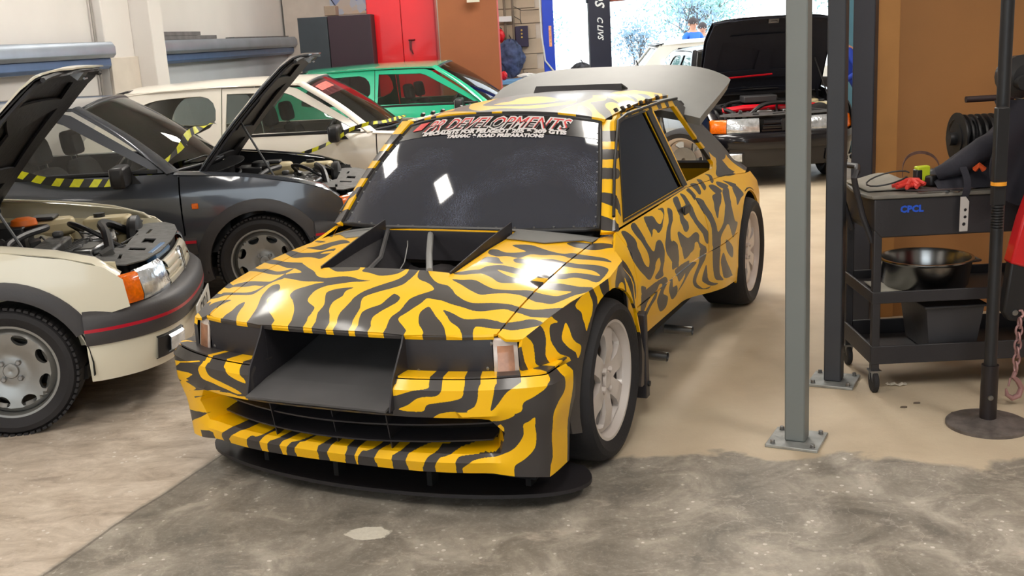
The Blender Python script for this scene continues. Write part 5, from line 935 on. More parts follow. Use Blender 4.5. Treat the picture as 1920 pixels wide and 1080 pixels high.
    # inside: cage, seats, dash
    Pi = dict(P); mb = MB(); mb.prism([(0, 0), (0, .10), (-.16, .14), (-.30, .13), (-.34, -.12)], lambda u, v, w_: (-.58 + w_, -.36 + u, .69 + v), 1.16); mb.build('dashboard', DRK, root, bevel=.01)
    cg = mat('cage_white', (120, 120, 122), .4)
    for s in (1, -1):
        mb = MB(); mb.tube([(s * .56, -.42, .3), (s * .55, -.45, .82), (s * .44, -.86, 1.17), (s * .43, -1.42, 1.19), (s * .50, -1.50, .8), (s * .54, -1.5, .25)], .02, 8); mb.build('cage_tube', PNL, root)
        seat(root, s * .32, -1.12, .16)
    mb = MB(); mb.tube([(-.44, -1.42, 1.18), (.44, -1.42, 1.18)], .02, 8); mb.tube([(-.5, -1.48, .35), (.44, -1.42, 1.16)], .02, 8); mb.tube([(-.5, -1.5, .7), (.5, -1.5, .7)], .02, 8); mb.build('cage_cross', PNL, root)
    return root
def scratch_glass():
    """dark perspex windscreen with its reflected sheen mixed in as bluish haze and curved wiper scratches"""
    m = glass('scratched_perspex', (.10, .10, .115), .035, .05); nt = m.node_tree; L = nt.links.new
    tc = nt.nodes.new('ShaderNodeTexCoord'); tot = None
    ns = nt.nodes.new('ShaderNodeTexNoise'); ns.inputs['Scale'].default_value = 5.; ns.inputs['Detail'].default_value = 8; L(tc.outputs['Object'], ns.inputs[0])
    for loc in ((.33, .42, -.80), (-.30, .42, -.78)):
        mp = nt.nodes.new('ShaderNodeMapping'); mp.inputs['Location'].default_value = loc; L(tc.outputs['Object'], mp.inputs[0])
        wv = nt.nodes.new('ShaderNodeTexWave'); wv.wave_type = 'RINGS'; wv.rings_direction = 'SPHERICAL'; wv.inputs['Scale'].default_value = 48; wv.inputs['Distortion'].default_value = 9.; wv.inputs['Detail'].default_value = 6; wv.inputs['Detail Scale'].default_value = 2.4
        L(mp.outputs[0], wv.inputs[0]); ln = nt.nodes.new('ShaderNodeVectorMath'); ln.operation = 'LENGTH'; L(mp.outputs[0], ln.inputs[0])
        bd = nt.nodes.new('ShaderNodeMapRange'); bd.interpolation_type = 'SMOOTHSTEP'; bd.inputs[1].default_value = .05; bd.inputs[2].default_value = .30; bd.inputs[3].default_value = .2; L(ln.outputs['Value'], bd.inputs[0])
        b2 = nt.nodes.new('ShaderNodeMapRange'); b2.inputs[1].default_value = .36; b2.inputs[2].default_value = .50; b2.inputs[3].default_value = 1; b2.inputs[4].default_value = 0; L(ln.outputs['Value'], b2.inputs[0])
        a = nt.nodes.new('ShaderNodeMath'); a.operation = 'MULTIPLY'; L(wv.outputs['Fac'], a.inputs[0]); L(bd.outputs[0], a.inputs[1]); c = nt.nodes.new('ShaderNodeMath'); c.operation = 'MULTIPLY'; L(a.outputs[0], c.inputs[0]); L(b2.outputs[0], c.inputs[1])
        if tot is None: tot = c.outputs[0]
        else: q = nt.nodes.new('ShaderNodeMath'); q.operation = 'MAXIMUM'; L(tot, q.inputs[0]); L(c.outputs[0], q.inputs[1]); tot = q.outputs[0]
    a = nt.nodes.new('ShaderNodeMath'); a.operation = 'MULTIPLY'; L(tot, a.inputs[0]); L(ns.outputs['Fac'], a.inputs[1])
    rp = nt.nodes.new('ShaderNodeMapRange'); rp.inputs[1].default_value = .34; rp.inputs[2].default_value = .62; rp.inputs[3].default_value = .085; rp.inputs[4].default_value = .26; L(a.outputs[0], rp.inputs[0])
    mx = nt.nodes.new('ShaderNodeMixShader'); df = nt.nodes.new('ShaderNodeBsdfDiffuse'); df.inputs[0].default_value = (.42, .46, .62, 1)  # even bluish diffuse haze stands in for the pane's reflection
    out = nt.nodes['Material Output']; src = out.inputs[0].links[0].from_socket
    L(rp.outputs[0], mx.inputs[0]); L(src, mx.inputs[1]); L(df.outputs[0], mx.inputs[2]); L(mx.outputs[0], out.inputs[0])
    return m
# ------------------------------------------------------------------ room
def structure(name, mb, m, parent=None, **k):
    o = mb.build(name, m, parent, **k); 
    if parent is None: o['kind'] = 'structure'
    return o
def floor_mat():
    m = bpy.data.materials.new('garage_floor'); m.use_nodes = True; nt = m.node_tree; b = nt.nodes['Principled BSDF']; N = nt.nodes.new; L = nt.links.new
    tc = N('ShaderNodeTexCoord'); sp = N('ShaderNodeSeparateXYZ'); L(tc.outputs['Object'], sp.inputs[0])
    def noise(scale, det=6, dist=0., vec=None, rough=.55):
        n = N('ShaderNodeTexNoise'); n.inputs['Scale'].default_value = scale; n.inputs['Detail'].default_value = det; n.inputs['Distortion'].default_value = dist; n.inputs['Roughness'].default_value = rough
        L(vec or tc.outputs['Object'], n.inputs['Vector']); return n.outputs['Fac']
    def math_(op, a, b_=None, clamp=False):
        q = N('ShaderNodeMath'); q.operation = op; q.use_clamp = clamp
        for i, v in enumerate((a, b_)):
            if v is None: continue
            if isinstance(v, (int, float)): q.inputs[i].default_value = v
            else: L(v, q.inputs[i])
        return q.outputs[0]
    def ramp(f, stops):
        r_ = N('ShaderNodeValToRGB'); e = r_.color_ramp.elements
        for i, (p, c) in enumerate(stops):
            k = e[i] if i < 2 else e.new(p); k.position = p; k.color = (*lin(c), 1)
        L(f, r_.inputs[0]); return r_.outputs[0]
    def mix(f, a, c):
        q = N('ShaderNodeMix'); q.data_type = 'RGBA'; L(f, q.inputs['Factor']); L(a, q.inputs['A']); L(c, q.inputs['B']); return q.outputs['Result']
    big = noise(1.3, 5); mid = noise(4.2, 12, .6, None, .68); fine = noise(60, 8, 0, None, .7)
    mp = N('ShaderNodeMapping'); mp.inputs['Rotation'].default_value = (0, 0, R(20)); mp.inputs['Scale'].default_value = (1, 1.9, 1); L(tc.outputs['Object'], mp.inputs[0])
    streak = noise(5.0, 10, .55, mp.outputs[0], .72)
    # worn grey slab with pale scuffs
    grey = ramp(mid, [(.36, (112, 106, 97)), (.50, (142, 134, 123)), (.64, (176, 168, 155))])
    scuff = math_('MULTIPLY', math_('SUBTRACT', streak, .56), 7., True)
    grey = mix(math_('MULTIPLY', math_('MULTIPLY', math_('SUBTRACT', fine, .52), 6., True), .35), grey, ramp(mid, [(.3, (185, 176, 164)), (.7, (205, 198, 188))]))
    grey = mix(math_('MULTIPLY', scuff, .85), grey, ramp(fine, [(.3, (165, 152, 138)), (.7, (208, 196, 182))]))
    # smooth beige paint further in
    beige = ramp(big, [(.32, (182, 165, 140)), (.5, (198, 181, 156)), (.72, (212, 197, 172))])
    beige = mix(math_('MULTIPLY', math_('SUBTRACT', noise(2.2, 3, .4), .58), 3., True), beige, ramp(fine, [(.3, (200, 183, 158)), (.7, (222, 206, 182))]))
    # scraped pale slab on the left
    left = ramp(streak, [(.28, (142, 128, 116)), (.44, (184, 169, 152)), (.60, (208, 194, 178)), (.8, (226, 217, 203))])
    wob = math_('MULTIPLY', math_('SUBTRACT', noise(2.6, 9, .6), .5), .55)
    # edges: beige where y > line across the floor; left slab where left of an oblique joint
    e1 = math_('SUBTRACT', math_('ADD', sp.outputs['Y'], wob), math_('ADD', math_('MULTIPLY', sp.outputs['X'], -.20), 3.93))
    m1 = math_('MULTIPLY', math_('MULTIPLY', e1, 22., True), math_('MULTIPLY', math_('ADD', math_('ADD', sp.outputs['X'], wob), .9), 3., True))
    e2 = math_('SUBTRACT', math_('ADD', math_('MULTIPLY', math_('SUBTRACT', sp.outputs['Y'], 3.16), .35), math_('MULTIPLY', wob, .10)), math_('ADD', sp.outputs['X'], 1.558))
    m2 = math_('MULTIPLY', e2, 40., True)
    c = mix(m2, grey, left); c = mix(m1, c, beige)
    joint = math_('LESS_THAN', math_('ABSOLUTE', e2), .006); 
    c = mix(math_('MULTIPLY', joint, .6), c, ramp(fine, [(.0, (80, 72, 66)), (1., (95, 88, 80))]))
    # fine cracks and white specks
    vo = N('ShaderNodeTexVoronoi'); vo.feature = 'DISTANCE_TO_EDGE'; vo.inputs['Scale'].default_value = 5.5; dd = N('ShaderNodeMixRGB'); dd.inputs[0].default_value = .25
    nv = N('ShaderNodeTexNoise'); nv.inputs['Scale'].default_value = 6; nv.inputs['Detail'].default_value = 6; L(tc.outputs['Object'], nv.inputs['Vector']); L(tc.outputs['Object'], dd.inputs[1]); L(nv.outputs['Color'], dd.inputs[2]); L(dd.outputs[0], vo.inputs['Vector'])
    crack = math_('MULTIPLY', math_('LESS_THAN', vo.outputs['Distance'], .009), math_('MULTIPLY', math_('SUBTRACT', big, .42), 4., True))
    not_b = math_('SUBTRACT', 1., m1)
    c = mix(math_('MULTIPLY', math_('MULTIPLY', crack, .42), not_b), c, ramp(fine, [(.3, (190, 180, 168)), (.7, (225, 215, 205))]))
    v2 = N('ShaderNodeTexVoronoi'); v2.inputs['Scale'].default_value = 26; L(tc.outputs['Object'], v2.inputs['Vector'])
    speck = math_('MULTIPLY', math_('LESS_THAN', math_('ADD', v2.outputs['Distance'], math_('MULTIPLY', fine, .3)), .33), math_('MULTIPLY', math_('SUBTRACT', mid, .48), 8., True))
    c = mix(math_('MULTIPLY', math_('MULTIPLY', speck, .8), not_b), c, ramp(fine, [(.3, (215, 208, 200)), (.7, (238, 233, 226))]))
    dx = math_('DIVIDE', math_('ADD', sp.outputs['X'], .53), .085); dy = math_('DIVIDE', math_('SUBTRACT', sp.outputs['Y'], 3.335), .05)
    rr = math_('SQRT', math_('ADD', math_('MULTIPLY', dx, dx), math_('MULTIPLY', dy, dy))); sp_ = math_('MULTIPLY', math_('SUBTRACT', math_('ADD', .35, math_('MULTIPLY', noise(16, 6), 1.3)), rr), 12., True)
    c = mix(sp_, c, ramp(fine, [(.3, (212, 205, 190)), (.7, (228, 222, 208))]))
    L(c, b.inputs['Base Color'])
    ro = N('ShaderNodeMapRange'); ro.inputs[3].default_value = .40; ro.inputs[4].default_value = .72; L(mid, ro.inputs[0]); L(ro.outputs[0], b.inputs['Roughness'])
    bp = N('ShaderNodeBump'); bp.inputs['Strength'].default_value = .35; bp.inputs['Distance'].default_value = .006; L(math_('ADD', streak, math_('MULTIPLY', fine, .6)), bp.inputs['Height']); L(bp.outputs[0], b.inputs['Normal'])
    return m
WHITE = mat('painted_white', (216, 212, 208), .7, vary=.04, vscale=1.5, bump=.03, bscale=8)
mb = MB(); mb.add([(-6.5, -4, 0), (8, -4, 0), (8, 16.2, 0), (-6.5, 16.2, 0)], [(0, 1, 2, 3)]); structure('floor', mb, floor_mat())
# left wall leans away at 6 degrees: frame wx(along, out)
WO = Vector((-4.0, 8.0, 0)); WD = Vector((math.sin(R(6)), math.cos(R(6)), 0)); WN = Vector((math.cos(R(6)), -math.sin(R(6)), 0))
def wl(a, o, z): p = WO + WD * (a - 8) + WN * o; return (p.x, p.y, z)
def wbox(mb, a0, a1, o0, o1, z0, z1):
    vs = [wl(a, o, z) for z in (z0, z1) for a in (a0, a1) for o in (o0, o1)]
    return mb.add(vs, [(0, 1, 3, 2), (4, 6, 7, 5), (0, 4, 5, 1), (2, 3, 7, 6), (0, 2, 6, 4), (1, 5, 7, 3)])
mb = MB(); wbox(mb, -4.2, 17, -.20, 0, 0, 4.4); structure('wall_left', mb, WHITE)
mb = MB(); wbox(mb, 11.25, 17, -.0, .035, 0, 1.66); structure('trim_1', mb, mat('blue_grey_dado', (176, 182, 188), .6, vary=.05, vscale=2))
mb = MB(); mb.box((-5.25, -4.1, 2.2), (2.5, .2, 4.4)); mb.box((4.1, -4.1, 2.2), (7.8, .2, 4.4)); mb.box((-1.9, -4.1, 3.9), (4.2, .2, 1.0)); structure('wall_front', mb, WHITE)  # gap is an unseen opening, added and sized to let fill light in
mb = MB(); mb.box((8.1, 6, 2.2), (.2, 20.4, 4.4)); structure('wall_right', mb, WHITE)
mb = MB(); mb.box((.75, 6, 4.45), (14.9, 20.8, .1)); structure('ceiling', mb, mat('roof_sheet', (205, 203, 200), .7, vary=.05))
# back wall with the big vehicle doorway from x = .80 to 6.0
mb = MB(); mb.box((-1.15, 16.3, 2.2), (3.9, .2, 4.4)); mb.box((7.05, 16.3, 2.2), (2.1, .2, 4.4)); mb.box((3.4, 16.3, 3.9), (5.3, .2, 1.0)); structure('wall_back', mb, mat('back_plaster', (204, 194, 184), .85, vary=.06))
wb_ = bpy.data.objects['wall_back']; BR = mat('blockwork', (196, 178, 156), .85, bump=.2, bscale=30, vary=.08, vscale=3)
bmesh_ = MB().box((0, 0, 0), (.43, .03, .208)); blk = bmesh_.build('block', BR, wb_, bevel=.004); first = True
for r_ in range(20):
    for k in range(3):
        x = .57 - .44 * k - (.22 if r_ % 2 else 0)
        if x > .66: continue
        o = blk if first else blk.copy()
        if not first: COL.objects.link(o)
        first = False; o.parent = wb_; o.location = (x, 16.185 + .003 * random.random(), .108 + .218 * r_)
# pilaster and rail on the left wall
mb = MB(); wbox(mb, 10.35, 10.95, 0, .10, 0, 4.4); wbox(mb, 10.95, 11.25, 0, .30, 0, 4.4); structure('trim_2', mb, WHITE, bevel=.01)
mb = MB(); wbox(mb, 10.35, 10.95, .10, .13, 0, 1.60); structure('trim_3', mb, mat('cream_board', (205, 196, 184), .7, vary=.05), bevel=.006)
RAIL = mat('galvanised_rail', (150, 160, 172), .35, .6, vary=.12, vscale=3)
def wprism(mb, prof, a0, a1):
    n = len(prof); vs = [wl(a0, o, z) for o, z in prof] + [wl(a1, o, z) for o, z in prof]
    return mb.add(vs, [tuple(range(n)), tuple(range(2 * n - 1, n - 1, -1))] + [(i, i + n, (i + 1) % n + n, (i + 1) % n) for i in range(n)])
for a0, a1, lab in ((2.5, 10.33, 'pale galvanised wall rail left of the white pilaster above the grey car'), (11.27, 16.9, 'blue-grey wall rail right of the white pilaster carrying loose offcuts')):
    root = empty('wall_rail', wl((a0 + a1) / 2, .1, 1.6), 0, lab, 'rail', 'steel rails along the white wall'); off = Vector(root.location)
    mb = MB(); wprism(mb, [(.035, 1.60), (.17, 1.60), (.20, 1.63), (.20, 1.70), (.17, 1.745), (.035, 1.745)], a0, a1); mb.v = [tuple(Vector(v) - off) for v in mb.v]; mb.build('rail_top', RAIL, root, bevel=.006)
    mb = MB(); wprism(mb, [(.035, 1.50), (.11, 1.50), (.14, 1.53), (.14, 1.60), (.035, 1.60)], a0, a1); mb.v = [tuple(Vector(v) - off) for v in mb.v]; mb.build('rail_channel', mat('blue_channel', (92, 118, 158), .35, .4, vary=.1), root, bevel=.006)
# offcuts lying on the rail
for a0, a1, z, lab in ((11.3, 13.1, 1.747, 'longer dark grey batten at the bottom of the offcuts by the pilaster'), (11.3, 12.6, 1.790, 'shorter grey batten on top of another beside the pilaster'), (13.7, 16.0, 1.747, 'thin dark strip at the far end of the blue-grey rail')):
    h = .09 if a0 < 12 else .03
    mb = MB(); wbox(mb, a0, a1, .05, .16, z, z + h * .45); wbox(mb, a0 + .02, a1 - .08, .05, .15, z + h * .45, z + h * .46); tag(mb.build('offcut', mat('offcut_grey', (105, 103, 104), .6, vary=.25, vscale=9), bevel=.003), lab, 'offcut', 'offcuts lying on the wall rail')
# vertical pipe or seam on the panel left of the pilaster
mb = MB(); mb.tube([wl(10.3, .03, 0), wl(10.3, .03, 4.3)], .012, 6); structure('trim_4', mb, mat('seam_grey', (150, 145, 140), .5))
# ceiling luminaires
DIFF = mat('lamp_diffuser', (255, 249, 240), .5, emit=LIGHT_POWER)
for i, (x, y, z, a, b) in enumerate(LUMINAIRES):
    root = empty('ceiling_light', (x, y, z), 0, 'rectangular luminaire under the roof ' + LAMP_AT[i], 'light', 'luminaires under the roof')
    mb = MB(); mb.box((0, 0, .05), (a + .04, b + .04, .06)); mb.build('housing', mat('lamp_housing', (230, 230, 228), .4), root, bevel=.005)
    mb = MB(); mb.box((0, 0, .01), (a, b, .02)); mb.build('diffuser', DIFF, root)
    for s in (1, -1):
        mb = MB(); mb.tube([(0, s * b * .4, .08), (0, s * b * .4, 4.4 - z)], .006, 6); mb.build('hanger', STEEL, root)
# ------------------------------------------------------------------ outdoors beyond the doorway
mb = MB(); mb.add([(-20, 16.2, -.01), (30, 16.2, -.01), (30, 60, -.01), (-20, 60, -.01)], [(0, 1, 2, 3)]); structure('yard_ground', mb, mat('pale_concrete', (205, 203, 200), .9, vary=.06, vscale=1))
def tree(x, y, h, seed, lab, n=900, col=(120, 160, 150)):
    rnd = random.Random(seed); root = empty('tree', (x, y, 0), 0, lab, 'tree', 'trees beyond the doorway')
    mb = MB(); tips = []
    def br(p, d, l, r_, k):
        q = p + d * l; mb.tube([p, (p + q) / 2 + Vector((rnd.uniform(-.05, .05), 0, .03)) * l, q], [r_, r_ * .85, r_ * .65], 6); 
        if k == 0: tips.append(q); return
        for _ in range(3): br(q, (d + Vector((rnd.uniform(-.8, .8), rnd.uniform(-.8, .8), rnd.uniform(-.2, .6)))).normalized(), l * .68, r_ * .6, k - 1)
        tips.append(q)
    br(Vector((0, 0, 0)), Vector((.05, 0, 1)), h * .24, h * .018, 4); mb.build('trunk', mat('bark', (110, 105, 105), .9, bump=.3), root)
    lv = MB()
    for _ in range(n):
        t = rnd.choice(tips) + Vector((rnd.gauss(0, 1), rnd.gauss(0, 1), rnd.gauss(0, 1))) * h * .10; a = rnd.uniform(.04, .10) * h / 5
        d1 = Vector((rnd.gauss(0, 1), rnd.gauss(0, 1), rnd.gauss(0, 1))).normalized(); d2 = d1.orthogonal().normalized()
        lv.add([t - d1 * a, t - d2 * a * .5, t + d1 * a, t + d2 * a * .5], [(0, 1, 2, 3)])
    tag(lv.build('foliage', mat('leaf_%d' % seed, col, .7, vary=.3, vscale=1.), root, smooth=0), kind='stuff')
tree(.4, 24, 3.0, 3, 'pale leafy tree left of the dark lift column', 2600, (150, 195, 190)); tree(4.3, 26, 3.4, 5, 'thin branched tree between the lift column and the person in blue', 900, (150, 180, 200)); tree(5.6, 31, 4.2, 8, 'leafy tree behind the head of the person in blue', 2600, (140, 185, 178)); tree(2.9, 23.5, 2.4, 12, 'low blue-green shrub just right of the dark lift column', 1300, (140, 175, 200)); tree(14.0, 42, 6., 15, 'tree far behind the raised black bonnet', 1500, (125, 165, 160))
# ------------------------------------------------------------------ cars
racer()
CREAM = mat('cream_paint', (226, 220, 200), .28, coat=.6, vary=.015, vscale=2)
r = empty('white_hatchback', (-2.327, 5.244, 0), R(180 + 98.78), 'cream white hatchback in the left foreground with bonnet raised and silver slotted wheel', 'car')
hatchback(r, CREAM, dict(bonnet='open', plate='GXO 0', seed=3, angle=47, bay=mat('bay_cream', (205, 198, 172), .45, vary=.1)))
r = empty('grey_hatchback', (-1.60, 7.423, 0), R(180 + 93.4), 'dark grey hatchback with raised black bonnet and orange side repeater', 'car')
hatchback(r, mat('graphite_paint', (72, 76, 84), .25, .35, coat=1., vary=.02), dict(bonnet='open', plate='', seed=9, angle=46, orange=0, blue=0, frame=mat('graphite_paint', (0, 0, 0)), bay=BLK))
r = empty('white_hatchback', (-.559, 9.663, 0), R(180 + 88.45), 'white hatchback behind the grey one with its bonnet off and red sunstrip sticker', 'car')
hatchback(r, mat('white_paint', (232, 226, 214), .28, coat=.6, vary=.015, vscale=2), dict(bonnet='none', seed=21, orange=0, sideglass=GLD, trims=False))
mb = MB(); mb.grid(lambda u, v: screen_pt(STOCK, (u * 2 - 1) * .95, .70 + .24 * v, .004), 12, 4, thick=.001); mb.build('sunstrip', mat('sunstrip_maroon', (105, 40, 50), .3, coat=.5), r, smooth=60)
mb = MB(); mb.grid(lambda u, v: screen_pt(STOCK, .90 - .5 * u, .80 + .10 * v, .007), 6, 2, thick=.001); mb.build('red_sticker', mat('sticker_coral', (225, 90, 80), .4, vary=.5, vscale=60), r)
r = empty('green_hatchback', (.418, 12.598, 0), R(180 + 83.84), 'bright green hatchback at the back in front of the red cabinet', 'car')
hatchback(r, mat('green_paint', (20, 165, 125), .25, .1, coat=1., vary=.02), dict(bonnet='closed', sideglass=GLD, trims=False))
# ------------------------------------------------------------------ posts, poles, lift columns
def base_post(x, y, rz, w_, m, lab, h=3.9, pl=.20, name='steel_post'):
    root = empty(name, (x, y, 0), rz, lab, 'post')
    mb = MB(); o_ = w_ / 2
    mb.prism([(-o_, -o_), (o_, -o_), (o_, o_), (-o_, o_)], lambda u, v, q: (u, v, .012 + q), h - .012); mb.build('column', m, root, bevel=.006)
    mb = MB(); mb.box((0, 0, .006), (pl, pl, .012)); b = mb.build('base_plate', mat('galv_plate', (170, 172, 170), .4, .6, vary=.3, vscale=14, bump=.2, bscale=60), root, bevel=.002)
    for sx in (1, -1):
        for sy in (1, -1):
            mb = MB(); mb.lathe([(.012, .011), (.014, .011), (.014, .009), (.024, .009), (.026, .007), (.026, .0)], 'Z', 8, c=(sx * pl * .38, sy * pl * .38, 0)); mb.build('anchor_bolt', STEEL, b, smooth=20)
    return root
base_post(1.075, 3.925, R(-28), .078, mat('post_grey', (122, 126, 124), .5, vary=.04, vscale=2, bump=.04), 'grey square steel post in front of the trolley, nearest to the camera')
base_post(1.425, 4.60, R(-28), .075, mat('post_slate', (58, 60, 66), .5, vary=.06), 'slate square post just behind the light grey one')
base_post(1.822, 5.44, R(-28), .105, mat('post_dark', (50, 50, 58), .5, vary=.06), 'dark square post at the edge of the plywood panel')
root = empty('floor_pole', (1.843, 3.977, 0), 0, 'black round pole on a heavy disc foot in front of the trolley', 'pole')
mb = MB(); mb.tube([(0, 0, .24), (0, 0, 2.6)], .0235, 20); mb.build('pole', BLK, root)
mb = MB(); mb.tube([(0, 0, .03), (0, 0, .25)], .032, 20); s = mb.build('sleeve', mat('pole_sleeve', (40, 34, 36), .4, .3), root)
mb = MB(); mb.lathe([(-.033, .011), (-.038, .010), (-.040, 0)], 'Y', 14, c=(-.008, 0, .125)); mb.build('sleeve_bolt', STEEL, s)
mb = MB(); mb.lathe([(0, .155), (.012, .155), (.016, .148), (.018, .085), (.032, .04), (.034, .0)], 'Z', 40); mb.build('foot_disc', mat('worn_iron', (112, 104, 100), .55, .4, vary=.4, vscale=18, bump=.4, bscale=30), root)
def lift(x, y, m, lab, w_=.27, d=.2, h=3.2):
    root = empty('lift_column', (x, y, 0), 0, lab, 'lift column')
    mb = MB(); mb.prism([(-w_ / 2, d / 2), (-w_ / 2, -d / 2), (w_ / 2, -d / 2), (w_ / 2, d / 2), (w_ / 2 - .02, d / 2), (w_ / 2 - .02, -d / 2 + .02), (-w_ / 2 + .02, -d / 2 + .02), (-w_ / 2 + .02, d / 2)], lambda u, v, q: (u, v, .02 + q), h); mb.build('column', m, root, smooth=0)
    mb = MB(); mb.box((0, 0, .01), (w_ * 1.5, d * 1.8, .02)); mb.build('base_plate', m, root, bevel=.003)
    mb = MB(); mb.box((0, .06, 1.0), (w_ * .8, .09, .5)); mb.build('carriage', BLK, root, bevel=.01)
    return root
r = lift(1.295, 14.0, mat('lift_navy', (28, 32, 52), .4, vary=.08), 'dark navy two-post lift column with white lettering in the doorway')
text_obj('C LIVS', .10, lambda u, v, q: (.0 + v, -.101 - q, 1.62 - u), mat('letter_white', (225, 228, 232), .5), r, 'lettering', shear=.3, bold=.002)
text_obj('DS', .16, lambda u, v, q: (.0 + v, -.101 - q, 1.98 - u), MATS['letter_white'], r, 'lettering', shear=.3, bold=.004)
mb = MB(); mb.box((-.11, 0, 1.98), (.09, .14, .10)); mb.build('cable_guard', MATS['lift_navy'], r, bevel=.01)
mb = MB(); mb.prism([(0, 0), (.95, .035), (.95, .10), (0, .12)], lambda u, v, q: (.14 + u, -.05 + q, 1.93 + v), .08); mb.build('lift_arm', mat('rust_red', (150, 75, 60), .6, vary=.15), r, bevel=.01)
r = lift(.655, 14.2, mat('lift_blue', (20, 60, 190), .4, vary=.06), 'bright blue lift column at the left edge of the doorway', .14, .18)
mb = MB(); mb.box((.02, -.092, 1.55), (.035, .004, .26)); mb.build('warning_sticker', mat('sticker_orange', (220, 150, 110), .5, vary=.3, vscale=40), r)
mb = MB(); mb.tube([(-.10, -.05, 3.0), (-.09, -.07, 1.6), (-.06, -.1, 1.25), (.02, -.11, 1.14), (.05, -.11, 1.10)], .012, 6); mb.build('lift_cable', mat('cable_grey', (205, 205, 205), .5), r)
r = lift(4.17, 13.0, mat('lift_teal', (90, 140, 160), .4, vary=.06), 'pale teal lift column seen between the dark posts', .12, .2)
for i in range(9):
    mb = MB(); mb.box((.125, -.105, 1.72 - .065 * i), (.07, .004, .05)); mb.build('label_sticker', mat('sticker_cream', (190, 190, 170), .6, vary=.2, vscale=30), r)
mb = MB(); mb.box((.125, -.06, 1.5), (.10, .08, 2.9)); mb.build('cable_trunking', BLK, r, bevel=.004)

# ------------------------------------------------------------------ plywood partition on the right
PLY = mat('plywood', (168, 116, 66), .6, vary=.10, vscale=1.6, bump=.05, bscale=14)
root = empty('plywood_partition', (2.9, 5.62, 0), 0, 'tall orange-brown plywood partition behind the trolley', 'partition')
mb = MB(); mb.box((.07, 0, 1.5), (1.90, .018, 3.0)); mb.build('plywood_sheet', PLY, root, smooth=0)
mb = MB(); mb.box((-.925, -.006, 1.5), (.155, .02, 3.0)); mb.build('edge_batten', mat('plywood_edge', (192, 136, 76), .6, vary=.1, vscale=4), root, bevel=.003)
mb = MB(); mb.box((.9, .03, 1.5), (.05, .05, 3.0)); mb.box((0, .03, .1), (1.7, .05, .08)); mb.build('rear_stud', PLY, root)

# ------------------------------------------------------------------ tool trolley and everything on it
TB = mat('trolley_black', (44, 42, 45), .5, bump=.08, bscale=80, vary=.08); TX, TY = 1.53, 4.42
root = empty('tool_trolley', (TX, TY, 0), R(-2), 'black three-tier workshop trolley behind the round pole', 'trolley')
W_, D_ = 1.05, .44
def tray(z, h, name, face=0.):
    mb = MB(); t = .012
    mb.box((W_ / 2, D_ / 2, z), (W_, D_, t)); mb.box((W_ / 2, t / 2, z + h / 2), (W_, t, h)); mb.box((W_ / 2, D_ - t / 2, z + h / 2), (W_, t, h)); mb.box((t / 2, D_ / 2, z + h / 2), (t, D_ - 2 * t, h)); mb.box((W_ - t / 2, D_ / 2, z + h / 2), (t, D_ - 2 * t, h))
    return mb.build(name, TB, root, bevel=.003)
tray(.405, .045, 'middle_tray'); tray(.135, .075, 'bottom_tray')
mb = MB(); mb.prism([(.03, .685), (.0, .72), (.0, .85), (W_, .85), (W_, .685)], lambda u, v, q: (u, q, v), D_); tb = mb.build('drawer_case', TB, root, bevel=.006)
mb = MB(); mb.prism(smooth_poly([(-.02, .0), (-.04, .15), (0, .46), (W_ + .02, .46), (W_ + .02, -.01), (.03, -.012)], 1), lambda u, v, q: (u, v, .85 + q), .016); mb.build('top_tray', mat('trolley_top', (120, 116, 108), .55, vary=.15, vscale=8), root, bevel=.004)
text_obj('CPCL', .038, lambda u, v, q: (.155 + u, -.001 - q, .802 + v), mat('logo_blue', (40, 90, 210), .4), tb, 'lettering', bold=.002, spacing=1.05)
for i, (x, y) in enumerate(((.02, .02), (W_ - .02, .02), (.02, D_ - .02), (W_ - .02, D_ - .02))):
    mb = MB(); mb.box((x, y, .405), (.034, .034, .62)); lg = mb.build('leg', TB, root, bevel=.004)
    mb = MB(); mb.box((x, y, .098), (.05, .05, .006)); mb.prism([(-.02, .095), (.02, .095), (.012, .04), (-.012, .04)], lambda u, v, q: (x + u * .9, y + q - .022, v), .006); mb.prism([(-.02, .095), (.02, .095), (.012, .04), (-.012, .04)], lambda u, v, q: (x + u * .9, y + q + .016, v), .006); mb.build('caster_fork', STEEL, lg)
    mb = MB(); mb.lathe([(-.012, .0), (-.012, .043), (-.008, .048), (.008, .048), (.012, .043), (.012, 0)], 'Y' if i % 2 else 'X', 24, c=(x, y, .048)); mb.build('caster_wheel', RUB, lg)
mb = MB(); mb.tube([(.01, .05, .66), (-.035, .05, .78), (-.065, .05, .90), (-.075, .04, .94), (-.06, .05, .962), (-.015, .2, .965), (-.06, .35, .962), (-.075, .36, .94), (-.065, .35, .90), (.01, .35, .66)], .013, 10); mb.build('push_handle', TB, root)
Tm = Matrix.Translation((TX, TY, 0)) @ Matrix.Rotation(R(-2), 4, 'Z')
def on(x, y, z): return tuple(Tm @ Vector((x, y, z)))
def here(name, loc, rz, lab, cat, group=None): return empty(name, on(*loc), rz, lab, cat, group)
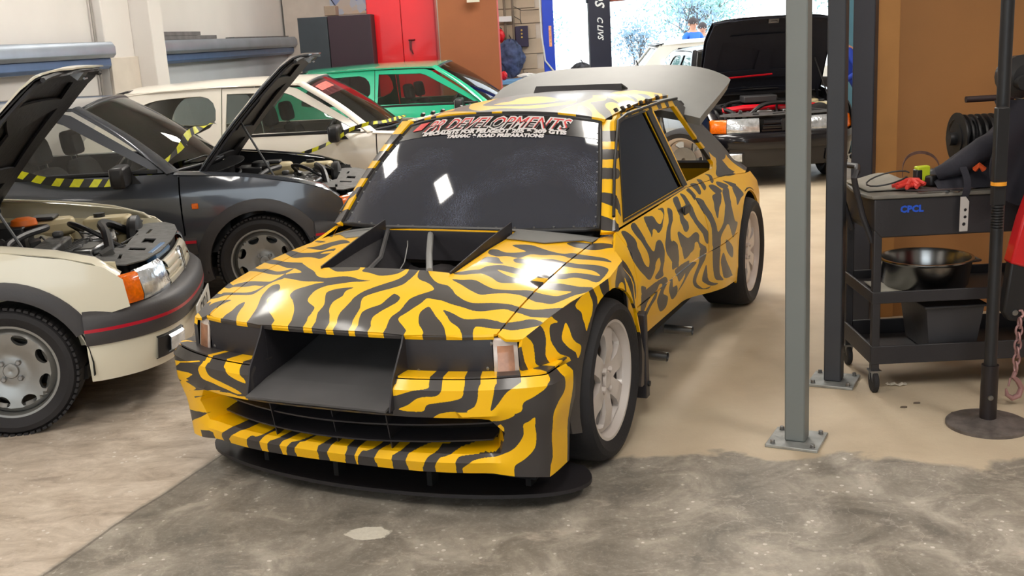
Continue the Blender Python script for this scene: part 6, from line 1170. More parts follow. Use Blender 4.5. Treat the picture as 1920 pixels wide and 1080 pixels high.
# grey rag, mat, gloves, tape measure, cable, jacket, reel, caliper, tag
rnd = random.Random(4)
mb = MB(); mb.grid(lambda u, v: ((u - .5) * .24, (v - .5) * .34, .006 + .03 * math.sin(u * 3.1) * math.sin(v * 3.1) * (1 + .5 * math.sin(u * 9 + v * 5))), 20, 20, thick=.004)
o = mb.build('rag', mat('rag_grey', (150, 145, 135), .9, bump=.3, bscale=60), smooth=60); o.location = on(.11, .26, .87); tag(o, 'crumpled pale grey rag on the left end of the trolley top', 'rag')
mb = MB(); mb.prism(smooth_poly([(-.14, -.05), (.20, -.06), (.22, .1), (-.10, .12)], 1), lambda u, v, q: (u, v, q), .008); o = mb.build('rubber_mat', mat('mat_brown', (82, 68, 68), .7), bevel=.002); o.location = on(.28, .08, .868); tag(o, 'thin dark brown mat under the red gloves', 'mat')
root = here('work_gloves', (.19, .09, .877), 0, 'pair of bright red rubberised work gloves on the trolley', 'gloves')
for k in range(2):
    gp = MB(); gp.box((.0, .02 * k, .014 + .014 * k), (.075, .06, .018), rot=R(20 + 40 * k)); g = gp.build('glove', mat('glove_red', (215, 60, 50), .6, bump=.4, bscale=60), root, bevel=.008)
    for j in range(5):
        a = R(150 + 28 * j + 35 * k); fm = MB(); L_ = (.045, .06, .065, .06, .045)[j]
        fm.tube([(.0, .02 * k, .014 + .012 * k), (.035 * math.cos(a), .02 * k + .03 * math.sin(a), .018 + .012 * k), ((.03 + L_) * math.cos(a), .02 * k + (.02 + L_) * math.sin(a), .012 + .008 * k)], [.011, .010, .008], 8); fm.build('finger', MATS['glove_red'], g)
root = here('tape_measure', (.245, .15, .868), R(10), 'yellow-green boxy tape measure behind the red gloves', 'tape measure')
mb = MB(); mb.box((0, 0, .05), (.062, .03, .085)); mb.build('case', mat('hi_vis', (190, 205, 40), .5), root, bevel=.006)
mb = MB(); mb.box((-.02, 0, .05), (.03, .033, .06)); mb.build('rubber_grip', BLK, root, bevel=.006)
root = here('cable_loop', (.17, .12, .868), 0, 'loop of thin black cable lying over the rag', 'cable')
mb = MB(); mb.tube([(-.08 + .09 * math.cos(a * .4), .0 + .05 * math.sin(a * .4), .05 + .025 * math.sin(a * .4 + 1)) for a in range(15)], .0035, 6); mb.tube([(.0, .02, .05), (.04, 0, .03), (.09, -.02, .03)], .004, 6); mb.build('wire', BLK, root)
mb = MB(); mb.box((.10, -.02, .035), (.05, .04, .045), rot=R(30)); mb.build('plug', BLK, root, bevel=.01)
root = here('head_torch', (.30, .345, .868), 0, 'brown and black strap of a head torch behind the tape measure', 'head torch')
mb = MB(); mb.grid(lambda u, v: (.01 + .085 * math.cos(math.pi * u), .03 * math.sin(math.pi * u), .02 + .095 * math.sin(math.pi * u) ** .7 + .0 + .014 * v), 24, 2, thick=.003); mb.build('strap', mat('strap_brown', (105, 75, 65), .8, vary=.4, vscale=40), root)
mb = MB(); mb.lathe([(-.02, 0), (-.02, .02), (.01, .024), (.02, .02), (.02, 0)], 'Y', 16, c=(.06, -.02, .03)); mb.build('lamp', BLK, root)
root = here('cable_reel', (.62, .42, .868), 0, 'tall drum cable reel with black ribbed flanges and a round grip bar', 'cable reel')
for i in range(9):
    mb = MB(); a = .115 if i in (0, 8) else .105; mb.lathe([(-.004, .02), (-.004, a), (.004, a), (.004, .02)], 'X', 36, c=(-.13 + .03 * i, 0, .17), close=True); mb.build('flange', BLK, root)
mb = MB(); mb.lathe([(-.17, 0), (-.17, .03), (-.14, .03), (-.14, .07), (.13, .07), (.13, 0)], 'X', 24, c=(0, 0, .17)); mb.build('drum_core', BLK, root)
for k in range(6):
    mb = MB(); x0 = -.12 + .04 * k; mb.tube([(x0 + .012 * math.sin(t * .7), -.085 * math.cos(t * .35), .17 + .088 * math.sin(t * .35)) for t in range(-3, 14)], .008, 6); mb.build('wound_cable', BLK, root)
mb = MB(); mb.tube([(-.12, -.05, .345), (.09, -.05, .345)], .014, 12); hb = mb.build('grip', mat('grip_dark', (50, 34, 34), .6), root); mb = MB(); mb.tube([(.09, -.05, .345), (.13, -.05, .33), (.15, -.05, .29), (.15, -.04, .17)], .007, 8); mb.tube([(.14, -.04, .02), (.14, -.04, .2)], .01, 8); mb.build('reel_frame', STEEL, root)
root = here('jacket', (.53, .15, .872), 0, 'black work jacket slumped over the right half of the trolley top', 'jacket')
def jk(u, v):
    x = -.26 + .62 * u; e = math.sin(math.pi * v) ** .7; h = (.03 + .23 * min(1, u * 2.1) ** 1.1) * e; return (x, -.11 + .25 * v, h + .012 * math.sin(u * 14 + v * 9) * e)
CL = mat('black_cloth', (38, 37, 46), .85, bump=.4, bscale=26)
mb = MB(); mb.grid(jk, 34, 20, thick=.006); b = mb.build('jacket_body', CL, root, smooth=70)
mb = MB(); mb.tube([(-.25, -.06, .06), (-.18, -.09, .09), (-.08, -.10, .16), (.08, -.09, .22), (.25, -.06, .25)], [.028, .04, .05, .055, .06], 12); mb.build('sleeve', CL, root)
mb = MB(); mb.tube([(-.12, -.13, .08), (-.11, -.15, .10), (-.09, -.15, .08)], .012, 6); mb.build('orange_tab', mat('tab_orange', (225, 90, 40), .6), b)
root = here('strap_tag', (.36, -.02, .868), 0, 'dark strap with a pale grey perforated tag hanging over the trolley front', 'strap')
mb = MB(); mb.grid(lambda u, v: (.0 + .03 * v - .015 + .01 * math.sin(u * 3), .02 - .03 * math.sin(u * 2.4), .10 - .13 * u), 12, 2, thick=.003); mb.build('strap', CL, root)
def tagp(u, v): return (u, -.012, v)
mb = MB(); sheet(mb, [(-.018, -.165), (.016, -.165), (.018, -.04), (.004, -.02), (-.018, -.02)], [arc(.004, -.075, .007, 0, 360, 8)[:-1], arc(.004, -.105, .007, 0, 360, 8)[:-1], arc(.0, -.135, .008, 0, 360, 8)[:-1]], tagp, .02, .004); mb.build('tag_plate', mat('tag_grey', (185, 180, 176), .45), root)
root = here('vernier_caliper', (.26, -.005, .868), R(0), 'steel caliper lying along the front edge of the trolley', 'caliper')
mb = MB(); mb.box((0, 0, .004), (.17, .014, .004)); mb.build('beam', STEEL, root); mb = MB(); mb.prism([(0, 0), (.04, .0), (.055, .03), (.045, .01), (.03, -.025), (.02, -.03)], lambda u, v, q: (.05 + u, v, q), .006); mb.prism([(0, 0), (.02, .0), (.0, -.03)], lambda u, v, q: (.03 + u, v, q), .006); mb.build('jaw', STEEL, root)
# under the top: steel pan, grey crate, pale sheet
o = here('steel_pan', (.30, .225, .412), 0, 'shiny steel drip pan on the trolley between the top and the middle tray', 'pan')
mb = MB(); mb.lathe([(.0, .0), (.0, .165), (.02, .178), (.12, .192), (.13, .20), (.136, .20), (.136, .188), (.12, .182), (.02, .166), (.01, 0)], 'Z', 48, sx=1.); mb.build('pan_bowl', mat('polished_steel', (150, 150, 150), .22, 1., vary=.25, vscale=5), o); mb = MB(); mb.tube([(.192, .02, .11), (.23, .03, .11), (.23, -.03, .11), (.188, -.04, .11)], .006, 6); mb.build('pan_handle', STEEL, o)
root = here('storage_crate', (.37, .22, .148), 0, 'dark grey plastic crate on the bottom tray of the trolley', 'crate')
mb = MB(); 
def tub(mb, w0, w1, d0, d1, h, t=.006):
    for (a0, b0, a1, b1) in ((-1, -1, 1, -1), (1, -1, 1, 1), (1, 1, -1, 1), (-1, 1, -1, -1)):
        q = [(a0 * w0, b0 * d0, 0), (a1 * w0, b1 * d0, 0), (a1 * w1, b1 * d1, h), (a0 * w1, b0 * d1, h)]; v2, f2 = shell(q, [(0, 1, 2, 3)], t); mb.add(v2, f2)
    mb.box((0, 0, .004), (2 * w0, 2 * d0, .008))
tub(mb, .10, .125, .14, .16, .205); mb.build('crate_body', mat('crate_grey', (62, 61, 64), .55, bump=.1), root); mb = MB(); mb.box((0, 0, .209), (.275, .345, .012)); mb.build('crate_rim', MATS['crate_grey'], root, bevel=.004)
mb = MB(); mb.box((0, 0, .004), (.14, .12, .006), rot=R(8)); mb.box((-.16, .03, .004), (.12, .14, .005), rot=R(-10)); o = mb.build('paper_sheets', mat('paper_grey', (150, 146, 142), .8), smooth=0); o.location = on(.28, .10, .142); tag(o, 'two pale paper sheets lying on the bottom tray left of the crate', 'paper')
mb = MB(); mb.prism([(-.14, -.04), (-.02, -.04), (-.07, .24), (-.13, .25)], lambda u, v, q: (u, v, q), .004); o = mb.build('card_sheet', mat('card_grey', (168, 164, 152), .8, vary=.1), smooth=0); o.location = on(.20, .08, .418); tag(o, 'pale grey card sheet lying on the left of the middle tray', 'card')
# ------------------------------------------------------------------ red hoist with chain and hook
RM = mat('hoist_red', (205, 22, 30), .35, coat=.4, vary=.05)
root = empty('engine_hoist', (2.04, 4.18, 0), 0, 'red engine hoist at the right edge with a black arm, chain and hook', 'hoist')
mb = MB(); mb.prism([(-.04, .60), (.05, .57), (.20, .60), (.24, 1.15), (.12, 1.15), (.0, .78)], lambda u, v, q: (u, q, v), .07); mb.build('red_bracket', RM, root, bevel=.008)
mb = MB(); mb.prism([(-.055, .40), (-.03, .36), (.03, .35), (.05, .38), (.07, .60), (-.03, .62)], lambda u, v, q: (u, .008 + q, v), .054); a = mb.build('black_arm', BLK, root, bevel=.008)
mb = MB(); mb.lathe([(-.0, .012), (-.012, .012), (-.014, 0)], 'Y', 14, c=(-.012, .01, .395)); mb.build('arm_bolt', STEEL, a)
mb = MB(); mb.box((.80, .035, .60), (.08, .08, 1.2)); mb.box((.80, .0, .04), (.09, 1.0, .08)); mb.box((.46, .035, 1.1), (.6, .07, .10)); mb.build('mast', RM, root, bevel=.008)
mb = MB(); mb.tube([(.0, .02, .40), (.018, .005, .40), (.022, -.002, .385), (.01, -.005, .375)], .006, 8); mb.build('shackle', mat('rust_pink', (170, 130, 128), .5, .5, vary=.2), root)
for i in range(7):
    c = Vector((.006 - .001 * i, -.005, .352 - .031 * i)); mb = MB(); pts = []
    for k in range(16):
        t = 2 * math.pi * k / 16; a_, b_ = .013 * math.cos(t), .022 * math.sin(t) * (1 if abs(math.sin(t)) < 2 else 1); pts.append(c + (Vector((a_, 0, b_)) if i % 2 else Vector((0, a_, b_))))
    mb.tube(pts, .0048, 8, closed=True); mb.build('chain_link', MATS['rust_pink'], root)
mb = MB(); mb.tube([(.0, -.005, .145), (-.008, -.005, .125), (.012, -.005, .105), (.028, -.005, .075), (.018, -.005, .042), (-.008, -.005, .032), (-.030, -.005, .048), (-.036, -.005, .075)], [.010, .010, .011, .012, .013, .012, .009, .004], 10); mb.tube([(-.02, -.005, .12), (-.026, -.005, .085)], .004, 6); mb.build('hook', MATS['rust_pink'], root)
root = empty('hoist_handle', (1.80, 3.905, .0), 0, 'thick black grip with an orange band clamped to the round pole', 'handle')
mb = MB(); mb.box((.008, 0, 1.07), (.048, .03, .36)); mb.tube([(.03, .02, 1.235), (.043, .045, 1.235)], .012, 8); mb.tube([(.03, .02, .93), (.043, .045, .93)], .012, 8); mb.build('handle_tube', BLK, root, bevel=.006)
mb = MB(); mb.tube([(0.008, 0, .965), (0.008, 0, .978)], .028, 14); mb.build('orange_band', mat('band_orange', (240, 160, 40), .5), root); mb = MB()
for k in range(9): mb.tube([(.008, 0, .80 + .0105 * k), (.008, 0, .807 + .0105 * k)], .022, 14)
mb.build('ribbed_grip', BLK, root)
root = empty('hanging_coat', (2.08, 4.33, 0), 0, 'dark coat and gas mask bag hanging above the red bracket at the right edge', 'coat')
mb = MB(); mb.grid(lambda u, v: (-.11 + .34 * u + .02 * math.sin(v * 7), -.03 * math.sin(u * 6 + v * 3), 1.24 - .44 * v * (1 - .35 * abs(u - .35))), 18, 18, thick=.008); mb.build('coat_body', CL, root, smooth=70)
mb = MB(); mb.tube([(-.085, 0, 1.06), (-.10, -.02, 1.0), (-.085, -.02, .94), (-.06, -.02, .90)], .009, 6); mb.build('pale_strap', mat('strap_pale', (190, 180, 175), .7), root)
mb = MB(); mb.lathe([(-.06, 0), (-.055, .05), (-.02, .085), (.05, .08), (.07, .05), (.07, .0)], 'Y', 20, c=(-.02, -.02, 1.33)); mb.lathe([(-.09, .03), (-.04, .03), (-.04, .0)], 'Y', 14, c=(-.04, -.02, 1.31)); mb.build('mask_bag', BLK, root)
# ------------------------------------------------------------------ small things on the floor
mb = MB(); mb.grid(lambda u, v: (-.045 + .09 * u, -.012 + .024 * v + .008 * math.sin(u * 7), .004 + .012 * math.sin(u * 9 + 1) ** 2 * (1 - abs(v - .5))), 12, 4, thick=.003); o = mb.build('crumpled_paper', mat('paper_white', (215, 205, 190), .8), smooth=40); o.location = (1.672, 4.50, .001); tag(o, 'small crumpled white scrap on the floor beside the trolley caster', 'scrap')
for i, (x, y) in enumerate(((1.60, 4.22), (1.67, 4.26), (1.77, 4.12))):
    mb = MB(); mb.prism(smooth_poly([(-.016, -.004), (.012, -.008), (.018, .004), (-.006, .008)], 1), lambda u, v, q: (u, v, q), .005); o = mb.build('floor_chip', mat('chip_grey', (105, 92, 80), .8)); o.location = (x, y, .0005); tag(o, ('small dark chip on the floor, leftmost of three near the pole', 'small dark chip on the floor, middle of three near the pole', 'larger dark chip on the floor nearest to the round pole')[i], 'chip', 'dark chips on the floor')

# ------------------------------------------------------------------ black car facing the camera, bonnet up
BP = mat('black_paint', (18, 17, 22), .22, coat=.45, vary=.02, spec=.3)
r = empty('black_hatchback', (2.74, 11.18, 0), R(180), 'black hatchback facing the camera behind the posts with its bonnet up and red strut brace', 'car')
hatchback(r, BP, dict(bonnet='open', plate='', seed=33, angle=52, under=mat('navy_lining', (22, 26, 40), .8, bump=.2, bscale=30), orange=0, blue=0, trims=False, bumper=BP, stripe=0, bay=BLK, amber_front=1, badge=0, bars=BP, stay=-1, lamp0=.24, ind0=.55))
mb = MB(); mb.tube([(-.50, .18, .72), (-.3, .24, .745), (.3, .24, .745), (.50, .18, .72)], .034, 10); mb.build('strut_brace', mat('brace_red', (210, 15, 35), .3, coat=.5), r)
mb = MB(); mb.box((.10, .02, .82), (.34, .22, .07)); mb.build('airbox', mat('airbox_grey', (60, 60, 62), .5), r, bevel=.012)
mb = MB(); mb.tube([(.60, -.22, 1.02), (-.10, -.20, 1.05)], .010, 6); mb.build('red_stay', MATS['brace_red'], r)
# white car outside the doorway
r = empty('white_hatchback', (5.3, 18.6, 0), R(-90), 'bright white hatchback parked outside beyond the doorway with a black tail spoiler', 'car')
hatchback(r, MATS['white_paint'], dict(bonnet='closed', seed=5, trims=False))

# ------------------------------------------------------------------ cabinets and boards at the back
root = empty('dark_cabinet', (-2.03, 14.0, 0), 0, 'dark cabinet at the back, slate on its left and maroon-black on its right', 'cabinet')
for x0, x1, m, nm in ((-.48, -.11, mat('slate_board', (44, 50, 58), .5, vary=.1), 'left_door'), (-.10, .44, mat('maroon_black', (46, 22, 36), .5, vary=.06), 'right_door')):
    mb = MB(); mb.box(((x0 + x1) / 2, 0, .99), (x1 - x0, .02, 1.92)); mb.build(nm, m, root, bevel=.004)
mb = MB(); mb.box((-.02, .24, .98), (.92, .46, 1.94)); mb.build('carcass', mat('carcass_dark', (30, 28, 34), .6), root, bevel=.004)
root = empty('red_cabinet', (-1.25, 14.55, 0), 0, 'tall bright red steel cabinet behind the green hatchback', 'cabinet')
RC = mat('cabinet_red', (222, 0, 18), .35, coat=.2, vary=.03, vscale=2)
mb = MB(); mb.box((0, .24, 1.35), (.90, .44, 2.7)); mb.build('carcass', RC, root, bevel=.006)
for s in (-1, 1):
    mb = MB(); mb.box((s * .22, 0, 1.36), (.432, .02, 2.62)); d_ = mb.build('door', RC, root, bevel=.004)
mb = MB(); mb.tube([(.08, -.015, 1.60), (.16, -.05, 1.60)], .012, 8); mb.box((.10, -.02, 1.54), (.03, .02, .14)); mb.tube([(.10, -.03, 1.5), (.13, -.045, 1.42)], .010, 6); mb.build('lock_handle', mat('handle_dark_red', (90, 10, 20), .4), d_)
root = empty('hardboard_panel', (-.365, 14.05, 0), 0, 'tall rust-brown hardboard panel leaning beside the red cabinet', 'board')
HB = mat('hardboard', (150, 84, 44), .65, vary=.12, vscale=1.2, bump=.05)
mb = MB(); mb.box((0, .04, 1.2), (.75, .012, 2.4), rot=Matrix.Rotation(R(-3), 3, 'X')); mb.build('panel', HB, root); mb = MB(); mb.box((.385, .04, 1.2), (.02, .03, 2.4), rot=Matrix.Rotation(R(-3), 3, 'X')); mb.build('edge_strip', mat('edge_pinkish', (190, 90, 90), .5), root); mb = MB(); mb.box((0, .06, .02), (.6, .25, .03)); mb.build('foot_rail', HB, root)
mb = MB(); mb.box((0, 0, 0), (.16, .004, .12)); o = mb.build('paper_note', mat('paper_white', (230, 230, 235), .8)); o.location = (-.28, 13.94, 2.08); tag(o, 'white paper note at the top of the hardboard panel', 'note')
# poster above the dark cabinet: flat coloured print
def poster_mat():
    m = mat('poster_print', (200, 180, 150), .5, vary=.1); nt = m.node_tree; b = nt.nodes['Principled BSDF']; tc = nt.nodes.new('ShaderNodeTexCoord'); n = nt.nodes.new('ShaderNodeTexVoronoi'); n.inputs['Scale'].default_value = 9
    nt.links.new(tc.outputs['Object'], n.inputs['Vector']); rp = nt.nodes.new('ShaderNodeValToRGB'); e = rp.color_ramp.elements; e[0].color = (*lin((70, 100, 190)), 1); e[1].color = (*lin((220, 190, 150)), 1); k = e.new(.4); k.color = (*lin((190, 200, 220)), 1)
    sp = nt.nodes.new('ShaderNodeSeparateColor'); nt.links.new(n.outputs['Color'], sp.inputs[0]); nt.links.new(sp.outputs[0], rp.inputs[0]); nt.links.new(rp.outputs[0], b.inputs['Base Color']); return m
mb = MB(); mb.box((0, 0, 0), (.56, .006, .40)); o = mb.build('poster', poster_mat(), smooth=0); o.location = (-2.13, 16.19, 2.22); tag(o, 'colourful blue and tan poster on the wall above the dark cabinet', 'poster')
mb = MB(); mb.box((0, 0, 0), (.14, .3, .12)); o = mb.build('cardboard_box', mat('box_taupe', (140, 120, 105), .8), bevel=.004); o.location = (-2.10, 14.2, 2.02); tag(o, 'small taupe box on top of the dark cabinet', 'box')
mb = MB(); mb.tube([(-2.7, 16.17, 2.6), (-2.45, 16.17, 2.35), (-2.3, 16.17, 2.1), (-2.3, 16.17, 1.0)], .006, 5); tag(mb.build('wall_cable', BLK), 'thin black cable running down the back wall by the poster', 'cable')
root = empty('switch_box', (.355, 16.14, 1.56), 0, 'dark purple switch box with three buttons on the blockwork', 'switch box')
mb = MB(); mb.box((0, 0, 0), (.19, .09, .30)); mb.build('housing', mat('switch_purple', (50, 42, 72), .5), root, bevel=.012)
for k in range(3): mb = MB(); mb.lathe([(0, .014), (-.012, .014), (-.014, 0)], 'Y', 12, c=(0, -.045, .09 - .05 * k)); mb.build('button', mat('brass', (200, 170, 100), .3, .8), root)
root = empty('conduit', (.12, 16.12, 0), 0, 'pair of grey vertical conduits on the blockwork left of the switch box', 'conduit')
for x in (0, .12): mb = MB(); mb.tube([(x, 0, 1.0), (x, 0, 4.2)], .018, 8); mb.build('pipe', mat('pipe_taupe', (125, 112, 98), .6), root)
mb = MB(); mb.box((.0, -.03, 1.82), (.20, .06, .08)); mb.build('white_clip', mat('clip_white', (228, 228, 230), .5), root, bevel=.006)
mb = MB(); mb.tube([(.12, 0, 2.0), (.25, -.01, 1.93), (.5, -.01, 1.93)], .005, 5); mb.tube([(.14, 0, 1.85), (.22, -.01, 1.80), (.24, -.02, 1.74)], .005, 5); mb.build('thin_wire', BLK, root)
def bundle(name, loc, sx, sy, sz, m, seed, lab, cat, hook=False):
    rr = random.Random(seed); ph = [rr.uniform(0, 6) for _ in range(6)]; root = empty(name, loc, 0, lab, cat)
    def f(u, v):
        a = 2 * math.pi * u; b = math.pi * (v - .5); w_ = 1 + .16 * math.sin(3 * a + ph[0]) * math.cos(b) + .10 * math.sin(7 * a + 5 * b + ph[1]) + .08 * math.sin(11 * b + 4 * a + ph[2])
        return (sx * w_ * math.cos(a) * math.cos(b), sy * w_ * math.sin(a) * math.cos(b), sz + sz * math.sin(b) * (1 + .08 * math.sin(5 * a + ph[3])))
    mb = MB(); mb.grid(f, 28, 18); mb.build('cloth', m, root, smooth=60)
    mb = MB(); mb.tube([(0, 0, sz * 1.8), (.02, 0, sz * 2.1), (.0, 0, sz * 2.25)], .008, 6); mb.build('hanging_loop', BLK, root)
    if hook: mb = MB(); mb.tube([(0, 0, sz * 2.25), (0, 16.19 - loc[1], sz * 2.3)], .008, 6); mb.build('wall_hook', STEEL, root)
    return root
bundle('work_overalls', (.17, 15.95, 1.00), .20, .12, .26, mat('denim_mix', (72, 84, 118), .9, vary=.7, vscale=9, bump=.4), 2, 'blue and purple work clothes hanging in a bundle beside the hardboard panel', 'clothes', True)
bundle('red_jug', (.045, 16.05, 1.50), .06, .06, .09, mat('jug_red', (225, 30, 45), .4), 5, 'red rounded container high beside the hardboard panel', 'container', True)
bundle('red_bottle', (.06, 15.35, .983), .05, .05, .06, MATS['jug_red'], 6, 'small red blob-shaped container on the blue bench', 'container')
root = empty('work_bench', (.38, 15.5, 0), 0, 'bench with a pale blue cover against the blockwork', 'bench')
mb = MB(); mb.box((0, 0, .95), (.90, .55, .06)); mb.build('bench_cover', mat('cover_blue', (110, 165, 215), .6, vary=.25, vscale=4), root, bevel=.01)
for x in (-.4, .4):
    for y in (-.22, .22): mb = MB(); mb.box((x, y, .46), (.05, .05, .92)); mb.build('leg', BLK, root)
bundle('rag_heap', (.38, 15.4, .988), .14, .1, .035, mat('rag_white', (230, 230, 225), .9, vary=.1), 8, 'white rags heaped on the blue bench', 'rags')
bundle('parts_heap', (1.14, 15.3, .775), .18, .12, .19, mat('parts_dark', (55, 58, 66), .5, .3, vary=.9, vscale=14, bump=.4), 11, 'heap of dark parts with pale edges just inside the doorway', 'parts')
root = empty('parts_stand', (1.14, 15.3, 0), 0, 'low black stand under the heap of parts inside the doorway', 'stand')
mb = MB(); mb.box((0, 0, .745), (.42, .32, .02)); mb.build('stand_top', BLK, root, bevel=.003)
for x in (-.18, .18):
    for y in (-.13, .13): mb = MB(); mb.box((x, y, .37), (.03, .03, .735)); mb.build('leg', BLK, root)
# wheels and blue cloth seen through the striped car's rear window
root = empty('spare_wheel', (1.80, 10.6, .31), R(62), 'white spoked spare wheel standing beside the black car', 'wheel'); wheel(root, 0, 0, 0, 1, .312, .226, .2, 'six', MATS['white_rims'])
bundle('blue_cover', (1.45, 11.6, .45), .22, .15, .36, mat('cover_royal', (35, 90, 185), .7, vary=.3, vscale=6, bump=.4), 14, 'royal blue cover draped on a stand beyond the striped car', 'cover')
# ------------------------------------------------------------------ hazard tape
HY = mat('tape_yellow', (205, 205, 20), .45, vary=.15, vscale=30); HK = mat('tape_black', (30, 30, 28), .5)
def tape(pts, wd, lab, tw=.5, seg=.055, mod=2):
    p = [Vector(q) for q in pts]; o = []
    for j in range(len(p) - 1):
        a, b, c, d = p[max(0, j - 1)], p[j], p[j + 1], p[min(len(p) - 1, j + 2)]; n = max(2, int((c - b).length / seg * 2))
        for t in [k / n for k in range(n)]: o.append(.5 * ((2 * b) + (c - a) * t + (2 * a - 5 * b + 4 * c - d) * t * t + (3 * b - a - 3 * c + d) * t ** 3))
    o.append(p[-1]); vs = []; mb = MB()
    for i, q in enumerate(o):
        t = (o[min(i + 1, len(o) - 1)] - o[max(0, i - 1)]).normalized(); sd = t.cross(Vector((0, -1, .2))).normalized(); n = t.cross(sd); a = tw * math.sin(i * .35); w_ = sd * math.cos(a) + n * math.sin(a); vs += [q - w_ * wd / 2 + t * wd * .3, q + w_ * wd / 2 - t * wd * .3]
    fs = [(2 * i, 2 * i + 1, 2 * i + 3, 2 * i + 2) for i in range(len(o) - 1)]; v2, f2 = shell(vs, fs, .0008)
    mb.add(v2, f2); mb.mi = [((i % (len(o) - 1)) // mod) % 2 if i < 2 * (len(o) - 1) else 1 for i in range(len(f2))]
    return tag(mb.build('barrier_tape', [HY, HK], smooth=60), lab, 'tape')
tape([(-3.05, 6.535, .985), (-2.95, 6.54, .945), (-2.75, 6.55, .885), (-2.44, 6.57, .858), (-2.39, 6.58, .865)], .05, 'yellow and black barrier tape across the side window of the grey hatchback', .3, .09, 1)
tape([(-2.40, 6.60, .86), (-2.33, 6.74, .855), (-2.22, 6.76, .895), (-2.14, 6.77, .94), (-2.03, 6.79, 1.03), (-1.99, 6.92, 1.11), (-1.93, 7.3, 1.14)], .045, 'twisted yellow barrier tape over the windscreen pillar of the grey hatchback', .8)
tape([(-1.80, 8.86, .71), (-1.52, 8.86, .785), (-1.33, 8.86, .87), (-1.26, 8.88, .915), (-1.10, 8.92, .955), (-.97, 9.1, .955), (-.85, 9.6, .96)], .03, 'thin yellow barrier tape strung along the white hatchback behind the grey one', .5)

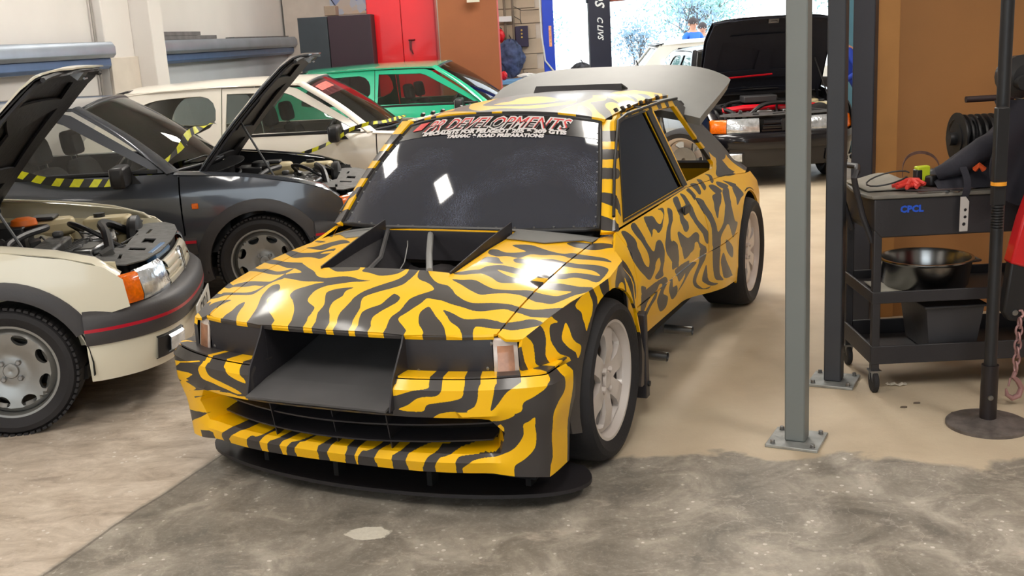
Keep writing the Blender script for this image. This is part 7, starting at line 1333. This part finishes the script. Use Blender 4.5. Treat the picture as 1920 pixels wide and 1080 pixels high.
# ------------------------------------------------------------------ people
def person(name, loc, rz, lab, shirt, trousers, lean=0., h=1.72, arms=((.25, .10, 1.05), (.25, .10, 1.05)), hair=(70, 60, 60)):
    root = empty(name, loc, rz, lab, 'person'); k = h / 1.72; V = []; E = []; Rr = []
    def add(p, r_, parent):
        V.append(Vector(p) * k); Rr.append(r_ * k); 
        if parent is not None: E.append((parent, len(V) - 1))
        return len(V) - 1
    def ln(x, y, z): d = max(0, z - .92); return (x, y + math.sin(lean) * d, .92 + (z - .92) * math.cos(lean) if z > .92 else z)
    pel = add((0, 0, .93), (.155), None); w1 = add(ln(0, 0, 1.10), .135, pel); ch = add(ln(0, 0, 1.30), .155, w1); nk0 = add(ln(0, 0, 1.44), .085, ch); nk = add(ln(0, .01, 1.51), .052, nk0); h0 = add(ln(0, .02, 1.60), .082, nk); add(ln(0, .015, 1.68), .068, h0)
    for s, tgt in zip((1, -1), arms):
        sh = add(ln(s * .17, 0, 1.40), .062, nk0); el = add(ln(s * .24, .02, 1.14), .043, sh); wr = add((s * tgt[0], tgt[1] + math.sin(lean) * .1, tgt[2]), .028, el)
        hd = add((s * tgt[0], tgt[1] + .06, tgt[2] - .03), .030, wr)
        for j, (dx, L_) in enumerate(((-.03, .07), (-.012, .085), (.006, .08), (.024, .065))):
            f0 = add((s * (tgt[0] + dx), tgt[1] + .06 + L_ * .6, tgt[2] - .045), .009, hd); add((s * (tgt[0] + dx), tgt[1] + .06 + L_, tgt[2] - .075), .008, f0)
        t0 = add((s * (tgt[0] - .045), tgt[1] + .05, tgt[2] - .03), .010, wr); add((s * (tgt[0] - .06), tgt[1] + .09, tgt[2] - .045), .009, t0)
        hp = add((s * .095, 0, .86), .095, pel); kn = add((s * .11, .015, .49), .062, hp); an = add((s * .115, -.01, .09), .042, kn); he = add((s * .115, -.03, .05), .042, an); add((s * .125, .14, .035), .036, he)
    me = bpy.data.meshes.new('body'); me.from_pydata([tuple(v) for v in V], E, []); o = bpy.data.objects.new('body', me); link(o, root)
    md = o.modifiers.new('skin', 'SKIN'); sd = me.skin_vertices[0].data
    for i, r_ in enumerate(Rr): sd[i].radius = (r_, r_)
    sd[0].use_root = True; md.use_smooth_shade = True; sb = o.modifiers.new('subd', 'SUBSURF'); sb.levels = 2; sb.render_levels = 2
    dg = bpy.context.evaluated_depsgraph_get(); dg.update(); m2 = bpy.data.meshes.new_from_object(o.evaluated_get(dg)); o.modifiers.clear(); o.data = m2; bpy.data.meshes.remove(me)
    m2.materials.clear()
    for q in (mat('skin', (205, 150, 125), .5, vary=.05), shirt, trousers, BLK): m2.materials.append(q)
    top = Vector(ln(0, 0, 1.46)) * k
    for p in m2.polygons:
        c = p.center; p.material_index = 3 if c.z < .10 * k else (2 if c.z < .95 * k and abs(c.x) < .21 * k else (0 if (c.z > top.z and abs(c.x) < .12) or (Vector((abs(c.x), c.y, 0)) - Vector((arms[0][0] * k, arms[0][1] * k + .05, 0))).length < .13 and abs(c.z - arms[0][2] * k) < .10 else 1)); p.use_smooth = True
    hc = Vector(ln(0, .018, 1.635)) * k
    mb = MB(); mb.grid(lambda u, v: hc + Vector((.088 * math.cos(2 * math.pi * u) * math.sin(math.pi * .56 * v), -.012 + .098 * math.sin(2 * math.pi * u) * math.sin(math.pi * .56 * v), .108 * math.cos(math.pi * .56 * v))) * k, 20, 10, thick=.006); mb.build('hair', mat('hair_%d' % hair[0], hair, .8, bump=.4, bscale=120), root, smooth=60)
    fm = MB(); fc = hc + Vector((0, .085, -.02)) * k
    fm.prism([(-.014, -.025), (.014, -.025), (.006, .02), (-.006, .02)], lambda u, v, q: fc + Vector((u, -.01 + q * (1 - (v + .02) * 8), v)), .022); fm.build('nose', MATS['skin'], root, bevel=.004)
    for s in (1, -1):
        mb = MB(); mb.lathe([(0, .0), (.003, .010), (.006, 0)], 'Y', 10, c=fc + Vector((s * .032, -.006, .018))); mb.build('eye', mat('eye_white', (235, 232, 230), .3), root)
        mb = MB(); mb.lathe([(-.006, 0), (-.006, .022), (.006, .028), (.008, 0)], 'X', 12, c=hc + Vector((s * .086, .0, -.025)) * k, sx=s); mb.build('ear', MATS['skin'], root)
    mb = MB(); mb.box(fc + Vector((0, -.006, -.055)), (.042, .006, .008)); mb.build('mouth', mat('lips', (165, 95, 90), .5), root, bevel=.002)
    return root
DEN = mat('dark_trousers', (40, 44, 60), .9)
person('person', (3.72, 21.0, 0), R(200), 'person in a bright blue shirt standing outside behind the white car', mat('shirt_blue', (55, 115, 215), .8), DEN, h=1.70)
person('person', (4.02, 21.6, 0), R(170), 'person with dark hair partly hidden by the raised black bonnet outside', mat('shirt_grey', (150, 155, 165), .8), DEN, h=1.60)
person('person', (4.05, 12.1, 0), R(90), 'person in royal blue overalls leaning over beside the black car', mat('overall_blue', (30, 60, 165), .8), mat('overall_blue2', (28, 55, 150), .8), lean=.55, h=1.55, arms=((.22, .42, .92), (.22, .42, .92)))
